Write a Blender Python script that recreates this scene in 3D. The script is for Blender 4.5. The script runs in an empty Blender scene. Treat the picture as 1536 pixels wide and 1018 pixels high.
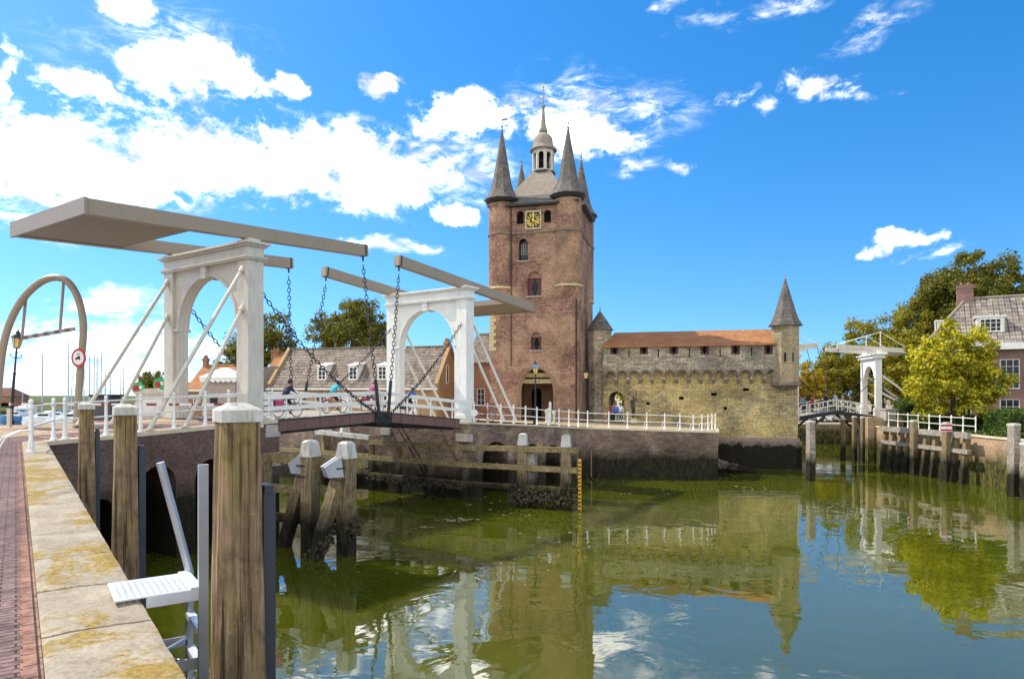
import bpy, bmesh, math, random
from mathutils import Vector as V, Matrix, noise
from mathutils.geometry import delaunay_2d_cdt
R = math.radians
random.seed(7)
C = bpy.context.scene.collection
EYE, F, CX, HZ = 6.6, 1024.0, 768.0, 588.0
Zu = V((0, 0, 1))

# ------------------------------------------------------------------ measuring
def P(px, py, Y):
    return V(((px - CX) * Y / F, Y, EYE - (py - HZ) * Y / F))
def on_line(A, B, px):
    k = (px - CX) / F
    return (k * A[1] - A[0]) / ((B[0] - A[0]) - k * (B[1] - A[1]))
def lerp(A, B, t):
    return A + (B - A) * t
def zat(py, Y):
    return EYE - (py - HZ) * Y / F

# ------------------------------------------------------------------ mesh builder
ORG = {}
class MB:
    def __init__(s, smooth=False):
        s.v = []; s.f = []; s.smooth = smooth
    def add(s, vs, fs):
        n = len(s.v)
        s.v.extend([V(p) for p in vs]); s.f.extend([tuple(i + n for i in f) for f in fs])
    def hbox(s, c, a, b, d):
        c = V(c)
        vs = [c + a * i + b * j + d * k for i in (-1, 1) for j in (-1, 1) for k in (-1, 1)]
        s.add(vs, [(0, 1, 3, 2), (4, 6, 7, 5), (0, 4, 5, 1), (2, 3, 7, 6), (0, 2, 6, 4), (1, 5, 7, 3)])
    def box(s, c, size, ux=V((1, 0, 0)), uy=None):
        ux = ux.normalized()
        uy = uy or Zu.cross(ux)
        s.hbox(c, ux * size[0] / 2, uy * size[1] / 2, Zu * size[2] / 2)
    def bar(s, p0, p1, w, h, up=Zu, ext=0):
        p0, p1 = V(p0), V(p1); d = (p1 - p0).normalized()
        sd = d.cross(up)
        sd = sd.normalized() if sd.length > 1e-5 else V((1, 0, 0))
        u = sd.cross(d)
        s.hbox((p0 + p1) / 2, (p1 - p0) / 2 + d * ext, sd * w / 2, u * h / 2)
    def tube(s, p0, p1, r0, r1=None, n=8):
        s.path([p0, p1], r0, n, r1)
    def path(s, pts, r, n=8, r1=None, closed=False):
        pts = [V(p) for p in pts]; m = len(pts); base = len(s.v)
        a = None
        for i, p in enumerate(pts):
            if closed: d = pts[(i + 1) % m] - pts[i - 1]
            else: d = pts[min(i + 1, m - 1)] - pts[max(i - 1, 0)]
            d.normalize()
            if a is None:
                a = d.orthogonal().normalized()
            else:
                a = (a - d * a.dot(d)); a = a.normalized() if a.length > 1e-6 else d.orthogonal().normalized()
            b = d.cross(a)
            rr = r if not isinstance(r, (list, tuple)) else r[i]
            if r1 is not None: rr = r + (r1 - r) * i / (m - 1)
            for k in range(n):
                t = 2 * math.pi * k / n
                s.v.append(p + a * math.cos(t) * rr + b * math.sin(t) * rr)
        for i in range(m if closed else m - 1):
            for k in range(n):
                i2 = (i + 1) % m
                s.f.append((base + i * n + k, base + i * n + (k + 1) % n, base + i2 * n + (k + 1) % n, base + i2 * n + k))
        if not closed:
            s.f.append(tuple(base + k for k in range(n)))
            s.f.append(tuple(base + (m - 1) * n + k for k in range(n)))
    def lathe(s, c, prof, n=16, a0=0.0, cap=True, arc=None):
        c = V(c); base = len(s.v)
        for r, z in prof:
            for k in range(n):
                t = a0 + 2 * math.pi * k / n
                s.v.append(c + V((math.cos(t) * r, math.sin(t) * r, z)))
        for i in range(len(prof) - 1):
            for k in range(n):
                s.f.append((base + i * n + k, base + i * n + (k + 1) % n, base + (i + 1) * n + (k + 1) % n, base + (i + 1) * n + k))
        if cap:
            s.f.append(tuple(base + k for k in range(n)))
            s.f.append(tuple(base + (len(prof) - 1) * n + k for k in range(n)))
    def prism(s, poly, vec):
        poly = [V(p) for p in poly]; n = len(poly); vec = V(vec)
        s.add(poly + [p + vec for p in poly],
              [tuple(range(n)), tuple(range(n, 2 * n))] + [(i, (i + 1) % n, n + (i + 1) % n, n + i) for i in range(n)])
    def loft(s, rings, closed=True, cap=True):
        n = len(rings[0]); base = len(s.v)
        for r in rings: s.v.extend([V(p) for p in r])
        for i in range(len(rings) - 1):
            for k in range(n if closed else n - 1):
                s.f.append((base + i * n + k, base + i * n + (k + 1) % n, base + (i + 1) * n + (k + 1) % n, base + (i + 1) * n + k))
        if cap:
            s.f.append(tuple(base + k for k in range(n)))
            s.f.append(tuple(base + (len(rings) - 1) * n + k for k in range(n)))
    def facade(s, O, ux, n, outline, holes=(), thick=0.4, reveal=None, back=True, sides=True, uy=Zu):
        """a flat wall with real openings: outline and holes are (u, v) loops; n points outward"""
        O = V(O)
        pts = []; edges = []
        for loop in [outline] + list(holes):
            b = len(pts); m = len(loop)
            pts.extend([V((p[0], p[1])) for p in loop])
            edges.extend([(b + i, b + (i + 1) % m) for i in range(m)])
        res = delaunay_2d_cdt(pts, edges, [], 1, 1e-5)
        vo, fo = res[0], res[2]
        def inside(q, poly):
            c = False
            for i in range(len(poly)):
                a, b = poly[i], poly[i - 1]
                if (a[1] > q[1]) != (b[1] > q[1]) and q[0] < (b[0] - a[0]) * (q[1] - a[1]) / (b[1] - a[1]) + a[0]: c = not c
            return c
        keep = []
        for f in fo:
            q = sum((vo[i] for i in f), V((0, 0))) / len(f)
            if not any(inside(q, h) for h in holes): keep.append(f)
        w = [O + ux * p[0] + uy * p[1] for p in vo]
        s.add(w, keep)
        if back: s.add([p - n * thick for p in w], keep)
        def rim(loop, t):
            m = len(loop)
            a = [O + ux * p[0] + uy * p[1] for p in loop]
            s.add(a + [p - n * t for p in a], [(i, (i + 1) % m, m + (i + 1) % m, m + i) for i in range(m)])
        if sides: rim(outline, thick)
        for h in holes: rim(h, reveal or thick)
    def build(s, name, mat, parent=None, label=None, cat=None, group=None, kind=None, origin=None, recalc=True, uv=True, sharp=30):
        off = V(origin) if origin is not None else (ORG.get(parent.name, V((0, 0, 0))) if parent else V((0, 0, 0)))
        me = bpy.data.meshes.new(name)
        me.from_pydata([p - off for p in s.v], [], s.f)
        if recalc:
            bm = bmesh.new(); bm.from_mesh(me)
            bmesh.ops.recalc_face_normals(bm, faces=bm.faces)
            bm.to_mesh(me); bm.free()
        if uv:
            ul = me.uv_layers.new(name='UVMap')
            vs = me.vertices; data = ul.data
            for p in me.polygons:
                n = p.normal
                if abs(n.z) > 0.93:
                    t, b = V((1, 0, 0)), V((0, 1, 0))
                else:
                    t = Zu.cross(n).normalized(); b = n.cross(t)
                for li in p.loop_indices:
                    q = vs[me.loops[li].vertex_index].co + off
                    data[li].uv = (q.dot(t), q.dot(b))
        if s.smooth:
            me.polygons.foreach_set('use_smooth', [True] * len(me.polygons))
            me.set_sharp_from_angle(angle=R(sharp))
        if mat: me.materials.append(mat)
        o = bpy.data.objects.new(name, me); C.objects.link(o)
        if parent: o.parent = parent
        else: o.location = off
        ORG[o.name] = off
        tag(o, label, cat, group, kind)
        return o

def tag(o, label=None, cat=None, group=None, kind=None):
    if label: o['label'] = label
    if cat: o['category'] = cat
    if group: o['group'] = group
    if kind: o['kind'] = kind
    return o
def thing(name, label, cat, loc=(0, 0, 0), group=None, rz=0.0):
    o = bpy.data.objects.new(name, None); C.objects.link(o)
    o.location = loc; o.rotation_euler = (0, 0, rz); o.empty_display_size = 0.2
    ORG[o.name] = V(loc)
    return tag(o, label, cat, group)
def copy_tree(o, loc=None, rz=None, label=None, parent=None, scale=None):
    c = o.copy(); C.objects.link(c)
    if parent: c.parent = parent
    if loc is not None: c.location = loc
    if rz is not None: c.rotation_euler = (0, 0, rz)
    if scale is not None: c.scale = (scale, scale, scale)
    if label: c['label'] = label
    for ch in list(o.children):
        copy_tree(ch, parent=c)
    return c

def arch(cx, v0, w, vs, kind='round', n=12, rise=None):
    """opening outline: foot v0, spring line vs, width w"""
    h = w / 2; pts = [(cx - h, v0), (cx + h, v0)]
    if kind == 'round':
        rr = rise or h
        for i in range(n + 1):
            a = math.pi * i / n
            pts.append((cx + h * math.cos(a), vs + rr * math.sin(a)))
    else:
        k = rise or 1.25 * h
        for i in range(n + 1):
            a = i / n
            pts.append((cx + h * (1 - a ** 1.9), vs + k * math.sin(a * math.pi / 2) ** 1.0))
        for i in range(1, n + 1):
            a = 1 - i / n
            pts.append((cx - h * (1 - a ** 1.9), vs + k * math.sin(a * math.pi / 2)))
    return pts
def rect(u0, v0, u1, v1):
    return [(u0, v0), (u1, v0), (u1, v1), (u0, v1)]

# ------------------------------------------------------------------ materials
class N:
    def __init__(s, name):
        s.m = bpy.data.materials.new(name); s.m.use_nodes = True
        s.t = s.m.node_tree; s.n = s.t.nodes; s.l = s.t.links
        s.b = s.n['Principled BSDF']
    def new(s, typ, **kw):
        o = s.n.new(typ)
        for k, v in kw.items():
            if hasattr(o, k) and k not in ('Scale',): setattr(o, k, v)
            else: o.inputs[k].default_value = v
        return o
    def link(s, a, b): s.l.new(a, b)
    def noise(s, vec, scale, detail=4, rough=0.55, dist=0.0):
        o = s.n.new('ShaderNodeTexNoise')
        o.inputs['Scale'].default_value = scale; o.inputs['Detail'].default_value = detail
        o.inputs['Roughness'].default_value = rough; o.inputs['Distortion'].default_value = dist
        if vec: s.link(vec, o.inputs['Vector'])
        return o.outputs['Fac']
    def ramp(s, fac, stops):
        o = s.n.new('ShaderNodeValToRGB'); cr = o.color_ramp
        while len(cr.elements) < len(stops): cr.elements.new(0.5)
        for e, (p, c) in zip(cr.elements, stops):
            e.position = p; e.color = (c[0], c[1], c[2], 1) if not isinstance(c, (int, float)) else (c, c, c, 1)
        s.link(fac, o.inputs['Fac']); return o.outputs['Color']
    def mix(s, fac, a, b, mode='MIX'):
        o = s.n.new('ShaderNodeMixRGB'); o.blend_type = mode
        for i, x in (('Fac', fac), ('Color1', a), ('Color2', b)):
            if isinstance(x, (int, float)): o.inputs[i].default_value = x
            elif isinstance(x, (tuple, list)): o.inputs[i].default_value = (*x[:3], 1)
            else: s.link(x, o.inputs[i])
        return o.outputs['Color']
    def math(s, op, a, b=None, clamp=False):
        o = s.n.new('ShaderNodeMath'); o.operation = op; o.use_clamp = clamp
        for i, x in enumerate((a, b)):
            if x is None: continue
            if isinstance(x, (int, float)): o.inputs[i].default_value = x
            else: s.link(x, o.inputs[i])
        return o.outputs[0]
    def uv(s, rot=0.0, scale=(1, 1, 1)):
        c = s.n.new('ShaderNodeTexCoord'); m = s.n.new('ShaderNodeMapping')
        s.link(c.outputs['UV'], m.inputs['Vector'])
        m.inputs['Rotation'].default_value = (0, 0, rot); m.inputs['Scale'].default_value = scale
        return m.outputs['Vector']
    def obj(s, scale=(1, 1, 1), rot=(0, 0, 0)):
        c = s.n.new('ShaderNodeTexCoord'); m = s.n.new('ShaderNodeMapping')
        s.link(c.outputs['Object'], m.inputs['Vector'])
        m.inputs['Rotation'].default_value = rot; m.inputs['Scale'].default_value = scale
        return m.outputs['Vector']
    def pos(s):
        return s.n.new('ShaderNodeNewGeometry').outputs['Position']
    def z(s):
        o = s.n.new('ShaderNodeSeparateXYZ'); s.link(s.pos(), o.inputs[0]); return o.outputs['Z']
    def bump(s, h, strength=0.3, dist=0.02):
        o = s.n.new('ShaderNodeBump'); o.inputs['Strength'].default_value = strength; o.inputs['Distance'].default_value = dist
        s.link(h, o.inputs['Height']); s.link(o.outputs['Normal'], s.b.inputs['Normal'])
    def col(s, c):
        if isinstance(c, (tuple, list)): s.b.inputs['Base Color'].default_value = (*c[:3], 1)
        else: s.link(c, s.b.inputs['Base Color'])
    def set(s, rough=0.8, metal=0.0, spec=0.3):
        s.b.inputs['Roughness'].default_value = rough; s.b.inputs['Metallic'].default_value = metal
        s.b.inputs['Specular IOR Level'].default_value = spec
        return s.m

def mul(c, k): return tuple(x * k for x in c)
def M_flat(name, c, rough=0.6, metal=0.0, spec=0.4, var=0.12, sc=3.0):
    n = N(name)
    f = n.noise(n.obj(), sc, 5, 0.6)
    n.col(n.ramp(f, [(0.3, mul(c, 1 - var)), (0.7, mul(c, 1 + var))]))
    return n.set(rough, metal, spec)
def tide(n, c, z0, z1, dark, weed=None):
    """weed and mussel belt that the tide leaves on anything standing in the water"""
    f = n.noise(n.pos(), 1.3, 6, 0.7)
    zz = n.math('ADD', n.z(), n.math('MULTIPLY', n.math('SUBTRACT', f, 0.5), 1.5))
    k = n.n.new('ShaderNodeMapRange'); k.clamp = True
    k.inputs['From Min'].default_value = z0; k.inputs['From Max'].default_value = z1
    k.inputs['To Min'].default_value = 1; k.inputs['To Max'].default_value = 0
    n.link(zz, k.inputs['Value'])
    dk = dark
    if weed:
        mp = n.n.new('ShaderNodeMapping'); n.link(n.pos(), mp.inputs[0]); mp.inputs['Scale'].default_value = (3.2, 3.2, 0.9)
        dk = n.ramp(n.noise(mp.outputs[0], 1.6, 7, 0.72, 0.4), [(0.44, dark), (0.56, mul(weed, 0.55)), (0.74, weed)])
    return n.mix(k.outputs[0], c, dk)
def M_brick(name, c1, c2, mortar, bw=0.22, bh=0.075, patch=(), td=None, rot=0.0, bump=0.25, sc=0.35, grime=0.35, msize=0.010):
    n = N(name); uv = n.uv(rot)
    bt = n.n.new('ShaderNodeTexBrick'); n.link(uv, bt.inputs['Vector'])
    bt.inputs['Scale'].default_value = 1.0; bt.inputs['Brick Width'].default_value = bw; bt.inputs['Row Height'].default_value = bh
    bt.inputs['Mortar Size'].default_value = msize; bt.inputs['Mortar Smooth'].default_value = 0.3; bt.inputs['Bias'].default_value = 0.0
    bt.inputs['Color1'].default_value = (*c1, 1); bt.inputs['Color2'].default_value = (*c2, 1); bt.inputs['Mortar'].default_value = (*mortar, 1)
    p = n.pos()
    c = bt.outputs['Color']
    for i, (pc, ps, lo, hi, k) in enumerate(patch):
        f = n.noise(p, ps, 5, 0.62, 0.4 + i * 0.3)
        g = n.ramp(f, [(lo, 0.0), (hi, 1.0)])
        c = n.mix(n.math('MULTIPLY', g, k), c, n.mix(0.35, pc, bt.outputs['Color']))
    fine = n.noise(p, 9.0, 3, 0.7)
    c = n.mix(1.0, c, n.ramp(fine, [(0.3, 1 - grime), (0.7, 1.0 + grime * 0.6)]), 'MULTIPLY')
    big = n.noise(p, sc, 6, 0.65)
    c = n.mix(1.0, c, n.ramp(big, [(0.32, 1 - grime * 0.9), (0.6, 1.08)]), 'MULTIPLY')
    if td: c = tide(n, c, *td)
    n.col(c)
    n.bump(n.math('ADD', n.math('MULTIPLY', bt.outputs['Fac'], -0.6), fine), bump, 0.02)
    return n.set(0.9, 0, 0.2)
def M_wood(name, c1, c2, streak=(0.10, 0.10, 0.02), k=0.4, td=None, axis='z', sc=1.0):
    n = N(name)
    s = {'z': (14 * sc, 14 * sc, 0.9 * sc), 'x': (0.9 * sc, 14 * sc, 14 * sc), 'y': (14 * sc, .9 * sc, 14 * sc)}[axis]
    f = n.noise(n.obj(s), 1.0, 6, 0.65, 0.3)
    c = n.ramp(f, [(0.28, mul(c1, 0.30)), (0.45, c1), (0.68, c2)])
    s3 = tuple(x * 3.2 if x > 2 else x * 1.8 for x in s)
    ff = n.noise(n.obj(s3), 1.0, 5, 0.7, 0.2)
    c = n.mix(1.0, c, n.ramp(ff, [(0.3, 0.62), (0.68, 1.25)]), 'MULTIPLY')
    sp = n.noise(n.obj(), 16, 5, 0.75)
    c = n.mix(n.math('MULTIPLY', n.ramp(sp, [(0.6, 0.0), (0.72, 1.0)]), 0.5), c, mul(c2, 1.3))
    g = n.noise(n.obj((3, 3, 0.7)), 1.1, 7, 0.7)
    c = n.mix(n.math('MULTIPLY', n.ramp(g, [(0.5, 0.0), (0.68, 1.0)]), k), c, streak)
    big = n.noise(n.obj(), 1.6, 4, 0.6)
    c = n.mix(1.0, c, n.ramp(big, [(0.3, 0.72), (0.65, 1.1)]), 'MULTIPLY')
    sc4 = n.noise(n.obj((1, 1, .6)), 4.5, 9, 0.75, 0.6)
    c = n.mix(1.0, c, n.ramp(sc4, [(0.34, 0.55), (0.5, 1.0), (0.68, 1.25)]), 'MULTIPLY')
    if td: c = tide(n, c, *td)
    cr = n.noise(n.obj(tuple(x * 2.4 if x > 2 else x * .55 for x in s)), 1.0, 3, 0.5, 0.15)
    ck = n.ramp(cr, [(0.36, 0.0), (0.42, 1.0)])
    c = n.mix(1.0, c, n.ramp(cr, [(0.33, 0.30), (0.39, 1.0)]), 'MULTIPLY')
    n.col(c); n.bump(n.math('ADD', f, n.math('MULTIPLY', ck, 0.6)), 0.8, 0.014)
    return n.set(0.88, 0, 0.2)
def M_paint(name, c, dirt=(0.25, 0.22, 0.15), k=0.25, rough=0.45):
    n = N(name)
    f = n.noise(n.obj((1.3, 1.3, 0.5)), 1.6, 7, 0.68)
    g = n.noise(n.obj(), 14, 3, 0.6)
    st = n.noise(n.obj((7, 7, 0.55)), 1.3, 6, 0.7)
    ch = n.noise(n.obj(), 5.5, 7, 0.75, 0.3)
    cc = n.mix(n.math('MULTIPLY', n.ramp(f, [(0.46, 0.0), (0.74, 1.0)]), k), c, dirt)
    cc = n.mix(n.math('MULTIPLY', n.ramp(st, [(0.54, 0.0), (0.74, 1.0)]), k * 1.1), cc, mul(dirt, 0.8))
    cc = n.mix(n.math('MULTIPLY', n.ramp(ch, [(0.66, 0.0), (0.70, 1.0)]), k * 1.4), cc, mul(dirt, 0.55))
    cc = n.mix(1.0, cc, n.ramp(g, [(0.3, 0.92), (0.7, 1.03)]), 'MULTIPLY')
    n.col(cc); n.bump(g, 0.08, 0.004)
    return n.set(rough, 0, 0.4)
def M_stone(name, c1, c2, moss=None, mk=0.6, ms=1.2, bump=0.35, td=None, lo=0.5, hi=0.62):
    n = N(name); p = n.pos()
    f = n.noise(p, 2.2, 8, 0.68)
    c = n.ramp(f, [(0.3, c1), (0.68, c2)])
    g = n.noise(p, 26, 5, 0.7)
    c = n.mix(1.0, c, n.ramp(g, [(0.3, 0.72), (0.7, 1.14)]), 'MULTIPLY')
    if moss:
        m = n.noise(p, ms, 8, 0.72, 0.5)
        m2 = n.noise(p, 11, 5, 0.75)
        mm = n.math('MULTIPLY', n.ramp(n.math('ADD', n.math('MULTIPLY', m, 0.75), n.math('MULTIPLY', m2, 0.25)), [(lo, 0.0), (hi, 1.0)]), mk)
        c = n.mix(mm, c, n.ramp(g, [(0.35, mul(moss, 0.45)), (0.6, moss)]))
    if td: c = tide(n, c, *td)
    pit = n.noise(p, 60, 3, 0.6)
    c = n.mix(1.0, c, n.ramp(pit, [(0.30, 0.55), (0.40, 1.0)]), 'MULTIPLY')
    n.col(c); n.bump(n.math('ADD', n.math('ADD', f, n.math('MULTIPLY', g, 0.5)), n.math('MULTIPLY', pit, 0.25)), bump, 0.02)
    return n.set(0.92, 0, 0.2)
def M_tiles(name, cols, tw=0.24, th=0.32, wave=True, k=0.6):
    """pantiles or plain tiles: rows down the slope, rolls across it"""
    n = N(name); uv = n.uv()
    bt = n.n.new('ShaderNodeTexBrick'); n.link(uv, bt.inputs['Vector'])
    bt.offset = 0.0 if wave else 0.5
    bt.inputs['Scale'].default_value = 1; bt.inputs['Brick Width'].default_value = tw; bt.inputs['Row Height'].default_value = th
    bt.inputs['Mortar Size'].default_value = tw * 0.16 if wave else 0.010; bt.inputs['Mortar Smooth'].default_value = 0.6  # on pantiles the joint is widened to paint shade between the rolls
    bt.inputs['Color1'].default_value = (*cols[0], 1); bt.inputs['Color2'].default_value = (*cols[1], 1); bt.inputs['Mortar'].default_value = (*mul(cols[0], 0.22), 1)
    c = bt.outputs['Color']
    f = n.noise(n.pos(), 0.9, 6, 0.7)
    c = n.mix(n.math('MULTIPLY', n.ramp(f, [(0.42, 0.0), (0.62, 1.0)]), k), c, n.mix(0.4, cols[2], bt.outputs['Color']))
    g = n.noise(n.pos(), 6, 4, 0.7)
    c = n.mix(1.0, c, n.ramp(g, [(0.3, 0.7), (0.7, 1.15)]), 'MULTIPLY')
    n.col(c)
    sx = n.n.new('ShaderNodeSeparateXYZ'); n.link(uv, sx.inputs[0])
    h = n.math('SINE', n.math('MULTIPLY', sx.outputs['X'], 2 * math.pi / tw))
    fr = n.math('FRACT', n.math('DIVIDE', sx.outputs['Y'], th))
    hh = n.math('ADD', n.math('MULTIPLY', h, 0.5 if wave else 0.0), n.math('MULTIPLY', fr, -0.7))
    n.bump(hh, 0.9, 0.05)
    return n.set(0.85, 0, 0.25)
def M_leaf(name, cols, trans=0.35):
    n = N(name)
    g = n.n.new('ShaderNodeNewGeometry')
    f = n.noise(n.obj(), 0.45, 4, 0.6)
    a = n.math('ADD', n.math('MULTIPLY', g.outputs['Random Per Island'], 0.55), n.math('MULTIPLY', f, 0.6))
    st = [(0.22 + 0.62 * i / (len(cols) - 1), c) for i, c in enumerate(cols)]
    c = n.ramp(a, st)
    n.col(c); n.set(0.6, 0, 0.25)
    tr = n.n.new('ShaderNodeBsdfTranslucent'); n.link(n.mix(1.0, c, (1.35, 1.25, 0.6), 'MULTIPLY'), tr.inputs['Color'])
    mx = n.n.new('ShaderNodeMixShader'); mx.inputs[0].default_value = trans
    n.link(n.b.outputs[0], mx.inputs[1]); n.link(tr.outputs[0], mx.inputs[2])
    n.link(mx.outputs[0], n.n['Material Output'].inputs['Surface'])
    return n.m
def M_glass(name, c=(0.012, 0.014, 0.017), rough=0.12):
    n = N(name); n.col(c); return n.set(rough, 0, 0.25)

m = {}
weed, blackweed = (0.052, 0.046, 0.020), (0.012, 0.010, 0.008)
m['tower'] = M_brick('tower_brick', (0.40, 0.215, 0.14), (0.185, 0.092, 0.070), (0.38, 0.28, 0.20), 0.30, 0.13,
    patch=[((0.50, 0.32, 0.195), 0.22, 0.47, 0.50, 0.8), ((0.10, 0.06, 0.052), 0.55, 0.55, 0.68, 0.6)], grime=0.5, bump=0.7, sc=0.5)
m['tower_trim'] = M_stone('cream_stone', (0.52, 0.42, 0.22), (0.68, 0.58, 0.34))
m['castle'] = M_brick('yellow_stone_blocks', (0.60, 0.47, 0.22), (0.33, 0.26, 0.15), (0.24, 0.19, 0.11), 0.62, 0.21,
    patch=[((0.74, 0.55, 0.20), 0.45, 0.45, 0.58, 0.75), ((0.27, 0.225, 0.165), 0.7, 0.54, 0.66, 0.6)], grime=0.6, bump=0.9, msize=0.022)
m['castle_up'] = M_brick('grey_stone_blocks', (0.54, 0.46, 0.33), (0.28, 0.24, 0.185), (0.20, 0.17, 0.13), 0.62, 0.21,
    patch=[((0.55, 0.45, 0.25), 0.6, 0.5, 0.62, 0.6), ((0.13, 0.12, 0.11), 0.9, 0.53, 0.64, 0.7)], grime=0.6, bump=0.9, msize=0.022)
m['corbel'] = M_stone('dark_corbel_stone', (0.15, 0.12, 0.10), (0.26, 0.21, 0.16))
m['plinth'] = M_stone('plinth_stone', (0.16, 0.13, 0.10), (0.26, 0.21, 0.16), td=(1.9, 2.2, blackweed, (0.03, 0.028, 0.016)))
m['slate'] = M_tiles('slate_roof', [(0.085, 0.077, 0.072), (0.14, 0.127, 0.115), (0.23, 0.20, 0.15)], 0.4, 0.3, wave=False)
m['lead'] = M_stone('weathered_lead', (0.22, 0.19, 0.155), (0.36, 0.31, 0.25), bump=0.15)
m['redtile'] = M_tiles('red_roof_tile', [(0.31, 0.12, 0.055), (0.41, 0.175, 0.07), (0.48, 0.29, 0.09)], 0.2, 0.16, wave=False)
m['pantile'] = M_tiles('weathered_pantile', [(0.16, 0.125, 0.105), (0.30, 0.25, 0.20), (0.38, 0.315, 0.23)], 0.34, 0.42)
m['pantile_grey'] = M_tiles('grey_pantile', [(0.14, 0.12, 0.115), (0.31, 0.27, 0.235), (0.44, 0.375, 0.28)], 0.46, 0.56)
m['house'] = M_brick('red_house_brick', (0.36, 0.165, 0.085), (0.27, 0.115, 0.06), (0.34, 0.26, 0.19), patch=[((0.45, 0.26, 0.12), 0.5, 0.5, 0.62, 0.6)])
m['house2'] = M_brick('purple_house_brick', (0.29, 0.15, 0.125), (0.21, 0.105, 0.095), (0.28, 0.21, 0.18), grime=0.25)
m['house3'] = M_brick('ochre_house_brick', (0.46, 0.30, 0.13), (0.36, 0.21, 0.09), (0.38, 0.29, 0.19), grime=0.3)
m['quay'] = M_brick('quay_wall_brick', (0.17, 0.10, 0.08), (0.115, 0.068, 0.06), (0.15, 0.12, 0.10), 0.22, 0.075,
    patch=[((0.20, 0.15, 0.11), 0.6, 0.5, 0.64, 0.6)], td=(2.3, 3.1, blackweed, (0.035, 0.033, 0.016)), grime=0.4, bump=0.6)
m['quay_r'] = M_brick('castle_quay_masonry', (0.30, 0.215, 0.16), (0.16, 0.115, 0.09), (0.13, 0.10, 0.08), 0.42, 0.15,
    patch=[((0.42, 0.34, 0.23), 0.7, 0.53, 0.62, 0.6), ((0.10, 0.08, 0.055), 0.6, 0.5, 0.62, 0.65)], td=(1.5, 2.5, blackweed, weed), grime=0.45, bump=0.6)
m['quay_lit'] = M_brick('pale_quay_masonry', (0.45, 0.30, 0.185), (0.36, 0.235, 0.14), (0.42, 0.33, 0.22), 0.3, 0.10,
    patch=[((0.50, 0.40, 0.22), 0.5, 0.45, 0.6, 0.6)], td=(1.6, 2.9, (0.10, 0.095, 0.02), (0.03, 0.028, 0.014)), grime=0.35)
m['block'] = M_stone('grey_stone_block', (0.34, 0.31, 0.28), (0.46, 0.43, 0.39))
m['coping'] = M_stone('coping_stone', (0.24, 0.20, 0.145), (0.44, 0.38, 0.285), moss=(0.34, 0.225, 0.04), mk=0.9, ms=0.55, lo=0.515, hi=0.565, bump=0.6)
m['coping_r'] = M_stone('pale_coping', (0.52, 0.44, 0.30), (0.66, 0.58, 0.42))
m['pile'] = M_wood('weathered_pile', (0.185, 0.122, 0.070), (0.36, 0.255, 0.15), streak=(0.24, 0.19, 0.03), k=0.7, td=(1.2, 2.4, blackweed, weed))
m['timber'] = M_wood('fender_timber', (0.24, 0.185, 0.095), (0.40, 0.31, 0.15), streak=(0.22, 0.18, 0.04), k=0.5, td=(1.0, 1.9, blackweed, weed), axis='x')
m['timber_v'] = M_wood('fender_pile', (0.22, 0.165, 0.10), (0.36, 0.28, 0.16), streak=(0.20, 0.17, 0.03), k=0.5, td=(1.2, 2.3, blackweed, weed))
m['grey_timber'] = M_wood('grey_timber', (0.30, 0.26, 0.22), (0.46, 0.41, 0.35), streak=(0.28, 0.23, 0.10), k=0.3, td=(1.3, 2.1, blackweed, weed), axis='x')
m['white'] = M_paint('white_paint', (0.80, 0.785, 0.725))
m['cream'] = M_paint('cream_paint', (0.59, 0.55, 0.465), k=0.4)
m['tan'] = M_paint('tan_paint', (0.32, 0.255, 0.18), k=0.45)
m['captop'] = M_paint('pile_cap_paint', (0.54, 0.53, 0.49), dirt=(0.18, 0.165, 0.06), k=0.95, rough=0.7)
m['rust'] = M_paint('rust_red_girder', (0.17, 0.092, 0.075), dirt=(0.07, 0.05, 0.04), k=0.6)
m['black'] = M_flat('black_iron', (0.018, 0.018, 0.02), 0.5)
m['rubber'] = M_flat('blue_black_plastic', (0.03, 0.036, 0.05), 0.55)
m['steel'] = M_flat('galvanised_steel', (0.42, 0.44, 0.46), 0.45, 0.6, 0.5)
m['grate'] = M_flat('aluminium_tread', (0.72, 0.74, 0.78), 0.4, 0.5, 0.5)
m['capsteel'] = M_flat('grey_steel_cap', (0.36, 0.38, 0.42), 0.5, 0.3)
m['deck'] = M_stone('deck_planks', (0.30, 0.27, 0.23), (0.42, 0.38, 0.32))
m['glass'] = M_glass('dark_glass')
m['dark'] = M_flat('dark_void', (0.012, 0.011, 0.010), 0.95, 0, 0.05)  # near-black colour standing in for the shade inside openings
m['red'] = M_flat('dark_red_paint', (0.095, 0.022, 0.022), 0.5)
m['signred'] = M_flat('sign_red', (0.42, 0.02, 0.03), 0.4)
m['gold'] = M_flat('gilding', (0.75, 0.55, 0.06), 0.35, 0.3)
m['yellow'] = M_flat('yellow_paint', (0.75, 0.42, 0.02), 0.5)
m['lampglass'] = M_flat('amber_lamp_glass', (0.72, 0.52, 0.20), 0.25)
m['lampblue'] = M_flat('blue_lamp_cover', (0.20, 0.34, 0.50), 0.3)
m['bronze'] = M_flat('dark_bronze', (0.06, 0.05, 0.045), 0.5, 0.4)
m['mussel'] = M_stone('mussel_growth', (0.02, 0.018, 0.012), (0.085, 0.07, 0.04), bump=1.0)
m['rubble'] = M_stone('rubble_stone', (0.10, 0.085, 0.065), (0.27, 0.23, 0.17), td=(0.3, 0.7, blackweed))
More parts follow.
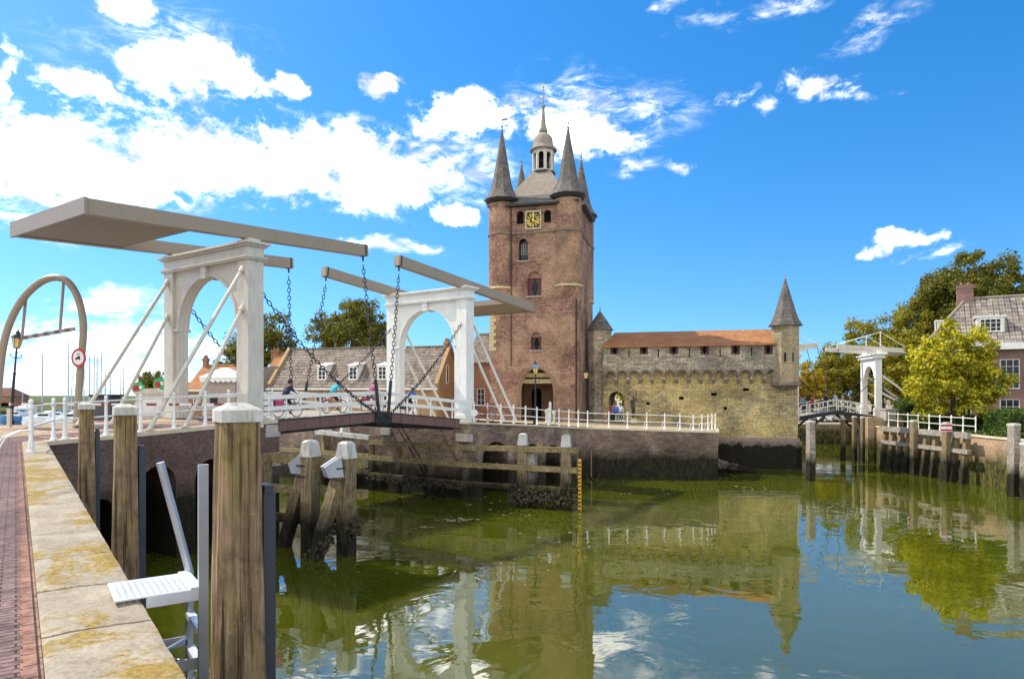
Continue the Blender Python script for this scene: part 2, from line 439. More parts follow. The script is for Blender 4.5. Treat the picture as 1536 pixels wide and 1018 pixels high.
# ------------------------------------------------------------------ camera, sun, sky
sc = bpy.context.scene
cam = bpy.data.cameras.new('Camera'); camo = bpy.data.objects.new('Camera', cam); C.objects.link(camo)
cam.lens = 24; cam.sensor_width = 36; cam.clip_end = 3000; cam.clip_start = 0.05
camo.location = (0, 0, EYE); camo.rotation_euler = (R(90), 0, 0); cam.shift_y = (HZ - 509) / 1536
sc.camera = camo
sc.view_settings.view_transform = 'Standard'; sc.view_settings.look = 'None'; sc.view_settings.gamma = 1
sc.view_settings.exposure = EXPOSURE = 1.0
SUN_AZ = V((-0.935, 0.355)).normalized(); SUN_EL = R(50)
S = V((SUN_AZ.x * math.cos(SUN_EL), SUN_AZ.y * math.cos(SUN_EL), math.sin(SUN_EL)))
sl = bpy.data.lights.new('Sun', 'SUN'); so = bpy.data.objects.new('Sun', sl); C.objects.link(so)
sl.energy = 3.0; sl.angle = R(0.5); sl.color = (1.0, 0.92, 0.78)
so.rotation_euler = S.to_track_quat('Z', 'Y').to_euler(); so.location = (-60, 20, 60)

w = bpy.data.worlds.new('World'); sc.world = w; w.use_nodes = True
wt = w.node_tree; wn = wt.nodes; wl = wt.links
for x in list(wn): wn.remove(x)
def W(t, **k):
    o = wn.new(t)
    for a_, b_ in k.items(): setattr(o, a_, b_)
    return o
def wm(op, a, b=None, clamp=False):
    o = W('ShaderNodeMath', operation=op, use_clamp=clamp)
    for i, x in enumerate((a, b)):
        if x is None: continue
        if isinstance(x, (int, float)): o.inputs[i].default_value = x
        else: wl.new(x, o.inputs[i])
    return o.outputs[0]
sky = W('ShaderNodeTexSky', sky_type='NISHITA'); sky.sun_disc = False
sky.sun_elevation = SUN_EL; sky.sun_rotation = math.atan2(SUN_AZ.x, SUN_AZ.y)
sky.air_density = 1.0; sky.dust_density = 0.35; sky.ozone_density = 2.0
tc = W('ShaderNodeTexCoord'); sx = W('ShaderNodeSeparateXYZ'); wl.new(tc.outputs['Generated'], sx.inputs[0])
az = wm('ARCTAN2', sx.outputs['X'], sx.outputs['Y']); el = wm('ARCSINE', sx.outputs['Z'])
cmb = W('ShaderNodeCombineXYZ'); wl.new(az, cmb.inputs[0]); wl.new(el, cmb.inputs[1])
def ang(px, py):
    k = (px - CX) / F; a = math.atan(k)
    return a, math.atan((HZ - py) / F * math.cos(a))
wt1 = W('ShaderNodeTexNoise'); wt1.inputs['Scale'].default_value = 7.0; wt1.inputs['Detail'].default_value = 5; wt1.inputs['Roughness'].default_value = 0.6; wl.new(cmb.outputs[0], wt1.inputs['Vector'])
wv1 = W('ShaderNodeVectorMath', operation='SUBTRACT'); wl.new(wt1.outputs['Color'], wv1.inputs[0]); wv1.inputs[1].default_value = (.5, .5, .5)
wv2 = W('ShaderNodeVectorMath', operation='MULTIPLY'); wl.new(wv1.outputs[0], wv2.inputs[0]); wv2.inputs[1].default_value = (.16, .09, 0)
wv3 = W('ShaderNodeVectorMath', operation='ADD'); wl.new(cmb.outputs[0], wv3.inputs[0]); wl.new(wv2.outputs[0], wv3.inputs[1])
def cloud_bank(blobs):
    """clouds are patches of sky direction: azimuth, elevation, half-sizes (in radians), tilt"""
    out = None
    for px, py, rx, ry, rot, wgt in blobs:
        a, e = ang(px, py)
        mp = W('ShaderNodeMapping', vector_type='TEXTURE')
        wl.new(wv3.outputs[0], mp.inputs[0])
        ka = math.cos(math.atan((px - CX) / F)) ** 2
        mp.inputs['Location'].default_value = (a, e, 0); mp.inputs['Rotation'].default_value = (0, 0, R(rot))
        mp.inputs['Scale'].default_value = (rx / F * ka, ry / F * ka ** 0.5, 1)
        ln = W('ShaderNodeVectorMath', operation='LENGTH'); wl.new(mp.outputs[0], ln.inputs[0])
        d = wm('MULTIPLY', wm('SUBTRACT', 1.0, ln.outputs['Value'], True), wgt)
        out = d if out is None else wm('MAXIMUM', out, d)
    return out
def wnoise(scale, sy, detail, rough, dist=0.0, off=0.0):
    mp = W('ShaderNodeMapping'); wl.new(cmb.outputs[0], mp.inputs[0])
    mp.inputs['Scale'].default_value = (1, sy, 1); mp.inputs['Location'].default_value = (off, off * .7, off)
    o = W('ShaderNodeTexNoise'); o.inputs['Scale'].default_value = scale; o.inputs['Detail'].default_value = detail
    o.inputs['Roughness'].default_value = rough; o.inputs['Distortion'].default_value = dist
    wl.new(mp.outputs[0], o.inputs['Vector']); return o.outputs['Fac']
thick = cloud_bank([
    (350, 235, 330, 90, 2, 1.02), (140, 262, 240, 80, 4, 0.98), (560, 255, 150, 80, -6, 1.15), (250, 108, 95, 42, 8, 1.0),
    (330, 98, 90, 34, -8, 0.95), (425, 110, 36, 26, 0, 0.95), (105, 125, 80, 30, 0, 0.95), (715, 180, 110, 50, -8, 0.95),
    (865, 196, 135, 42, -4, 1.05), (690, 148, 60, 34, 0, 0.8), (580, 124, 44, 22, -8, 0.95), (195, 12, 70, 30, -10, 0.95),
    (20, 60, 26, 22, -40, 0.7), (675, 320, 48, 22, -6, 1.0), (10, 105, 34, 60, -30, 0.75), (1228, 130, 85, 26, -8, 0.78),
    (1350, 372, 58, 20, 14, 0.95),
    
    (30, 296, 100, 20, -4, 0.9),
    
    (70, 210, 130, 60, 0, 0.9)])
veil = cloud_bank([(1285, 152, 60, 13, -14, 0.5), (1105, 145, 36, 14, 6, 0.55), (1143, 163, 32, 12, 4, 0.55), (1402, 383, 48, 14, 14, 0.65), (1180, 0, 240, 22, 4, 0.42), (1330, 24, 130, 30, 14, 0.38), (1020, 0, 50, 14, 0, 0.5), (580, 376, 110, 18, -2, 0.85), (180, 455, 120, 44, 10, 0.85), (780, 142, 60, 20, 0, 0.7), (965, 240, 60, 18, 12, 0.62), (1018, 245, 22, 12, 0, 0.6), (190, 510, 260, 60, 0, 0.7), (60, 560, 300, 60, 0, 0.8), (300, 570, 300, 80, 0, 0.8), (900, 150, 200, 60, -6, 0.5), (240, 60, 260, 60, 10, 0.3), (700, 260, 120, 60, 0, 0.5), (60, 330, 200, 40, 0, 0.5)])
nz = wm('ADD', wm('MULTIPLY', wnoise(10.0, 1.6, 10, 0.66, 0.35), 0.65), wm('MULTIPLY', wnoise(34.0, 1.3, 8, 0.7, 0.3, 3.0), 0.35))
bk = W('ShaderNodeMapRange'); bk.inputs['From Min'].default_value = 0.05; bk.inputs['From Max'].default_value = -0.35; bk.inputs['To Max'].default_value = 1.0
wl.new(sx.outputs['Y'], bk.inputs['Value'])                       # unseen broken cloud added behind the viewer to brighten the shaded fronts
thk = wm('MAXIMUM', wm('MULTIPLY', thick, 1.95), bk.outputs[0])
dens = wm('ADD', thk, wm('MULTIPLY', wm('MULTIPLY', wm('SUBTRACT', nz, 0.52), 7.0), wm('MINIMUM', wm('MULTIPLY', thk, 2.2), 1.0)))
mr = W('ShaderNodeMapRange', interpolation_type='SMOOTHSTEP'); mr.inputs['From Min'].default_value = 0.05; mr.inputs['From Max'].default_value = 1.45
wl.new(dens, mr.inputs['Value'])
dv = wm('ADD', wm('MULTIPLY', veil, 1.9), wm('MULTIPLY', wm('MULTIPLY', wm('SUBTRACT', wnoise(16.0, 2.6, 10, 0.7, 0.6, 11.0), 0.5), 5.0), wm('MINIMUM', wm('MULTIPLY', veil, 3.0), 1.0)))
mv = W('ShaderNodeMapRange', interpolation_type='SMOOTHSTEP'); mv.inputs['From Min'].default_value = 0.1; mv.inputs['From Max'].default_value = 1.7; mv.inputs['To Max'].default_value = 0.62
wl.new(dv, mv.inputs['Value'])
cover = wm('MAXIMUM', mr.outputs[0], mv.outputs[0])
# low bright air over the estuary, to the left where the sun stands
hz = W('ShaderNodeMapRange', interpolation_type='SMOOTHSTEP'); hz.inputs['From Min'].default_value = 0.42; hz.inputs['From Max'].default_value = -0.04
hz.inputs['To Min'].default_value = 0.0; hz.inputs['To Max'].default_value = 0.80
wl.new(el, hz.inputs['Value'])
cz_ = W('ShaderNodeCombineXYZ'); wl.new(sx.outputs['X'], cz_.inputs[0]); wl.new(sx.outputs['Y'], cz_.inputs[1])
wl.new(wm('ADD', wm('MULTIPLY', wm('MAXIMUM', sx.outputs['Z'], 0.0), 1.0), 0.125), cz_.inputs[2])
nv = W('ShaderNodeVectorMath', operation='NORMALIZE'); wl.new(cz_.outputs[0], nv.inputs[0]); wl.new(nv.outputs[0], sky.inputs['Vector'])
hs = W('ShaderNodeHueSaturation'); hs.inputs['Saturation'].default_value = 1.42; hs.inputs['Value'].default_value = 1.0
wl.new(sky.outputs[0], hs.inputs['Color'])
bg1 = W('ShaderNodeBackground'); bg1.inputs['Strength'].default_value = 0.12; wl.new(hs.outputs[0], bg1.inputs['Color'])
cn_ = W('ShaderNodeMapRange', interpolation_type='SMOOTHSTEP'); cn_.inputs['From Min'].default_value = 0.34; cn_.inputs['From Max'].default_value = 0.56; cn_.inputs['To Min'].default_value = 0.55; cn_.inputs['To Max'].default_value = 1.7
wl.new(wnoise(13.0, 2.0, 7, 0.62, 0.3, 7.0), cn_.inputs['Value'])
bg2 = W('ShaderNodeBackground'); wl.new(cn_.outputs[0], bg2.inputs['Strength']); bg2.inputs['Color'].default_value = (1.0, 0.965, 0.90, 1)
ms = W('ShaderNodeMixShader'); wl.new(cover, ms.inputs[0]); wl.new(bg1.outputs[0], ms.inputs[1]); wl.new(bg2.outputs[0], ms.inputs[2])
wo = W('ShaderNodeOutputWorld'); wl.new(ms.outputs[0], wo.inputs['Surface'])

# ------------------------------------------------------------------ plan of the harbour
a = V((0.57, 0.8216, 0)); c = V((-0.8216, 0.57, 0))           # along the bridge, across it
NL = V((-11.64, 30.4, 0)); NR = V((-2.96, 43.2, 0)); BW = 6.15  # near column of each gate
qd = V((-0.587, 0.81, 0)); qn = V((0.81, 0.587, 0))            # left quay edge, and its outward normal
C0 = V((-16.1, 23.5, 0)); A1 = V((-10.63, 31.2, 0))
B1 = V((-2.66, 42.5, 0)); B2 = V((6.1, 52.0, 0)); B3 = V((15.7, 52.0, 0))
tx = V((0.966, -0.258, 0)); ty = V((0.258, 0.966, 0))          # tower and wall run along tx
TA = V((-0.93, 63.6, 0))                                       # front left turret centre
def xy(v, z): return V((v[0], v[1], z))

def sheet(name, poly, zf, mat, kind='structure', step=None, holes=()):
    pts = [V((p[0], p[1])) for p in poly]
    n0 = len(pts)
    if step:
        x0, x1 = min(p.x for p in pts), max(p.x for p in pts); y0, y1 = min(p.y for p in pts), max(p.y for p in pts)
        x = x0 + step / 2
        while x < x1:
            y = y0 + step / 2
            while y < y1: pts.append(V((x, y))); y += step
            x += step
    res = delaunay_2d_cdt(pts, [(i, (i + 1) % n0) for i in range(n0)], [], 1, 1e-4)
    mb = MB(True)
    mb.add([V((p[0], p[1], zf(p[0], p[1]))) for p in res[0]], res[2])
    return mb.build(name, mat, kind=kind, recalc=True)
def idw(ctrl):
    def f(x, y):
        sw = sz = 0
        for cx_, cy_, cz_ in ctrl:
            d = (x - cx_) ** 2 + (y - cy_) ** 2 + 0.02; k = 1 / d ** 1.5
            sw += k; sz += k * cz_
        return sz / sw
    return f
FL = NL + c * BW; FR = NR + c * BW; A2 = A1 + c * 8.2
zL = idw([(C0.x, C0.y, 4.9), (A1.x, A1.y, 5.35), (A2.x, A2.y, 5.3), (FL.x, FL.y, 5.25), (-14, 27, 5.12), (-13.4, 27.3, 5.15), (-2, 4, 4.9), (-8, 12, 4.9), (0, 0, 4.9), (-20, 10, 4.9),
          (-16, 18, 4.9), (-20, 24, 4.9), (-24, 33, 4.9), (-20, 29, 4.95), (-18, 26, 4.97), (-40, 28, 4.85), (-40, 0, 4.9), (3, -4, 4.9), (-60, 33, 4.85)])
zR = idw([(B1.x, B1.y, 4.78), (NR.x, NR.y, 4.88), (FR.x, FR.y, 4.85), (B2.x, B2.y, 3.92), (B3.x, B3.y, 3.62), (18.5, 61, 3.65), (10.9, 52, 3.75), (1.7, 47.2, 4.35),
          (2.5, 62, 4.05), (-3, 64, 4.15), (8, 62, 3.85), (-27, 60, 4.2), (-14, 52, 4.5), (-10, 65, 4.2), (0, 54, 4.45), (-30, 75, 4.1), (22, 88.4, 2.58), (30, 87.5, 2.58), (40, 86.5, 2.58), (60, 84.4, 2.58), (24, 93, 2.58), (34, 93, 2.58), (44, 93, 2.6), (56, 92, 2.7), (30, 104, 3.2), (50, 104, 3.2), (12, 76, 3.65), (18, 74, 3.6), (0, 110, 3.8), (100, 200, 3.6), (-50, 200, 3.8)])

def M_paving(name, c1, c2, mortar, bw, bh, rot, moss=None, bump=0.6):
    return M_brick(name, c1, c2, mortar, bw, bh, patch=[(moss or mul(c1, 0.6), 0.8, 0.5, 0.66, 0.5)], rot=rot, grime=0.5, bump=bump, msize=0.008)
m['pave'] = M_paving('brick_paving', (0.27, 0.17, 0.15), (0.18, 0.115, 0.11), (0.045, 0.036, 0.03), 0.21, 0.075, R(-36))
m['pave_edge'] = M_paving('brick_edging', (0.36, 0.19, 0.13), (0.28, 0.15, 0.115), (0.05, 0.04, 0.03), 0.23, 0.115, R(54))
m['road'] = M_paving('road_setts', (0.55, 0.40, 0.26), (0.45, 0.33, 0.22), (0.25, 0.19, 0.12), 0.2, 0.1, R(20))
m['town'] = M_paving('town_paving', (0.52, 0.42, 0.26), (0.42, 0.34, 0.21), (0.3, 0.24, 0.15), 0.2, 0.1, R(10))
m['grass'] = M_stone('lawn_grass', (0.05, 0.075, 0.018), (0.11, 0.13, 0.03), bump=0.8)
m['seabed'] = M_stone('seabed_mud', (0.06, 0.05, 0.035), (0.09, 0.08, 0.05))
def water_mat():
    n = N('harbour_water'); p = n.pos()
    f = n.noise(p, 0.11, 3, 0.5)
    n.col(n.ramp(f, [(0.35, (0.046, 0.055, 0.003)), (0.65, (0.064, 0.075, 0.004))]))
    mp = n.n.new('ShaderNodeMapping'); n.link(p, mp.inputs[0]); mp.inputs['Rotation'].default_value = (0, 0, R(24)); mp.inputs['Scale'].default_value = (0.9, 1.1, 1)
    a1 = n.noise(mp.outputs[0], 0.62, 3, 0.42, 0.8)
    a2 = n.noise(mp.outputs[0], 3.4, 3, 0.5, 0.4)
    calm = n.ramp(n.noise(p, 0.07, 2, 0.5), [(0.38, 0.25), (0.62, 1.0)])
    n.bump(n.math('ADD', n.math('MULTIPLY', a1, 0.9), n.math('MULTIPLY', n.math('MULTIPLY', a2, 0.045), calm)), 0.125, 0.14)
    n.set(0.015, 0, 0.5); n.b.inputs['IOR'].default_value = 2.4
    n.b.subsurface_method = 'BURLEY'; n.b.inputs['Subsurface Weight'].default_value = 0.9; n.b.inputs['Subsurface Radius'].default_value = (1.6, 1.6, 1.0); n.b.inputs['Subsurface Scale'].default_value = 1.0
    return n.m
m['water'] = water_mat()

mb = MB(); mb.add([(-1500, -300, -3), (1500, -300, -3), (1500, 2200, -3), (-1500, 2200, -3)], [(0, 1, 2, 3)])
mb.build('ground', m['seabed'], kind='structure')
mb = MB(); mb.add([(-1200, -250, 0), (1200, -250, 0), (1200, 2000, 0), (-1200, 2000, 0)], [(0, 1, 2, 3)])
mb.build('water', m['water'], kind='structure')
inn = 0.62                                                     # coping width
Q0 = C0 - qd * 36 - qn * inn; Q1 = C0 - qn * inn
sheet('quay_pavement', [Q0, C0 - qn * inn * 1.0, C0 + a * 0.1 + c * 0.35, A1 + c * 0.35, A2, (-25, 35), (-45, 33.6), (-70, 33), (-70, -20), (-20, -30)], zL, m['pave'], step=3)
sheet('road', [C0 + c * 0.9 + a * 1.2, A1 + c * 0.35, A2 - c * 0.2, (-25, 34.7), (-45, 33.3), (-70, 32.7), (-70, 24), (-22, 22.5)], lambda x, y: zL(x, y) + 0.012, m['road'], step=3)
e0 = C0 - qd * 36 - qn * (inn + 0.004)
sheet('kerb_strip', [e0, C0 - qd * 1.2 - qn * (inn + 0.004), C0 - qd * 1.2 - qn * (inn + 0.115 + 0.004), e0 - qn * 0.115], lambda x, y: zL(x, y) + 0.008, m['pave_edge'], step=1.0)
sheet('town_ground', [B1 + c * 0.4 + a * 0.4, B2 + ty * 0.5, B3 + ty * 0.5 - tx * 0.2, (18.4, 61.4), (24.1, 60.2), (26.4, 69), (22, 88.4), (60, 84.4), (330, 80), (330, 700), (-60, 700), (-60, 110), (-46, 80), B1 + c * 38 + a * .4], zR, m['town'], step=12)
sheet('lawn', [(33.9, 15), (33.9, 63.2), (37.0, 72), (44.5, 84), (330, 79), (330, 15)], lambda x, y: 3.45, m['grass'])
sheet('dyke', [(-700, 262), (-66, 262), (-66, 640), (-700, 640)], lambda x, y: 3.4 + (0 if y > 262 else -3.6), m['grass'], step=40)

# ------------------------------------------------------------------ left quay
def rough_slab(mb, o, ux, uy, lx, ly, h, seed, nx=12, ny=12, amp=0.014, wob=0.045):
    """a worn stone slab: top grid with wavy ends and an uneven face"""
    rnd = random.Random(seed)
    top = []
    for i in range(nx + 1):
        for j in range(ny + 1):
            u, v = i / nx * lx, j / ny * ly
            q = o + ux * u + uy * v
            du = 0
            if i in (0, nx): du = noise.noise(V((v * 5.5, (seed + (1 if i else 0)) * 7.31, 3))) * wob
            e = min(i, nx - i, j * 2, (ny - j) * 2)
            dz = noise.noise(q * 3.0) * amp + noise.noise(q * 14.0) * amp * 0.5 - (0.014 if e == 0 else 0)
            top.append(q + ux * du + Zu * dz)
    b = len(mb.v); k = ny + 1
    mb.v.extend(top); mb.v.extend([p - Zu * h for p in top])
    nn = (nx + 1) * k
    for i in range(nx):
        for j in range(ny):
            x = b + i * k + j
            mb.f.append((x, x + k, x + k + 1, x + 1))
    loop = [(i, 0) for i in range(nx + 1)] + [(nx, j) for j in range(1, ny + 1)] + [(i, ny) for i in range(nx - 1, -1, -1)] + [(0, j) for j in range(ny - 1, 0, -1)]
    for q in range(len(loop)):
        i1, j1 = loop[q]; i2, j2 = loop[(q + 1) % len(loop)]
        x1, x2 = b + i1 * k + j1, b + i2 * k + j2
        mb.f.append((x1, x2, x2 + nn, x1 + nn))
qw = thing('quay_wall', 'dark brick quay wall with worn lichen-covered coping stones beside the brick pavement', 'quay wall', C0)
L = 36.0
mb = MB()
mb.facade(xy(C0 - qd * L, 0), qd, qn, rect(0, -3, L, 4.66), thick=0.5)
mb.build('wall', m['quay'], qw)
k = 0; t = -0.02
while t < L - 1.2:
    ln = 1.345 + 0.10 * math.sin(k * 2.7)
    mb = MB(True)
    rough_slab(mb, xy(C0 - qd * t - qn * inn, 4.935 + 0.004 * math.sin(k * 5.1)), -qd, qn, ln - 0.022, inn + 0.05, 0.24, k)
    mb.build('coping_stone', m['coping'], qw, sharp=45)
    t += ln; k += 1
# side wall under the approach road, with culvert arches
sw = thing('quay_wall', 'brick side wall with black culvert arches under the white railing of the approach road', 'quay wall', C0)
LA = (A1 - C0).length; ad = (A1 - C0).normalized(); an = V((ad.y, -ad.x, 0))
def lu(px): return on_line(C0, A1, px) * LA
h1 = arch((lu(212) + lu(264)) / 2, -2.5, lu(264) - lu(212), 3.05, 'round', 12)
h2 = arch((lu(293) + lu(345)) / 2, -2.5, lu(345) - lu(293), 3.05, 'round', 12)
h0 = arch((lu(128) + lu(172)) / 2, -2.5, lu(172) - lu(128), 2.2, 'round', 12)
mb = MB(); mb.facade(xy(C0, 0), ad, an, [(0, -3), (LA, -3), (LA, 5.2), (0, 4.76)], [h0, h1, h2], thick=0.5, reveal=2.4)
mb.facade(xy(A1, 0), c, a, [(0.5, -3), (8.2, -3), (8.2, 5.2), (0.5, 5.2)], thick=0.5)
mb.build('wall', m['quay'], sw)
mb = MB(); mb.facade(xy(C0 - an * 2.4, 0), ad, an, rect(0.3, -3, LA - .3, 4.5), thick=0.1); mb.build('culvert_shade', m['dark'], sw)  # black plane painted as the unlit depth of the culverts
mb = MB(); mb.bar(xy(C0 + an * -0.22, 4.83), xy(A1 + an * -0.22, 5.28), 0.5, 0.15, ext=0.03)
mb.build('coping', m['coping_r'], sw)
for (du, z0, hh, ww) in ((-0.02, 4.28, 0.55, 0.75), (-0.02, 2.95, 0.62, 0.6)):
    mb = MB(); mb.box(xy(A1 + an * -0.1 - ad * (ww / 2 - 0.03), z0 + hh / 2 + .3), (ww, 0.26, hh), ad); mb.build('quoin_block', m['block'], sw)

# ------------------------------------------------------------------ the right bank under the bridge and the castle quay
rw = thing('quay_wall', 'long brick channel wall lit under the bridge deck, with white stone blocks', 'quay wall', B1)
mb = MB(); mb.facade(xy(B1, 0), c, -a, [(0, -3), (44, -3), (44, 4.0), (12, 4.55), (0, 4.62)], thick=0.6)
mb.build('wall', m['quay_r'], rw)
mb = MB(); mb.bar(xy(B1 + a * 0.2, 4.69), xy(B1 + c * 12 + a * 0.2, 4.62), 0.55, 0.13); mb.bar(xy(B1 + c * 12 + a * 0.2, 4.62), xy(B1 + c * 44 + a * 0.2, 4.07), 0.55, 0.13)
mb.build('coping', m['coping_r'], rw)
for s_, z0, ww, hh in ((0.5, 3.52, 0.95, 0.46), (7.2, 3.7, 0.9, 0.45)):
    mb = MB(); mb.box(xy(B1 + c * s_ - a * 0.01, z0 + hh / 2), (ww, 0.3, hh), c); mb.build('stone_block', m['block'], rw)
cw = thing('quay_wall', 'tall castle quay wall with dark culvert openings behind the capped fender piles', 'quay wall', B1)
LB = (B2 - B1).length; bd = (B2 - B1).normalized(); bn = V((bd.y, -bd.x, 0))
def lb(px): return on_line(B1, B2, px) * LB
def zb(px, py):
    q = lerp(B1, B2, on_line(B1, B2, px)); return zat(py, q.y)
holes = []
for x0, x1, yt in ((724, 762, 662), (788, 808, 665), (819, 839, 667)):
    u0, u1 = lb(x0), lb(x1); zt = zb((x0 + x1) / 2, yt); r_ = (u1 - u0) / 2
    holes.append(arch((u0 + u1) / 2, -2.5, u1 - u0, zt - r_ * 0.9, 'round', 12, rise=r_ * 0.9))
mb = MB(); mb.facade(xy(B1, 0), bd, bn, [(0, -3), (LB, -3), (LB, 3.78), (LB * .5, 4.22), (0, 4.62)], holes, thick=0.6, reveal=2.5)
mb.build('wall', m['quay_r'], cw)
mb = MB(); mb.facade(xy(B1 - bn * 2.5, 0), bd, bn, rect(1.0, -3, LB - .6, 3.6), thick=0.1); mb.build('culvert_shade', m['dark'], cw)  # black sheet behind the arches stands in for their shade
u0, u1 = lb(866), lb(887); zt = zb(876, 664); pts = arch((u0 + u1) / 2, -2.5, u1 - u0, zt - (u1 - u0) / 2, 'round', 12)
mb = MB(); mb.path([xy(B1, 0) + bd * p[0] + Zu * max(p[1], .2) - bn * .02 for p in pts[1:] + pts[:1]], 0.065, 6); mb.build('blind_arch', m['corbel'], cw)
mb = MB(); mb.bar(xy(B1 - bn * 0.2, 4.70), xy(lerp(B1, B2, .5) - bn * 0.2, 4.29), 0.55, 0.13, ext=.02); mb.bar(xy(lerp(B1, B2, .5) - bn * 0.2, 4.29), xy(B2 - bn * 0.2, 3.85), 0.55, 0.13)
mb.build('coping', m['coping_r'], cw)
for z0, ww, hh in ((3.52, .30, .46),):
    mb = MB(); mb.box(xy(B1 + bd * (ww / 2 - .02) - bn * 0.12, z0 + hh / 2), (ww, 0.3, hh), bd); mb.build('stone_block', m['block'], cw)
cw2 = thing('quay_wall', 'castle quay wall with weed-dark foot running right to the end of the white railing', 'quay wall', B2)
fx = V((1, 0, 0)); K0 = V((18.5, 61.4, 0)); kd = (K0 - B3).normalized(); kn = V((kd.y, -kd.x, 0))
mb = MB()
mb.facade(xy(B2, 0), fx, V((0, -1, 0)), [(0, -3), (9.6, -3), (9.6, 3.48), (0, 3.78)], thick=0.6)
mb.facade(xy(B3, 0), kd, kn, rect(0, -3, (K0 - B3).length, 3.48), thick=0.6)
mb.facade(xy(B2, 0) + V((0.35, -0.07, 0)), fx, V((0, -1, 0)), [(0, -3), (9.2, -3), (9.2, 2.0), (0, 2.05)], thick=0.06)
mb.build('wall', m['quay_r'], cw2)
mb = MB(); mb.bar(xy(B2 + V((-.1, .2, 0)), 3.85), xy(B3 + V((.05, .2, 0)), 3.55), 0.55, 0.13); mb.bar(xy(B3 - kn * .2 + kd * .3, 3.55), xy(K0 - kn * .2, 3.55), 0.55, 0.13)
mb.build('coping', m['coping_r'], cw2)

# ------------------------------------------------------------------ double drawbridge
def plank_mat(name, col):
    n = N(name); uv = n.uv(); sxx = n.n.new('ShaderNodeSeparateXYZ'); n.link(uv, sxx.inputs[0])
    f = n.math('FRACT', n.math('MULTIPLY', sxx.outputs['X'], 5.5))
    g = n.ramp(f, [(0.0, 0.0), (0.1, 1.0), (0.9, 1.0), (1.0, 0.0)])
    d = n.noise(n.obj((2, 2, 0.6)), 1.5, 6, 0.65)
    n.col(n.mix(n.math('MULTIPLY', n.ramp(d, [(0.5, 0.0), (0.8, 1.0)]), 0.3), n.mix(g, mul(col, 0.72), col), (0.3, 0.26, 0.17)))
    n.bump(g, 0.5, 0.012); return n.set(0.5, 0, 0.4)
m['white_planks'] = plank_mat('white_plank_panel', (0.78, 0.77, 0.70))
m['cream_planks'] = plank_mat('cream_plank_panel', (0.58, 0.54, 0.45))
m['under_planks'] = plank_mat('grey_brown_planks', (0.25, 0.20, 0.16))
def chain(mb, p0, p1, sag=0.0, link=0.36, r=0.036):
    p0, p1 = V(p0), V(p1); n = max(2, int((p1 - p0).length / (link * 0.74)))
    pts = [lerp(p0, p1, i / n) - Zu * sag * 4 * (i / n) * (1 - i / n) for i in range(n + 1)]
    for i in range(n):
        d = (pts[i + 1] - pts[i]).normalized(); mid = (pts[i] + pts[i + 1]) / 2
        o = d.orthogonal().normalized(); o2 = d.cross(o)
        q = (o + o2 * 0.6).normalized() if i % 2 else (o2 - o * 0.6).normalized()
        hl, hw = link * 0.5 - r * 0.4, link * 0.26
        mb.path([mid + d * (hl - hw) * (1 if math.cos(th) > 0 else -1) + d * hw * math.cos(th) + q * hw * math.sin(th)
                 for th in [2 * math.pi * (k + .5) / 8 for k in range(8)]], r, 5, closed=True)
def finial(mb, p, s=1.0):
    mb.lathe(p, [(0.03 * s, 0), (0.06 * s, 0.02 * s), (0.035 * s, 0.05 * s), (0.07 * s, 0.10 * s), (0.06 * s, 0.15 * s), (0.0, 0.19 * s)], 8, cap=False)
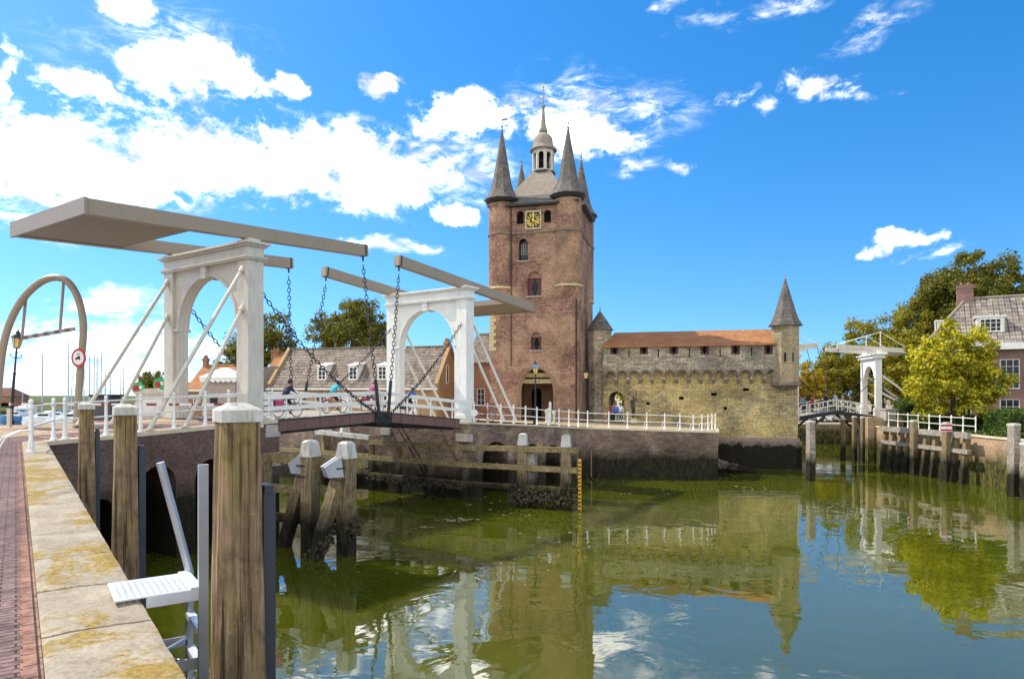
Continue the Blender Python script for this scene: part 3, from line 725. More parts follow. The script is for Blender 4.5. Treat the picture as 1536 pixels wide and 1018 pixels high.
def drawbridge(Pn, sg, z0, zm, tm, tip, rear, zt, zr, mats, label, boxlen, braces, chains):
    root = thing('drawbridge', label, 'drawbridge', xy(Pn, z0), group='the two halves of the white double drawbridge')
    A = a * sg
    def g(t, s, z): return V((Pn.x, Pn.y, 0)) + A * t + c * s + Zu * z
    pm, plank, bm_ = mats
    cs = 0.78
    portal = None
    for s_ in (0.0, BW):
        mb = MB(); mb.box(g(0, s_, (z0 - .3 + 12.6) / 2), (cs, cs, 12.6 - z0 + .3), A)
        mb.box(g(0, s_, z0 + 0.12), (cs + .1, cs + .1, 0.24), A)
        mb.build('column', pm, root)
    # arched panel between the columns
    w0, w1 = cs / 2, BW - cs / 2; mid = BW / 2; r_ = (w1 - w0) / 2 - 0.30; zs = 12.0 - r_
    out = [(w0, z0), (w0 + .3, z0), (w0 + .3, zs)]
    out += [(mid - r_ * math.cos(math.pi * i / 20), zs + r_ * math.sin(math.pi * i / 20)) for i in range(1, 20)]
    out += [(w1 - .3, zs), (w1 - .3, z0), (w1, z0), (w1, 12.6), (w0, 12.6)]
    mb = MB(); mb.facade(g(0.22 * sg if False else 0, 0, 0) + A * 0.24, c, A, out, thick=0.48)
    lin = mb.build('arch_panel', plank, root)
    mb = MB()
    arcp = [(mid - (r_ + .06) * math.cos(math.pi * i / 20), zs + (r_ + .06) * math.sin(math.pi * i / 20)) for i in range(0, 21)]
    for off in (0.26, -0.26):
        for i in range(20):
            p, q = arcp[i], arcp[i + 1]
            mb.bar(g(off, p[0], p[1]), g(off, q[0], q[1]), 0.07, 0.13, up=V((0, 0, 1)) if 5 < i < 14 else c, ext=0.01)
        mb.hbox(g(off * 1.25, mid, 12.17), A * .1, c * .2, Zu * .26)
        for s_ in (w0 + .15, w1 - .15): mb.hbox(g(off * 1.05, s_, zs), A * .09, c * .2, Zu * .07)
    mb.build('arch_moulding', pm, lin)
    mb = MB()
    def ring(z1, z2, o): mb.hbox(g(0, mid, (z1 + z2) / 2), A * (cs / 2 + o), c * (BW / 2 + cs / 2 + o), Zu * (z2 - z1) / 2)
    ring(12.6, 13.02, 0.02); ring(13.02, 13.12, 0.12); ring(13.12, 13.22, 0.24); ring(12.44, 12.52, 0.09); ring(12.52, 12.597, 0.14)
    mb.build('cornice', pm, root)
    for s_ in (0.0, BW):
        zb_ = zr + (zt - zr) * rear / (rear + tip) - 0.58
        mb = MB(); mb.box(g(0, s_, (13.22 + zb_) / 2), (0.62, 0.6, max(0.08, zb_ - 13.22)), A)
        mb.box(g(0, s_, 13.26), (0.9, 0.74, 0.08), A); mb.build('bearing_block', pm, root)
    # balance beams with the weighted tail
    fr = thing('balance_frame', None, None, xy(Pn, z0)) ; fr.parent = root; fr.location = (0, 0, 0)
    for s_ in (0.0, BW):
        bb = MB(); bb.bar(g(-rear, s_, zr - .29), g(tip, s_, zt - .29), 0.42, 0.58); bo = bb.build('beam', bm_, fr)
        ib = MB(); d_ = (g(tip, s_, zt) - g(-rear, s_, zr)).normalized()
        q = g(tip, s_, zt - .29) - d_ * 0.18; ib.bar(q - d_ * .04, q + d_ * .04, 0.45, 0.61); ib.tube(q - Zu * .28, q - Zu * .55, 0.05)
        ib.build('iron_band', m['black'], fr)
    tl = zt - zr; zz = lambda t: zr + tl * (t + rear) / (rear + tip)
    bx = MB(); bx.bar(g(-rear + .02, mid, zr - .36), g(-rear + boxlen, mid, zz(-rear + boxlen) - .36), BW - 0.43, 0.36); bx.build('weight_box', m['under_planks'], fr)
    bx = MB(); bx.bar(g(-rear - .04, -.25, zr - .29), g(-rear - .04, BW + .25, zr - .29), 0.12, 0.62); bx.build('tail_board', bm_, fr)
    # struts
    for s_ in (0.0, BW):
        for (zt_, tf, zf) in braces:
            mb = MB(); p, q = g(-cs / 2 + .02, s_, zt_), g(-tf, s_, zf); mb.tube(p, q, 0.085, n=8)
            mb.tube(q + Zu * -.02, q + Zu * .02, 0.2); mb.tube(p - (q - p).normalized() * .02, p + (q - p).normalized() * .25, 0.12)
            mb.build('strut', pm, root)
    # leaf
    lf = thing('leaf', None, None, xy(Pn, z0)); lf.parent = root; lf.location = (0, 0, 0)
    t0 = 1.15; e = 0.42
    mb = MB(); mb.bar(g(t0, mid, z0 - .06), g(tm, mid, zm - .06), BW + 2 * e - .26, 0.12); mb.build('deck', m['deck'], lf)
    for s_ in (-e, BW + e):
        mb = MB(); mb.bar(g(t0, s_, z0 - .27), g(tm, s_, zm - .27), 0.12, 0.5)
        for k_ in range(7): t_ = t0 + (tm - t0) * (k_ + .5) / 7; mb.hbox(g(t_, s_, lerp(z0, zm, (t_ - t0) / (tm - t0)) - .27), A * .02, c * .09, Zu * .24)
        mb.build('girder', m['rust'], lf)
        mb = MB(); mb.bar(g(t0, s_, z0 + .005), g(tm, s_, zm + .005), 0.2, 0.045); mb.build('edge_strip', m['black'], lf)
    mb = MB()
    for k_ in range(6):
        s_ = k_ * BW / 5; mb.bar(g(t0 + .1, s_, z0 - .42), g(tm - .1, s_, zm - .42), 0.16, 0.5)
    mb.hbox(g(tm - .25, mid, zm - .42), A * .14, c * (BW / 2 + e), Zu * .3)
    mb.build('floor_beam', m['black'], lf)
    for s_ in (-e + .05, BW + e - .05):
        for hh in (0.52, 1.02):
            mb = MB(); mb.bar(g(0.42 if hh < 2 else 0, s_, z0 + hh), g(tm - .08, s_, zm + hh), 0.06, 0.19); mb.build('rail_board', m['white'], lf)
        for k_ in range(4):
            t_ = t0 + .5 + (tm - t0 - .6) * k_ / 3; zq = lerp(z0, zm, (t_ - t0) / (tm - t0))
            mb = MB(); mb.box(g(t_, s_ + (.06 if s_ < 1 else -.06), zq + .56), (.07, .06, 1.1), A); mb.build('rail_post', m['white'], lf)
    # chains: hangers from the beam tips, stays from the columns
    for s_ in (0.0, BW):
        top = g(tip - .18, s_, zt - 1.1); so_ = -e - .12 if s_ == 0 else BW + e + .12
        bot = g(tm - .35, so_, zm - .15)
        j = lerp(top, bot, 0.775)
        mb = MB(); chain(mb, top + Zu * .05, j, 0, 0.30, 0.024); mb.build('hanger_chain', m['black'], root)
        mb = MB(); mb.tube(j + Zu * .1, bot, 0.09, n=8); mb.lathe(bot - Zu * .12, [(0.0, 0), (.18, .02), (.18, .16), (0.09, .2)], 10); mb.build('hanger_rod', m['black'], root)
        mb = MB(); chain(mb, g(cs / 2, s_ + (.0), chains[0]), bot + Zu * .12 - A * .25, chains[1], 0.28, 0.025); mb.build('stay_chain', m['black'], root)
    for s_ in (-e - .02, BW + e + .02): mb = MB(); mb.hbox(g(tm - .3, s_, zm - .3), A * .3, c * .12, Zu * .3); mb.build('lifting_shoe', m['black'], lf)
    return root
ztop = {}
drawbridge(NL, 1, 5.33, 5.56, 7.66, 6.86, 6.84, 14.33, 13.62, (m['cream'], m['cream_planks'], m['tan']),
           'near half of the white double drawbridge, its grey-brown beams tipping left over the paved quay', 4.2,
           [(12.1, 4.48, 5.16), (10.4, 3.02, 5.2)], (11.3, 0.55))
drawbridge(NR, -1, 4.93, 5.53, 7.66, 6.13, 7.64, 14.25, 13.0, (m['white'], m['white_planks'], m['tan']),
           'far half of the white double drawbridge, standing before the brick tower', 2.9,
           [(11.6, 5.77, 4.5), (9.9, 4.3, 4.6)], (10.9, 0.35))
# ------------------------------------------------------------------ windows and plain houses
def window(par, O, ux, n, u0, z0, u1, z1, inset=0.12, fw=0.09, bars=(1, 2), fm=None, gm=None, name='window'):
    """a glazed window set back in its opening: pane with a frame and glazing bars as its sub-part"""
    O = V(O)
    mb = MB(); mb.hbox(O + ux * (u0 + u1) / 2 + Zu * (z0 + z1) / 2 - n * (inset + .03), ux * (u1 - u0) / 2, n * .02, Zu * (z1 - z0) / 2)
    p = mb.build(name, gm or m['glass'], par)
    mb = MB()
    def b(ua, za, ub, zb_, d=0.0): mb.hbox(O + ux * (ua + ub) / 2 + Zu * (za + zb_) / 2 - n * (inset - .03 + d), ux * (ub - ua) / 2, n * .035, Zu * (zb_ - za) / 2)
    b(u0, z0, u0 + fw, z1); b(u1 - fw, z0, u1, z1); b(u0 + fw, z1 - fw, u1 - fw, z1); b(u0 + fw, z0, u1 - fw, z0 + fw)
    for i in range(1, bars[0] + 1):
        uu = u0 + (u1 - u0) * i / (bars[0] + 1); b(uu - fw * .25, z0 + fw, uu + fw * .25, z1 - fw, .015)
    for i in range(1, bars[1] + 1):
        q = z0 + (z1 - z0) * i / (bars[1] + 1); b(u0 + fw, q - fw * .2, u1 - fw, q + fw * .2, .02)
    f = mb.build('frame', fm or m['white'], par)
    f.parent = p
    return p
def roof_gable(mb, O, ux, uy, w_, d_, ze, zr, over=0.3, hip=(0, 0), th=0.12):
    def q(u, v, z): return O + ux * u + uy * v + Zu * z
    k = (zr - ze) / (d_ / 2)
    for sgn in (0, 1):
        v0, vm = (-over, d_ / 2) if sgn == 0 else (d_ + over, d_ / 2)
        z0 = ze - k * over
        p = [q(-over if hip[0] else -.12, v0, z0), q(w_ + (over if hip[1] else .12), v0, z0), q(w_ - hip[1] + (0 if hip[1] else .12), vm, zr), q(hip[0] - (0 if hip[0] else .12), vm, zr)]
        mb.add(p + [x - Zu * th for x in p], [(0, 1, 2, 3), (4, 5, 6, 7), (0, 1, 5, 4), (1, 2, 6, 5), (3, 0, 4, 7)])
    for s_, h_ in ((0, hip[0]), (1, hip[1])):
        if h_:
            u0 = -over if s_ == 0 else w_ + over; ur = h_ if s_ == 0 else w_ - h_
            p = [q(u0, -over, ze - k * over), q(u0, d_ + over, ze - k * over), q(ur, d_ / 2, zr)]
            mb.add(p + [x - Zu * th for x in p], [(0, 1, 2), (3, 4, 5), (0, 1, 4, 3)])
def chimney(par, p, wx, wy, h, ux, mat, pots=2):
    mb = MB(); mb.box(p + Zu * h / 2, (wx, wy, h), ux); mb.box(p + Zu * (h - .12), (wx + .14, wy + .14, .14), ux); mb.box(p + Zu * (h + .06), (wx + .06, wy + .06, .12), ux)
    o = mb.build('chimney', mat, par)
    mb = MB(True)
    for i in range(pots): mb.lathe(p + ux * (i - (pots - 1) / 2) * wx * .45 + Zu * (h + .1), [(.12, 0), (.1, .35)], 8)
    q = mb.build('chimney_pot', m['house'], par); q.parent = o
    return o
def house(label, O, ux, w_, d_, z0, ze, zr, wall, roofm, wins=(), side=(), hip=(0, 0), chims=(), gutter=True, name='brick_house', group=None, doors=(), fm=None, parapet=False):
    O = xy(V(O), 0); uy = Zu.cross(ux); n = -uy
    t = thing(name, label, 'house', xy(O, z0), group)
    mb = MB()
    ho = [rect(*x[:4]) for x in wins] + [rect(*x) for x in doors]
    mb.facade(O, ux, n, rect(0, z0 - 1.0, w_, ze), ho, thick=0.3, reveal=0.3)
    g = 0 if hip[0] else 1
    for s_, ox, nn in ((0, 0, -ux), (1, w_, ux)):
        gab = [(0.3, z0 - 1), (d_ - .3, z0 - 1), (d_ - .3, ze), (0.3, ze)] if hip[s_] else [(0.3, z0 - 1), (d_ - .3, z0 - 1), (d_ - .3, ze), (d_ / 2, zr - .1), (.3, ze)]
        mb.facade(O + ux * ox, uy, nn, gab, thick=0.3)
    mb.facade(O + uy * d_, ux, uy, rect(0, z0 - 1, w_, ze), thick=0.3)
    mb.build('wall', wall, t)
    mb = MB(); roof_gable(mb, O, ux, uy, w_, d_, ze + .04, zr + .06, hip=hip); ro = mb.build('roof', roofm, t)
    mb = MB(True); mb.path([O + ux * (hip[0] - .1) + uy * d_ / 2 + Zu * (zr + .08), O + ux * (w_ - hip[1] + .1) + uy * d_ / 2 + Zu * (zr + .08)], .12, 6)
    for s_, h_ in ((0, hip[0]), (1, hip[1])):
        if h_:
            for v in (-.3, d_ + .3):
                k = (zr - ze) / (d_ / 2)
                mb.path([O + ux * (-.3 if s_ == 0 else w_ + .3) + uy * v + Zu * (ze - k * .3 + .12), O + ux * (h_ if s_ == 0 else w_ - h_) + uy * d_ / 2 + Zu * (zr + .1)], .12, 6)
    q = mb.build('ridge_tiles', m['lead'] if hip[0] else roofm, t); q.parent = ro
    if gutter:
        mb = MB(); zg = ze - (zr - ze) / (d_ / 2) * .3
        mb.bar(O + ux * -.2 - uy * .36 + Zu * (zg - .02), O + ux * (w_ + .2) - uy * .36 + Zu * (zg - .02), 0.14, 0.16)
        mb.bar(O + ux * -.05 - uy * .05 + Zu * (ze - .22), O + ux * (w_ + .05) - uy * .05 + Zu * (ze - .22), 0.12, 0.3)
        mb.build('gutter', m['white'], t)
    for x in wins: window(t, O, ux, n, *x[:4], bars=x[4] if len(x) > 4 else (1, 2), fm=fm)
    for x in doors:
        mb = MB(); mb.hbox(O + ux * (x[0] + x[2]) / 2 + Zu * (x[1] + x[3]) / 2 - n * .2, ux * (x[2] - x[0]) / 2, n * .04, Zu * (x[3] - x[1]) / 2); mb.build('door', m['white'], t)
    for (u, v, z, wx, wy, h) in chims:
        co = chimney(t, O + ux * u + uy * v + Zu * z, wx, wy, h, ux, wall); co.parent = ro
    if parapet:
        for ox in (0, w_):
            mb = MB()
            for v0, v1 in ((-.1, d_ / 2), (d_ + .1, d_ / 2)):
                mb.bar(O + ux * ox + uy * v0 + Zu * (ze + .12), O + ux * ox + uy * v1 + Zu * (zr + .22), .34, .24)
            mb.build('gable_coping', m['house3'], t)
    return t
side_right = True

# ------------------------------------------------------------------ the gate tower
def U(u, v, z): return V((TA.x, TA.y, 0)) + tx * u + ty * v + Zu * z
fO, fE = U(0, -.7, 0), U(1, -.7, 0)
def fu(px): return on_line(fO, fE, px)
def fz(px, py): return zat(py, lerp(fO, fE, fu(px)).y)
tw = thing('gate_tower', 'tall brick gate tower with clock, four spired corner turrets and pointed gateway', 'tower', U(3.1, 3.7, 4.0))
def pxr(x0, y0, x1, y1):
    xm = (x0 + x1) / 2
    return fu(x0), fz(xm, y1), fu(x1), fz(xm, y0)
W1 = [pxr(774.5, 316, 785.5, 336), pxr(815.5, 314.5, 826.5, 333.5)]
W2 = pxr(778, 357, 792, 391); W3 = pxr(791, 406, 812, 444); W4 = pxr(796, 497, 812, 525)
def ar(r, kind='round', rise=None): 
    h = (r[2] - r[0]) / 2; rr = rise or h
    return arch((r[0] + r[2]) / 2, r[1], r[2] - r[0], r[3] - rr, kind, 10, rise=rr)
GT = pxr(777, 551, 832, 632); GT = (GT[0], 3.6, GT[2], GT[3])
gatep = arch((GT[0] + GT[2]) / 2, GT[1], GT[2] - GT[0], GT[3] - 2.25, 'point', 10, rise=2.25)
mb = MB()
u0, u1, v0, v1, zt = -0.98, 7.3, -0.7, 8.15, 23.5
mb.facade(U(0, v0, 0), tx, -ty, rect(u0, 2.5, u1, zt), [ar(W1[0]), ar(W1[1]), ar(W2), ar(W3), ar(W4), gatep], thick=1.0, reveal=0.5)
sl_ = [rect(1.2, 12.2, 1.5, 13.6), rect(3.0, 16.2, 3.4, 17.4), rect(3.2, 10.6, 3.5, 12.0), rect(5.0, 10.0, 5.3, 11.4), rect(5.2, 19.2, 5.8, 20.4)]
mb.facade(U(u1, v0 + 1.0, 0), ty, tx, rect(0, 2.5, v1 - v0 - 2.0, zt), sl_, thick=0.5)
mb.facade(U(u0, v0 + 1.0, 0), ty, -tx, rect(0, 2.5, v1 - v0 - 2.0, zt), thick=0.5)
mb.facade(U(0, v1, 0), tx, ty, rect(u0, 2.5, u1, zt), thick=1.0)
body = mb.build('wall', m['tower'], tw)
mb = MB()
for r in W1: mb.hbox(U((r[0] + r[2]) / 2, v0 + .42, (r[1] + r[3]) / 2), tx * (r[2] - r[0]) * .6, ty * .03, Zu * (r[3] - r[1]) * .55)
mb.hbox(U(u1 - .4, 3, 15), tx * .02, ty * 3.2, Zu * 6)
mb.build('opening_shade', m['dark'], tw)  # dark plates set behind the openings to paint the shade inside
# windows
r = W2; mb = MB(); mb.facade(U(0, v0 + .40, 0), tx, -ty, ar((r[0] - .02, r[1] - .02, r[2] + .02, r[3] + .02)), thick=0.05); wp = mb.build('window', m['glass'], tw)
mb = MB()
for i in range(4): uu = r[0] + (r[2] - r[0]) * (.2 + .2 * i); mb.hbox(U(uu, v0 + .37, r[1] + (r[3] - r[1]) * .52), tx * .018, ty * .02, Zu * .55)
for i in range(4): mb.hbox(U((r[0] + r[2]) / 2, v0 + .36, r[1] + (r[3] - r[1]) * (.34 + .12 * i)), tx * .3, ty * .02, Zu * .018)
q = mb.build('lattice', m['block'], tw); q.parent = wp
mb = MB(); mb.hbox(U((r[0] + r[2]) / 2, v0 - .03, r[1] - .06), tx * .55, ty * .12, Zu * .05); mb.build('sill', m['block'], tw)
for r in (W3, W4):
    rr = (r[2] - r[0]) / 2; zs_ = r[3] - rr
    mb = MB(); mb.facade(U(0, v0 + .16, 0), tx, -ty, ar((r[0] - .01, zs_, r[2] + .01, r[3] + .01), rise=rr), thick=0.3); mb.build('tympanum', m['tower'], tw)
    mb = MB(); mb.hbox(U((r[0] + r[2]) / 2, v0 + .36, (r[1] + zs_) / 2), tx * rr, ty * .02, Zu * (zs_ - r[1]) / 2); wp = mb.build('window', m['glass'], tw)
    for k in (-1, 1):
        um = (r[0] + r[2]) / 2
        # shutters cut so the dark pane shows as a diamond between them
        e0, e1 = um + k * rr * .98, um + k * .05
        zm_ = (r[1] + zs_) / 2; hh = (zs_ - r[1]) / 2 * .96
        pts = [(e0, zm_ - hh), (e1, zm_ - hh), (e1 + k * rr * .45, zm_), (e1, zm_ + hh), (e0, zm_ + hh)]
        mb = MB(); mb.prism([U(p[0], v0 + .28, p[1]) for p in pts], ty * .05); q = mb.build('shutter', m['red'], tw); q.parent = wp
    mb = MB(); mb.hbox(U((r[0] + r[2]) / 2, v0 + .02, r[1] - .04), tx * (rr + .1), ty * .12, Zu * .05); mb.build('sill', m['block'], tw)
# arch rings of brick round the openings
def ring(pts, rad, mat, name, off=-.02):
    mb = MB(); mb.path([U(p[0], v0 + off, p[1]) for p in pts], rad, 6); return mb.build(name, mat, tw)
m['arch_brick'] = M_brick('arch_brick', (0.36, 0.19, 0.13), (0.27, 0.13, 0.10), (0.34, 0.26, 0.2), 0.12, 0.1)
for r in (W2, W3, W4): ring(ar(r)[1:-0 or None][1:], .07, m['arch_brick'], 'window_arch')
gp = gatep[2:]
ring([gatep[1]] + gp + [gatep[0]], .15, m['arch_brick'], 'gate_arch', .02)
# gateway: plastered jambs, lintel beams and the dark passage
mb = MB(); inn_ = [(p[0] * .965 + (GT[0] + GT[2]) / 2 * .035, p[1] - .06) for p in gatep]
mb.facade(U(0, v0 + .5, 0), tx, -ty, [(GT[0] - .4, 3.2), (GT[2] + .4, 3.2), (GT[2] + .4, GT[3] + .3), (GT[0] - .4, GT[3] + .3)], [inn_], thick=0.5); mb.build('gate_jamb', m['tower_trim'], tw)
gz1, gz2 = fz(805, 575), fz(805, 563.5)
mb = MB(); mb.hbox(U((GT[0] + GT[2]) / 2, v0 + 1.25, gz1 + .22), tx * 2.0, ty * .25, Zu * .2); mb.hbox(U((GT[0] + GT[2]) / 2, v0 + 1.3, gz2 + .1), tx * 2.0, ty * .22, Zu * .2)
mb.build('lintel', m['tower_trim'], tw)
mb = MB(); gm_ = (GT[0] + GT[2]) / 2
mb.facade(U(0, v0 + 4.3, 0), tx, -ty, rect(GT[0] - .6, 3.2, GT[2] + .6, gz2 + 2.6), [arch(GT[0] + .75, 3.4, 1.0, 6.5, 'round')], thick=.4)
mb.facade(U(GT[2] + .45, v0 + 1.0, 0), ty, -tx, rect(0, 3.2, 3.3, gz2 + 2.6), thick=.2); mb.facade(U(GT[0] - .45, v0 + 1.0, 0), ty, tx, rect(0, 3.2, 3.3, gz2 + 2.6), [arch(1.6, 3.4, 1.5, 6.4, 'round')], thick=.2)
mb.hbox(U(gm_, v0 + 2.6, gz2 + 2.7), tx * 2.6, ty * 1.7, Zu * .1)
mb.build('passage', m['house'], tw)
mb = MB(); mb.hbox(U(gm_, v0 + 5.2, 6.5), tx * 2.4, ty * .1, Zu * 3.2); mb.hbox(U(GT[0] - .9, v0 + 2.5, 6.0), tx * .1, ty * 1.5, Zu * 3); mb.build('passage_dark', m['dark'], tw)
# corner turrets
for i, (u, v, tip) in enumerate(((0, 0, 30.9), (6.24, 0, 30.6), (6.24, 7.45, 30.0), (0, 7.45, 30.1))):
    cc = U(u, v, 0)
    zc = 16.1 if i != 2 else 15.6
    mb = MB(True); mb.lathe(cc, [(0.35, zc - 1.5), (0.8, zc - .9), (1.2, zc - .1), (1.25, zc + .1), (1.25, 24.3)], 28); to = mb.build('corner_turret', m['tower'], tw, sharp=40)
    mb = MB(True); mb.lathe(cc, [(1.25, zc - .02), (1.34, zc + .02), (1.34, zc + .14), (1.25, zc + .18)], 28, cap=False); q = mb.build('corbel_ring', m['tower_trim'], tw); q.parent = to
    mb = MB(True); mb.lathe(cc, [(1.25, 21.0), (1.33, 21.05), (1.33, 21.17), (1.25, 21.22)], 28, cap=False); q = mb.build('string_course', m['corbel'], tw); q.parent = to
    mb = MB(True); mb.lathe(cc, [(1.25, 24.02), (1.46, 24.1), (1.60, 24.32), (1.62, 24.42)], 28, cap=False); q = mb.build('eaves', m['black'], tw); q.parent = to
    mb = MB(); a0 = math.atan2(tx.y, tx.x) + math.pi / 8
    mb.lathe(cc, [(1.74, 24.36), (1.36, 24.85), (1.08, 25.4), (0.88, 26.1), (0.07, tip)], 8, a0); q = mb.build('spire', m['slate'], tw); q.parent = to
    mb = MB(True); mb.lathe(cc, [(.1, tip - .1), (.13, tip + .05), (.07, tip + .12), (.05, tip + .3), (.12, tip + .4), (.05, tip + .5), (.02, tip + 1.0), (.01, tip + 1.3)], 8)
    if i == 0: mb.hbox(cc + tx * .28 + Zu * (tip + 1.05), tx * .26, ty * .02, Zu * .09)
    q = mb.build('finial', m['lead'], tw); q.parent = to
mb = MB(); mb.hbox(U(3.12, v0 - .02, 21.12), tx * 1.95, ty * .08, Zu * .07); mb.build('string_course', m['corbel'], tw)
mb = MB(); mb.hbox(U(u1 + .02, 3.7, 21.12), tx * .07, ty * 2.6, Zu * .07); mb.build('string_course', m['corbel'], tw)
# eaves and roof
mb = MB(); mb.hbox(U(3.12, v0 - .18, 23.62), tx * 2.5, ty * .32, Zu * .1); mb.hbox(U(u1 + .18, 3.7, 23.62), ty * 2.9, tx * .3, Zu * .12); mb.hbox(U(u0 - .18, 3.7, 23.62), ty * 2.9, tx * .3, Zu * .12); mb.build('cornice', m['black'], tw)
mb = MB()
def rr_(hu, hv, z): return [U(3.12 - hu, 3.72 - hv, z), U(3.12 + hu, 3.72 - hv, z), U(3.12 + hu, 3.72 + hv, z), U(3.12 - hu, 3.72 + hv, z)]
mb.loft([rr_(4.3, 4.8, 23.7), rr_(2.85, 2.9, 24.95), rr_(2.7, 2.75, 25.0)]); mb.build('roof', m['slate'], tw)
mb = MB(); mb.loft([rr_(2.75, 2.8, 24.97), rr_(0.75, .8, 28.0)]); mb.build('upper_roof', m['lead'], tw)
# clock
cu0, cz0, cu1, cz1 = pxr(788.5, 317.5, 812, 343)
cm, cz = (cu0 + cu1) / 2, (cz0 + cz1) / 2; hw = (cu1 - cu0) / 2
clk = thing('clock', None, None, U(cm, v0, cz)); clk.parent = tw; clk.location = clk.location - tw.location
mb = MB(); mb.hbox(U(cm, v0 - .05, cz), tx * (hw - .09), ty * .05, Zu * (hw - .02)); mb.build('dial', m['black'], clk)
mb = MB()
for k in (-1, 1):
    mb.hbox(U(cm + k * (hw - .045), v0 - .06, cz), tx * .045, ty * .08, Zu * (hw + .1)); mb.hbox(U(cm, v0 - .06, cz + k * (hw + .045)), tx * (hw - .092), ty * .08, Zu * .06)
mb.build('clock_frame', m['tower_trim'], clk)
rom = ['XII', 'I', 'II', 'III', 'IIII', 'V', 'VI', 'VII', 'VIII', 'IX', 'X', 'XI']
mb = MB(); Rn = hw * .70
def cl(x, y, d=.115): return U(cm + x, v0 - d, cz + y)
def cbar(x0, y0, x1, y1, w_, d=.115):
    p, q = V((x0, y0)), V((x1, y1)); e = (q - p).normalized(); s_ = V((-e.y, e.x)) * w_ / 2
    mb.prism([cl(*(p + s_), d), cl(*(p - s_), d), cl(*(q - s_), d), cl(*(q + s_), d)], ty * .02)
for i, tx_ in enumerate(rom):
    th = math.pi / 2 - i * math.pi / 6; e = V((math.cos(th), math.sin(th))); s_ = V((e.y, -e.x))
    wd = {'I': .06, 'V': .11, 'X': .11}; tot = sum(wd[ch] for ch in tx_) ; x = -tot / 2; hh = hw * .17
    for ch in tx_:
        cxx = x + wd[ch] / 2; x += wd[ch]; b = e * Rn + s_ * cxx
        if ch == 'I': cbar(*(b - e * hh), *(b + e * hh), .036)
        elif ch == 'V': cbar(*(b - e * hh), *(b + e * hh - s_ * .04), .034); cbar(*(b - e * hh), *(b + e * hh + s_ * .04), .034, .116)
        else: cbar(*(b - e * hh - s_ * .04), *(b + e * hh + s_ * .04), .034); cbar(*(b - e * hh + s_ * .04), *(b + e * hh - s_ * .04), .034, .116)
for rad in (hw * .46,):
    for i in range(28):
        t0_, t1_ = 2 * math.pi * i / 28, 2 * math.pi * (i + 1) / 28
        cbar(rad * math.cos(t0_), rad * math.sin(t0_), rad * math.cos(t1_), rad * math.sin(t1_), .03, .11)
for k in range(4):
    th = math.pi / 4 + k * math.pi / 2; b = V((math.cos(th), math.sin(th))) * hw * 1.12; cbar(*(b * .97), *(b * 1.05), .09, .108)
mb.build('numerals', m['gold'], clk)
mb = MB(); cbar(-.02, -.2, .03, hw * .8, .08, .14); cbar(-.12, .09, hw * .5, -hw * .34, .10, .15); mb.build('hands', m['gold'], clk)
# lantern
lc = U(3.12, 3.72, 0); la0 = math.atan2(tx.y, tx.x)
lant = thing('lantern', None, None, lc + Zu * 27); lant.parent = tw; lant.location = lant.location - tw.location
mb = MB(); mb.lathe(lc, [(1.25, 26.9), (1.12, 27.75), (1.24, 27.8), (1.24, 27.9), (1.0, 27.9)], 8, la0 + math.pi / 8); mb.build('drum', m['slate'], lant)
mb = MB(); ap = 1.0; sd = 2 * ap * math.tan(math.pi / 8)
for k in range(8):
    th = la0 + k * math.pi / 4; nn = V((math.cos(th), math.sin(th), 0)); tt = V((-nn.y, nn.x, 0))
    mb.facade(lc + nn * ap - tt * sd / 2, tt, nn, rect(0, 27.88, sd, 30.15), [arch(sd / 2, 28.05, sd * .60, 29.45, 'round', 8)], thick=.14)
mb.build('belfry', m['cream'], lant)
mb = MB(True)
for k, (zz_, rr0) in enumerate(((29.0, .36), (28.3, .26), (28.35, .2))):
    oc = lc + (V((0, 0, 0)) if k == 0 else tx * (.45 if k == 1 else -.45) - ty * .3)
    mb.lathe(oc, [(rr0, zz_), (rr0 * .8, zz_ + rr0 * .4), (rr0 * .55, zz_ + rr0 * 1.2), (.02, zz_ + rr0 * 1.5)], 10)
mb.hbox(lc + Zu * 29.62, tx * .9, ty * .06, Zu * .07); mb.hbox(lc + Zu * 28.85, ty * .9, tx * .05, Zu * .05)
mb.build('bells', m['bronze'], lant)
mb = MB(True); mb.lathe(lc, [(.5, 28.0), (.5, 30.1)], 8); mb.build('belfry_shade', m['dark'], lant)  # dark cylinder added so the belfry looks shaded inside
mb = MB(True); mb.lathe(lc, [(1.1, 30.05), (1.32, 29.98), (1.34, 30.08), (1.04, 30.4), (0.96, 30.7), (0.94, 31.0), (0.82, 31.35), (.55, 31.62), (.34, 31.76), (.30, 31.8), (.42, 31.86), (.44, 31.98), (.30, 32.3), (.15, 33.6), (.1, 34.2), (.2, 34.3), (.2, 34.45), (.08, 34.55), (.045, 35.6), (.03, 36.3)], 16, la0)
mb.build('dome', m['lead'], lant, sharp=50)
mb = MB(); mb.tube(lc + Zu * 36.2, lc + Zu * 36.55, .09); mb.tube(lc + Zu * 35.25 - tx * .75, lc + Zu * 35.25 + tx * .75, .03); mb.build('weather_vane', m['gold'], lant)
# downpipe, quoins
mb = MB(True)
for uu, za, zb_ in ((7.12, 4.2, 15.0), (1.1, 9.0, 23.4)): mb.path([U(uu, v0 - .1, zb_), U(uu, v0 - .1, za)], .07 if uu > 2 else .04, 6)
mb.build('downpipe', m['black'], tw)
mb = MB()
zq = 10.6; k = 0
while zq < 15.0:
    wq = .42 if k % 2 else .62
    mb.hbox(U(u0 + wq / 2 - .03, v0 + .05, zq), tx * wq / 2, ty * .09, Zu * .15); zq += .33; k += 1
mb.build('quoins', m['tower_trim'], tw)

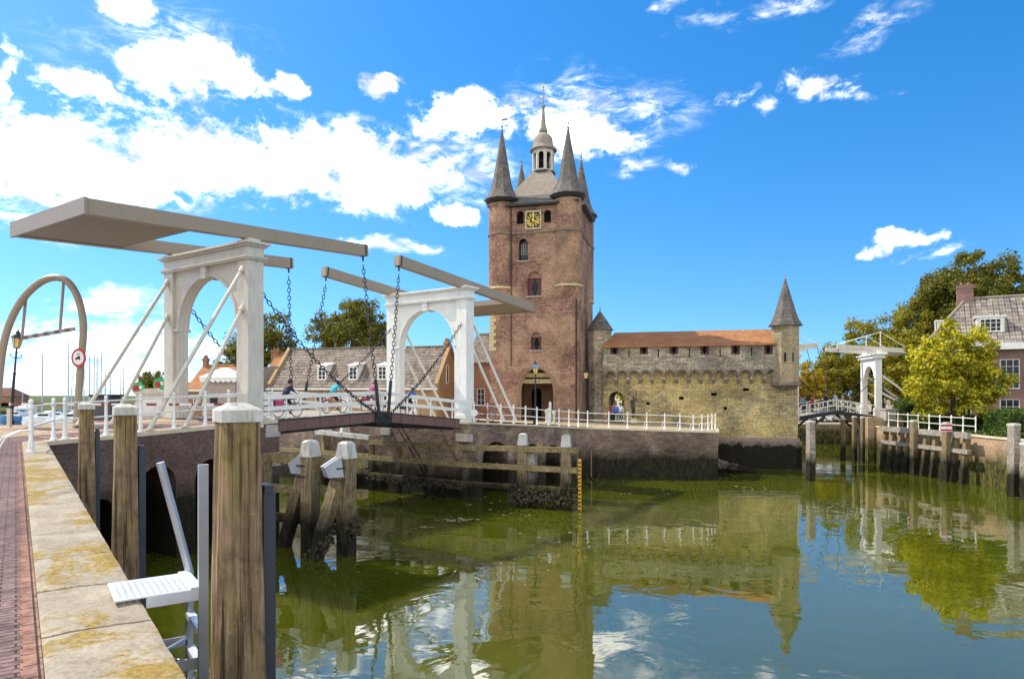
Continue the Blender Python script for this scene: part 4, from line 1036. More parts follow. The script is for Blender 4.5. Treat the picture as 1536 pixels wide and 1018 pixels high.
# ------------------------------------------------------------------ the fortified wall beside the tower
CO = V((24.7, 59.0, 0)) - tx * 16.8; cn = -ty
def cu(px): return on_line(CO, CO + tx, px)
def czp(px, py): return zat(py, (CO + tx * cu(px)).y)
ca = thing('castle_wall', 'yellow stone fortress wall with arcaded parapet, red tiled roof and small arched doorway', 'castle', xy(CO + tx * 8, 3.6))
gx0, gx1 = cu(913), cu(935.5); gzt = czp(924, 587)
garch = arch((gx0 + gx1) / 2, 2.8, gx1 - gx0, gzt - (gx1 - gx0) / 2, 'round', 12)
holes = [garch]
for px_, py_, w_ in ((972, 605, .34), (1022, 597, .42), (1071, 591, .5), (1119, 584, .5), (1088, 552 + 60, .3)):
    u_, z_ = cu(px_), czp(px_, py_); holes.append(rect(u_ - w_ / 2, z_ - .13, u_ + w_ / 2, z_ + .13))
zsp, zcr, zbot, zev = 8.02, 8.62, 7.72, 10.85
mb = MB(); mb.facade(CO, tx, cn, rect(0, -3, 16.8, zcr + .6), holes, thick=0.9)
mb.facade(CO + tx * 16.8, ty, tx, rect(0.9, -3, 5.0, zev), thick=.6)
mb.facade(CO + ty * 5.0, tx, ty, rect(0, -3, 16.8, zev), [garch], thick=.6)
mb.build('wall', m['castle'], ca)
mb = MB(); mb.facade(CO + tx * gx0 + ty * .9, ty, tx, rect(0, 2.8, 3.6, gzt + .3), thick=.3); mb.facade(CO + tx * (gx1) + ty * .9, ty, -tx, rect(0, 2.8, 3.6, gzt + .3), thick=.3)
mb.hbox(CO + tx * (gx0 + gx1) / 2 + ty * 2.7 + Zu * (gzt + .4), tx * 1.2, ty * 1.8, Zu * .1); mb.build('doorway_passage', m['castle_up'], ca)
ua, ub = cu(905.5), cu(1168); nb = 14; bw_ = (ub - ua) / nb; leg = .24
out = [(ua, zbot), (ua + leg, zbot), (ua + leg, zsp)]
for i in range(nb):
    c0 = ua + leg / 2 + (i + .5) * (ub - ua - leg) / nb; hw_ = ((ub - ua - leg) / nb - leg) / 2
    for k in range(9):
        th = math.pi * (1 - k / 8); out.append((c0 + hw_ * math.cos(th), zsp + hw_ * math.sin(th) * 1.15))
    out += [(c0 + hw_ + .0001, zbot), (c0 + hw_ + leg, zbot)] if i < nb - 1 else [(c0 + hw_, zbot), (ub, zbot)]
    if i < nb - 1: out.append((c0 + hw_ + leg, zsp - .0001))
out += [(ub, zev), (ua, zev)]
eo = []
for px_ in (922, 966, 1011, 1057, 1103, 1152):
    u_ = cu(px_); z1_ = czp(px_, 517.5); z0_ = czp(px_, 531.5); eo.append(rect(u_ - .36, z0_, u_ + .36, min(z1_, zev - .06)))
sl2 = [rect(cu(q) - .05, 9.75, cu(q) + .05, 10.5) for q in (944, 988, 1034, 1080, 1127)]
mb = MB(); mb.facade(CO - ty * .38, tx, cn, out, eo + sl2, thick=.38, reveal=.38); mb.build('parapet', m['castle_up'], ca)
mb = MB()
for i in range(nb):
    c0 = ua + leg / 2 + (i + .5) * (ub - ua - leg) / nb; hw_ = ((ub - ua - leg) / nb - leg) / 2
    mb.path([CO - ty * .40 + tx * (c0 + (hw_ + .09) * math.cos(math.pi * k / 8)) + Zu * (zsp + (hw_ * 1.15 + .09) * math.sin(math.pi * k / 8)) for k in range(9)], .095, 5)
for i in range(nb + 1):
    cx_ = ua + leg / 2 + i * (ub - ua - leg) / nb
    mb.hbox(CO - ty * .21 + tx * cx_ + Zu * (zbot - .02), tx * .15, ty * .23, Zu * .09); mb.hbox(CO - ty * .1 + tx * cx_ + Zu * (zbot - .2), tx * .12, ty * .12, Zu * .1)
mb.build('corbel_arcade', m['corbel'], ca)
mb = MB()
for r in eo: mb.hbox(CO + tx * (r[0][0] + r[1][0]) / 2 + ty * -.06 + Zu * (r[0][1] + r[2][1]) / 2, tx * .42, ty * .03, Zu * .5)
for r in sl2 + holes[1:]: mb.hbox(CO + tx * (r[0][0] + r[1][0]) / 2 + ty * (-.1 if r in sl2 else .3) + Zu * (r[0][1] + r[2][1]) / 2, tx * (abs(r[1][0] - r[0][0]) / 2 + .05), ty * .03, Zu * (abs(r[2][1] - r[0][1]) / 2 + .05))
mb.build('loophole_shade', m['dark'], ca)  # black plates give the parapet holes and slots their painted shade
for r in eo:
    ss = MB(); um = (r[0][0] + r[1][0]) / 2; zm_ = (r[0][1] + r[2][1]) / 2
    for k in (-1, 1): ss.prism([CO - ty * .16 + tx * (um + k * .34) + Zu * (zm_ - .42), CO - ty * .16 + tx * (um + k * .03) + Zu * (zm_ - .42), CO - ty * .16 + tx * (um + k * .2) + Zu * zm_, CO - ty * .16 + tx * (um + k * .03) + Zu * (zm_ + .42), CO - ty * .16 + tx * (um + k * .34) + Zu * (zm_ + .42)], ty * .04)
    ss.build('shutter', m['red'], ca)
# roof: eaves to the front, hipped at the tower end
mb = MB(); r0, r1 = ua - .1, cu(1172); e_ = .62
def cq(u, v, z): return CO + tx * u + ty * v + Zu * z
zrg = 12.28
p = [cq(r0, -e_, 10.82), cq(r1, -e_, 10.82), cq(r1, 2.2, zrg), cq(r0 + .9, 2.2, zrg), cq(r0, 5.2, 10.82), cq(r1, 5.2, 10.82)]
mb.add(p + [x - Zu * .14 for x in p], [(0, 1, 2, 3), (3, 2, 5, 4), (0, 3, 4), (6, 7, 8, 9), (9, 8, 11, 10), (6, 9, 10), (0, 1, 7, 6), (4, 5, 11, 10), (0, 4, 10, 6), (1, 2, 8, 7), (2, 5, 11, 8)])
mb.build('roof', m['redtile'], ca)
mb = MB(); mb.hbox(CO + tx * 8.55 - ty * .18 + Zu * -.3, tx * 8.4, ty * .22, Zu * 2.65); mb.hbox(CO + tx * 16.9 + ty * 2.2 + Zu * -.3, tx * .2, ty * 2.6, Zu * 2.65)
q_ = CO - ty * .39
mb.add([q_ + tx * .15 + Zu * 2.35, q_ + tx * 16.95 + Zu * 2.35, CO + tx * 16.95 + Zu * 2.62 + ty * .01, CO + tx * .15 + Zu * 2.62 + ty * .01], [(0, 1, 2, 3)])
mb.build('plinth', m['plinth'], ca)
# bartizan on the water corner and stair turret beside the tower
m['castle_turret'] = M_brick('pale_turret_stone', (0.42, 0.33, 0.19), (0.30, 0.24, 0.15), (0.27, 0.22, 0.14), 0.4, 0.15, patch=[((0.20, 0.18, 0.15), .8, .5, .62, .6)], grime=0.45, bump=.7)
bc = V((23.78, 59.42, 0)); b0 = math.atan2(tx.y, tx.x) + math.pi / 8
mb = MB(); mb.lathe(bc, [(1.16, 7.45), (1.16, 12.42)], 8, b0); bz = mb.build('bartizan', m['castle_turret'], ca)
mb = MB(); mb.lathe(bc, [(.9, 6.95), (1.12, 7.15), (1.3, 7.2), (1.3, 7.46), (1.16, 7.5)], 8, b0); q = mb.build('bartizan_corbel', m['corbel'], ca); q.parent = bz
mb = MB(); mb.lathe(bc, [(1.5, 12.36), (1.42, 12.44), (1.14, 12.9), (.92, 13.5), (.05, 16.45)], 8, b0); q = mb.build('spire', m['slate'], ca); q.parent = bz
mb = MB(True); mb.lathe(bc, [(.07, 16.3), (.13, 16.45), (.05, 16.55), (.03, 16.9), (.008, 17.2)], 8); q = mb.build('finial', m['lead'], ca); q.parent = bz
mb = MB()
for px_ in (1168, 1184): 
    d_ = V(((px_ - CX) / F, 1, 0)); mb.hbox(bc + V((-.45 if px_ < 1175 else .2, -1.1, 9.6)), fx * .05, V((0, .06, 0)), Zu * .4)
q = mb.build('arrow_slit', m['dark'], ca); q.parent = bz
sc_ = V((8.35, 64.75, 0))
mb = MB(); mb.lathe(sc_, [(1.12, 3), (1.12, 12.5)], 8, b0); st = mb.build('stair_turret', m['castle_up'], ca)
mb = MB(); mb.lathe(sc_, [(1.32, 12.45), (1.28, 12.55), (.05, 14.3), (.03, 14.7)], 8, b0); q = mb.build('turret_roof', m['slate'], ca); q.parent = st

# ------------------------------------------------------------------ houses
side_right = True
RO = V((-7.17, 65.0, 0)) - tx * 18.2
row = house('long low brick house with weathered pantile roof and three white dormers behind the drawbridge', RO, tx, 18.2, 7.2, 4.1, 7.25, 11.1, m['house3'], m['pantile'],
            wins=[(5.2, 4.9, 6.2, 6.3), (10.2, 4.9, 11.2, 6.3), (12.6, 4.9, 13.5, 6.3), (1.6, 4.9, 2.6, 6.3)], doors=[(15.2, 4.1, 16.2, 6.2), (8.0, 4.1, 9.0, 6.2)],
            side=[(2.6, 7.6, 3.1, 9.2)], chims=[(17.9, 3.6, 11.0, .5, .6, .55)], name='brick_house', parapet=True)
mb = MB(); q0 = RO + tx * 18.215; mb.hbox(q0 + ty * 2.85 + Zu * 8.4, ty * .26, tx * .02, Zu * .85); gw = mb.build('gable_window', m['glass'], row)
mb = MB()
for k in (-1, 1): mb.hbox(q0 + ty * (2.85 + k * .29) + Zu * 8.4, ty * .05, tx * .05, Zu * .9); mb.hbox(q0 + ty * 2.85 + Zu * (8.4 + k * .87), ty * .235, tx * .05, Zu * .05)
q = mb.build('frame', m['white'], row); q.parent = gw
for px_ in (479, 526, 570):
    u_ = on_line(RO, RO + tx, px_); 
    d_ = thing('dormer', None, None, RO + tx * u_ + Zu * 8); d_.parent = row; d_.location = d_.location - row.location
    o_ = RO + tx * u_ + ty * .55
    mb = MB(); zb_, zt_ = 7.85, 9.2
    pr = [o_ + Zu * zb_, o_ + ty * 1.3 + Zu * (zb_ + 1.35), o_ + ty * 1.5 + Zu * (zt_ + .25), o_ + Zu * zt_]
    for k in (-.5, .44): mb.prism([p_ + tx * k for p_ in pr], tx * .06)
    mb.build('cheek', m['white'], d_)
    mb = MB(); mb.prism([o_ - tx * .62 - ty * .12 + Zu * zt_, o_ + tx * .62 - ty * .12 + Zu * zt_, o_ + tx * .62 + ty * 1.6 + Zu * (zt_ + .3), o_ - tx * .62 + ty * 1.6 + Zu * (zt_ + .3)], Zu * .12); mb.build('dormer_roof', m['white'], d_)
    window(d_, xy(o_, 0) - ty * .02, tx, -ty, -.5, zb_ - .05, .5, zt_ - .02, inset=.0, fw=.14, bars=(1, 2))
house('tall brick house with pantile roof pressed between the drawbridge gate and the tower', V((-4.6, 70.2, 0)), tx, 5.2, 7, 4.1, 9.85, 12.75, m['house'], m['pantile'], gutter=False, wins=[(1.0, 5.2, 1.9, 7.0)], name='brick_house')
house('low brick house with orange tiled roof behind the dark vaulted shed', V((-30.0, 84, 0)), fx, 8.5, 7, 4.1, 9.2, 11.6, m['house'], m['redtile'], gutter=False, wins=[(1, 6.2, 2, 7.6), (3.6, 6.2, 4.6, 7.6)], chims=[(-.2, 3.4, 9.0, 1.0, .9, 2.9)], name='brick_house')
house('small red roofed brick house seen through the near drawbridge gate', V((-34.5, 72.5, 0)), fx * 1.0, 5.0, 8, 4.1, 7.0, 9.5, m['house'], m['redtile'], wins=[(.6, 5.0, 1.4, 6.3), (2.2, 5.0, 3.0, 6.3)], chims=[(.2, 4, 9.0, .5, .5, 1.3)], name='brick_house')
m['browntile'] = M_tiles('dark_brown_tile', [(0.12, 0.05, 0.035), (0.17, 0.075, 0.05), (0.2, 0.1, 0.06)], .3, .3, wave=False)
house('distant brown roofed house on the green dyke beside the dark lamp post', V((-209, 268, 0)), fx, 13, 9, 3.4, 5.2, 8.2, m['house'], m['browntile'], gutter=False, hip=(3.5, 3.5), name='farmhouse')
sh = thing('boat_shed', 'dark vaulted boat shed between the near gate and the long brick house', 'shed', (-24.5, 72, 4.2))
mb = MB(True)
prof = [(-3.6, 4.0), (-3.6, 6.8)] + [(-3.6 * math.cos(math.pi * i / 12), 6.8 + 2.5 * math.sin(math.pi * i / 12)) for i in range(1, 12)] + [(3.6, 6.8), (3.6, 4.0)]
mb.prism([V((-24.8 + p_[0], 71, p_[1])) for p_ in prof], V((0, 8, 0))); m['shed'] = M_flat('dark_shed_metal', (0.17, 0.14, 0.12), .6, .2); mb.build('hull', m['shed'], sh)
mb = MB(); mb.hbox(V((-26.6, 70.95, 5.6)), fx * .35, V((0, .06, 0)), Zu * 1.6); mb.hbox(V((-25.0, 70.95, 5.6)), fx * .3, V((0, .06, 0)), Zu * 1.6); mb.build('door', m['house3'], sh)
tn = thing('pavilion', 'small pavilion with scalloped white canopy roof beside the near gate column', 'pavilion', (-28.6, 66, 4.2))
mb = MB(); mb.hbox(V((-28.1, 67, 5.9)), fx * 1.55, V((0, 1.5, 0)), Zu * 1.9); m['pavwall'] = M_flat('taupe_panels', (0.33, 0.26, 0.22), .7); mb.build('wall', m['pavwall'], tn)
mb = MB(); ct = V((-28.1, 67, 0)); rg = []
for z_, h_ in ((7.75, 1.75), (8.05, 1.8), (9.0, .25)): rg.append([ct + V((sx_ * h_, sy_ * h_, z_)) for sx_, sy_ in ((-1, -1), (1, -1), (1, 1), (-1, 1))])
mb.loft(rg)
for k in range(7):
    x_ = -28.1 - 1.75 + .5 * k + .25; mb.prism([V((x_ - .25, 65.24, 7.76)), V((x_ - .18, 65.24, 7.6)), V((x_, 65.24, 7.54)), V((x_ + .18, 65.24, 7.6)), V((x_ + .25, 65.24, 7.76))], V((0, .03, 0)))
mb.build('canopy', m['white'], tn)
mb = MB(); mb.hbox(V((-28.6, 65.48, 5.9)), fx * .35, V((0, .04, 0)), Zu * .45); mb.build('window', m['glass'], tn)

# merchant house on the right quay
hx = V((0.87, -0.493, 0)).normalized(); hy = Zu.cross(hx); HO = V((39.3, 64.6, 0))
side_right = False
mh = house('tall brick merchant house with grey tiled hipped roof, two chimneys and white cornice', HO, hx, 13, 9.5, 3.5, 11.2, 15.7, m['house2'], m['pantile_grey'],
           wins=[(2.2, 6.9, 3.5, 9.6, (2, 3)), (5.6, 6.9, 7.1, 9.6, (2, 3)), (8.9, 6.9, 10.3, 9.6, (2, 3)), (5.6, 3.9, 7.1, 6.0, (2, 2)), (2.2, 3.9, 3.5, 6.0, (2, 2))],
           hip=(3.4, 3.4), chims=[(3.3, 4.75, 15.2, 1.35, .9, 1.75), (9.6, 4.75, 15.2, 1.35, .9, 1.75)], name='merchant_house')
mb = MB(); mb.hbox(HO + hx * 6.5 - hy * .28 + Zu * 10.75, hx * 6.8, hy * .26, Zu * .3); mb.hbox(HO - hx * .28 + hy * 4.75 + Zu * 10.75, hy * 4.7, hx * .26, Zu * .3); mb.build('cornice', m['white'], mh)
for nm, o_, ux_, n_, (uc, vc) in (('dormer', HO + hx * 5.0, hx, -hy, (0, 0)), ('dormer', HO + hy * 4.2, -hy, -hx, (0, 0))):
    d_ = thing(nm, None, None, xy(o_, 12)); d_.parent = mh; d_.location = d_.location - mh.location
    o2 = o_ - n_ * .9
    mb = MB(); mb.hbox(xy(o2, 12.75) - n_ * 1.0, ux_ * 1.05, n_ * 1.0, Zu * .75); mb.build('cheek', m['white'], d_)
    mb = MB(); mb.hbox(xy(o2, 13.57) - n_ * 1.0, ux_ * 1.22, n_ * 1.15, Zu * .07); mb.build('dormer_roof', m['white'], d_)
    window(d_, xy(o2, 0) + n_ * .03, ux_, n_, -.85, 12.15, .85, 13.4, inset=-.04, fw=.1, bars=(3, 2))
for (u_, z_) in ((4.9, 8.25), (7.75, 8.25), (8.25, 8.25), (10.9, 8.25)):
    mb = MB(); mb.hbox(HO + hx * u_ - hy * .05 + Zu * (z_ - .6), hx * .32, hy * .04, Zu * .75); mb.build('shutter', m['black'], mh)
# openings on the sunlit flank
for v_, z0_, z1_ in ((2.0, 7.2, 9.4), (5.2, 7.2, 9.4), (2.0, 4.2, 6.0)):
    window(mh, xy(HO, 0) + hy * v_ - hx * .02, -hy, -hx, -.6, z0_, .6, z1_, inset=-.03, fw=.14, bars=(1, 2))
# ------------------------------------------------------------------ far quay, right quay
def simple_wall(label, p0, p1, ztop0, ztop1, n_, mat, cop=True, name='quay_wall'):
    p0, p1 = V(p0), V(p1); L_ = (p1 - p0).length; d_ = (p1 - p0).normalized()
    t = thing(name, label, 'quay wall', xy(p0, 0))
    mb = MB(); mb.facade(xy(p0, 0), d_, n_, [(0, -3), (L_, -3), (L_, ztop1 - .12), (0, ztop0 - .12)], thick=.5); mb.build('wall', mat, t)
    if cop:
        mb = MB(); mb.bar(xy(p0 - n_ * .2, ztop0 - .05), xy(p1 - n_ * .2, ztop1 - .05), .55, .13); mb.build('coping', m['coping_r'], t)
    return t
simple_wall('low sunlit far quay wall below the parked cars', (20, 88.6, 0), (62, 84.2, 0), 2.6, 2.6, V((-.1, -.995, 0)), m['quay_lit'])
simple_wall('pale sunlit quay wall below the hedge on the right bank', (33.4, 15, 0), (33.4, 62.6, 0), 3.5, 3.5, V((-1, 0, 0)), m['quay_lit'])
ab = thing('bridge_abutment', 'stone abutment carrying the small white drawbridge on the right bank', 'abutment', (35, 66, 0))
abd = V((3.4, 8.6, 0)).normalized(); mb = MB(); mb.facade(V((32.75, 62.8, 0)), abd, V((-abd.y, abd.x, 0)), rect(0, -3, 9.3, 4.25), thick=.5); mb.facade(V((32.74, 62.78, 0)), fx, V((0, -1, 0)), rect(0, -3, 3.3, 4.25), thick=.5)
mb.hbox(V((37.1, 67.6, 3.95)), fx * 2.4, V((0, 4.4, 0)), Zu * .29); mb.build('wall', m['quay_lit'], ab)
mb = MB(); mb.hbox(V((34.6, 62.8, 4.5)), fx * .45, V((0, .5, 0)), Zu * .5); mb.hbox(V((34.6, 62.8, 5.03)), fx * .52, V((0, .57, 0)), Zu * .06); mb.build('corner_post', m['block'], ab)

# ------------------------------------------------------------------ small drawbridge on the right
sa = V((-.978, .208, 0)); sb = V((.208, .978, 0)); SN = V((35.4, 66.0, 0)); SW = 4.6
def small_bridge(P0, sg, zb, zm, tm, tip, rear, zt, zr, label):
    t = thing('drawbridge', label, 'drawbridge', xy(P0, zb), group='the two halves of the small white drawbridge')
    A = sa * sg
    def g(u, s_, z): return xy(P0, z) + A * u + sb * s_
    for s_ in (0, SW): mb = MB(); mb.box(g(0, s_, (zb + 9.9) / 2), (.52, .52, 9.9 - zb), A); mb.box(g(0, s_, zb + .4), (.66, .66, .8), A); mb.build('column', m['white'], t)
    mid = SW / 2; r_ = SW / 2 - .40; zs = 9.2 - r_ * 1.15
    out = [(.26, zb), (.40, zb), (.40, zs)] + [(mid - r_ * math.cos(math.pi * i / 16), zs + 1.15 * r_ * math.sin(math.pi * i / 16)) for i in range(1, 16)] + [(SW - .40, zs), (SW - .40, zb), (SW - .26, zb), (SW - .26, 9.9), (.26, 9.9)]
    mb = MB(); mb.facade(g(.2, 0, 0), sb, A, out, thick=.4); mb.build('arch_panel', m['white'], t)
    mb = MB(); mb.hbox(g(0, mid, 10.05), A * .45, sb * (mid + .5), Zu * .15); mb.hbox(g(0, mid, 10.26), A * .6, sb * (mid + .65), Zu * .06); mb.build('cornice', m['white'], t)
    for s_ in (0, SW):
        mb = MB(); mb.bar(g(-rear, s_, zr), g(tip, s_, zt), .30, .46); mb.build('beam', m['cream'], t)
        mb = MB(); mb.hbox(g(0, s_, 10.5), A * .25, sb * .25, Zu * .2); mb.build('bearing_block', m['white'], t)
        mb = MB(); pk = g(-.2, s_, zt + 1.35); mb.path([g(tip - .3, s_, zt + .3), pk, g(-rear + .2, s_, zr + .3)], .028, 6); mb.tube(g(-.2, s_, zr + .4), pk, .045); mb.build('truss_rod', m['white'], t)
        mb = MB(); mb.tube(g(tip - .1, s_, zt - .2), g(tm - .2, s_, zm + .1), .035, n=5); mb.build('hanger_rod', m['black'], t)
        mb = MB(); mb.tube(g(.2, s_, 8.0), g(tm - .5, s_, zm + .1), .04, n=5); mb.build('stay_chain', m['black'], t)
        mb = MB()
        for zz_, k in ((8.3, 5.2), (6.6, 4.0)): mb.tube(g(-.2, s_, zz_), g(-k, s_, zb + .1), .09, n=6)
        mb.build('strut', m['white'], t)
    mb = MB(); mb.hbox(g(-rear + .9, mid, zr - .1), A * .9, sb * (mid - .2), Zu * .2); mb.build('weight_box', m['cream'], t)
    mb = MB(); mb.bar(g(.5, mid, zb - .08), g(tm, mid, zm - .08), SW + .9, .14); mb.build('deck', m['deck'], t)
    for s_ in (-.45, SW + .45):
        mb = MB(); mb.bar(g(.3, s_, zb - .2), g(tm, s_, zm - .2), .14, .36); mb.bar(g(.4, s_, zb - 1.9), g(2.6, s_, lerp(zb, zm, .7) - .4), .16, .2); mb.build('girder', m['black'], t)
    for s_ in (-.4, SW + .4):
        mb = MB()
        for h_ in (.5, 1.02): mb.bar(g(.4, s_, zb + h_), g(tm, s_, zm + h_), .05, .09)
        for i in range(5): q = .4 + (tm - .45) * i / 4; mb.box(g(q, s_, lerp(zb, zm, (q - .4) / (tm - .4)) + .52), (.08, .07, 1.04), A)
        mb.build('railing', m['white'], t)
    return t
small_bridge(SN, 1, 4.3, 4.85, 3.72, 3.7, 2.7, 11.05, 10.55, 'near half of the small white drawbridge, its gate standing before the green trees')
small_bridge(SN + sa * 7.5, -1, 4.25, 4.85, 3.72, 2.1, 3.0, 11.2, 10.9, 'half of the small white drawbridge hidden behind the corner turret, only beam ends showing')

# ------------------------------------------------------------------ piles
def make_pile(h_top, w0, w1, seed, label, capm, loc, rz, group, depth=3.2, strip=True, sub=(6, 60), cap_h=.12, name='mooring_pile', mat=None, capw=.02, taper_cap=False):
    """squared timber pile, origin at water level; local +x points to the water side"""
    t = thing(name, label, 'pile', (0, 0, 0), group)
    nside, nz_ = sub; rings = []
    rnd = random.Random(seed); off = rnd.random() * 50
    hp_top = h_top - cap_h + .1 if taper_cap else h_top
    for i in range(nz_ + 1):
        z = -depth + (hp_top + depth) * i / nz_; w_ = lerp(w1, w0, max(0, z) / h_top) / 2
        rg = []
        for sd_ in range(4):
            for k in range(nside):
                u = -1 + 2 * k / nside
                x, y = ((u, -1), (1, u), (-u, 1), (-1, -u))[sd_]
                ch = .972 if k == 0 else 1.0
                nn = noise.noise(V((x * 4 + off, y * 4, z * .35))) * .016 + noise.noise(V((x * 11 + off, y * 11, z * 1.6))) * .010
                s_ = w_ * ch + nn * (w0 / .34)
                rg.append(V((x * s_, y * s_, z)))
        rings.append(rg)
    mb = MB(True); mb.loft(rings); mb.build('post', mat or m['pile'], t, sharp=32)
    h_ = w0 / 2 + capw
    mb = MB()
    def sq(k, z): return [V((-k, -k, z)), V((k, -k, z)), V((k, k, z)), V((-k, k, z))]
    if taper_cap: mb.loft([sq(h_ + .01, h_top - cap_h + .06), sq(h_ * .80, h_top - .07), sq(h_ * .45, h_top)])
    else: mb.loft([sq(h_, h_top - cap_h), sq(h_, h_top - .008), sq(h_ - .01, h_top), sq(.06, h_top + .042)])
    mb.build('cap', capm, t)
    if strip:
        mb = MB(); zt_ = h_top - .64; mb.box(V((w0 / 2 + .075, 0, (zt_ - depth) / 2)), (.09, .22, zt_ + depth)); mb.box(V((w0 / 2 + .075, 0, zt_ + .03)), (.07, .2, .06)); mb.build('rubbing_strip', m['rubber'], t)
        mb = MB()
        for k in range(3): mb.tube(V((w0 / 2 + .10, 0, zt_ - .3 - k)), V((w0 / 2 + .128, 0, zt_ - .3 - k)), .035)
        mb.build('bolt_heads', m['steel'], t)
    t.location = loc; t.rotation_euler = (0, 0, rz); ORG[t.name] = V(loc)
    return t
rq = math.atan2(qn.y, qn.x)
GQ = 'white capped mooring piles along the brick quay'
make_pile(6.475, .262, .49, 1, 'largest weathered mooring pile, nearest the ladder, white cap stained with lichen', m['captop'], (-2.06, 5.12, 0), rq, GQ, sub=(10, 90), cap_h=.095, capw=.014)
make_pile(6.385, .27, .47, 2, 'middle white capped mooring pile beside the coping, before the culvert arches', m['captop'], (-5.72, 10.1, 0), rq, GQ)
make_pile(6.32, .28, .44, 3, 'farthest white capped mooring pile, next to the corner of the quay', m['captop'], (-9.97, 16.0, 0), rq, GQ)
# ladder with its tread plate
ld = thing('quay_ladder', 'galvanised boarding ladder with perforated step plate resting on the coping', 'ladder', (-2.7, 5.9, 4.9))
rn = V((-2.57, 5.68, 0)); rf = V((-2.92, 6.18, 0)); ed = (rf - rn).normalized(); en = V((ed.y, -ed.x, 0))
mb = MB(); mb.bar(xy(rn, -1.5), xy(rn, 6.0), .075, .05, up=ed); mb.build('stile', m['steel'], ld)
mb = MB(); mb.path([xy(rf, -1.5), xy(rf, 4.98), xy(rf - en * .24 - ed * .02, 5.98)], .036, 8); mb.build('stile', m['steel'], ld)
for z_ in (4.60, 4.30, 4.0, 3.7, 3.4):
    mb = MB(); mb.bar(xy(rn + ed * .04, z_), xy(rf - ed * .03, z_), .07, .045); mb.build('rung', m['grate'], ld)
# tread plate: real perforations
mb = MB(); pw, pl = (rf - rn).length, .62; ho = []
for i in range(12):
    for j in range(11):
        u_, v_ = .05 + i * (pl - .1) / 11, .05 + j * (pw - .1) / 10
        ho.append([(u_ + .013 * math.cos(q * math.pi / 3), v_ + .013 * math.sin(q * math.pi / 3)) for q in range(6)])
po = xy(rn - en * .02, 4.975)
mb.facade(po, -en, Zu, rect(0, 0, pl, pw), ho, thick=.012, uy=ed)
mb.bar(po - Zu * .05, po - en * (pl - .22) - Zu * .05, .012, .09); mb.bar(po + ed * pw - Zu * .05, po - en * (pl - .22) + ed * pw - Zu * .05, .012, .09); mb.bar(po + Zu * .005 - en * .03, po + ed * pw + Zu * .005 - en * .03, .09, .02)
mb.build('step_plate', m['grate'], ld)
for zz_ in (4.36,):
    mb = MB(); e1, e2 = xy(rn, zz_), xy(rf, zz_); L3 = -en * .75
    mb.bar(e1, e1 + L3, .012, .09); mb.bar(e2, e2 + L3, .012, .09); mb.tube(e1 + L3 * .02, e2 + L3 * .8, .014); mb.tube(e2 + L3 * .02 + Zu * .025, e1 + L3 * .8 + Zu * .025, .014)
    mb.build('bracket', m['steel'], ld)

# dolphin on the left side of the channel
GD = 'timber dolphins beside the drawbridge'
dl = V((1.7, -.8, 0)).normalized(); rd = math.atan2(dl.y, dl.x)
dA, dB = V((-8.42, 28.5, 0)), V((-6.72, 27.7, 0))
df = thing('timber_dolphin', 'pair of leaning braced timber piles with white caps standing in the water left of centre', 'dolphin', xy(dA, 0))
def sqpost(mb, p0, p1, w_, nseg=8, seed=0, jit=.012, up=dl):
    p0, p1 = V(p0), V(p1); d_ = (p1 - p0).normalized(); s1 = d_.cross(up).normalized(); s2 = s1.cross(d_)
    rg = []
    for i in range(nseg + 1):
        q = lerp(p0, p1, i / nseg)
        rg.append([q + s1 * x * w_ / 2 + s2 * y * w_ / 2 + V((noise.noise(q * 2 + V((x, y, seed))), noise.noise(q * 2.3 + V((y, x, seed + 4))), 0)) * jit for x, y in ((-1, -1), (0, -1.02), (1, -1), (1.02, 0), (1, 1), (0, 1.02), (-1, 1), (-1.02, 0))])
    mb.loft(rg)
for k, (p_, bs) in enumerate(((dA, V((-9.95, 29.35, -.6))), (dB, V((-7.98, 26.95, -.6))))):
    mb = MB(); sqpost(mb, xy(p_, -3), xy(p_, 4.1), .56, 14, k); po_ = mb.build('pile', m['timber_v'], df)
    mb = MB(); mb.loft([[xy(p_, z_) + dl * (sx_ * h_) + V((-dl.y, dl.x, 0)) * (sy_ * h_) for sx_, sy_ in ((-1, -1), (1, -1), (1, 1), (-1, 1))] for h_, z_ in ((.31, 3.92), (.245, 4.52), (.14, 4.62))]); q = mb.build('cap', m['captop'], df); q.parent = po_
    top = xy(p_, 3.75) + (bs - p_) * .16; top.z = 3.45
    bs2 = bs + (bs - top) * .5
    mb = MB(); sqpost(mb, bs2, top, .44, 12, k + 9); st_ = mb.build('raking_strut', m['timber_v'], df)
    mb = MB(); hd = (xy(bs, 0) - xy(p_, 0)).normalized(); hs_ = V((hd.y, -hd.x, 0)); o_ = xy(p_, 3.2) + hd * .2
    mb.prism([o_ + hs_ * -.3 + hd * .62, o_ + hs_ * -.3 + hd * .78 + Zu * .42, o_ + hs_ * -.3 + hd * .1 + Zu * .84, o_ + hs_ * -.3], hs_ * .6); q = mb.build('steel_cap', m['capsteel'], df); q.parent = st_
    mb = MB(); mb.bar(xy(p_, 3.1) - hs_ * .31, xy(p_, 3.1) - hs_ * .31 + hd * .55, .02, .06); mb.bar(xy(p_, 3.55) - hs_ * .31, xy(p_, 3.55) - hs_ * .31 + hd * .5, .02, .06); mb.build('iron_strap', m['black'], df)
dn = V((-dl.y, dl.x, 0))
for z_, w_ in ((3.72, .42), (2.42, .34), (1.15, .34)):
    mb = MB(); mb.bar(xy(dA - dl * 3.0 + dn * .45, z_), xy(dB + dl * (.62 if z_ > 1.2 else -.3) + dn * .45, z_), .34, w_); mb.build('waling_beam', m['timber'], df)
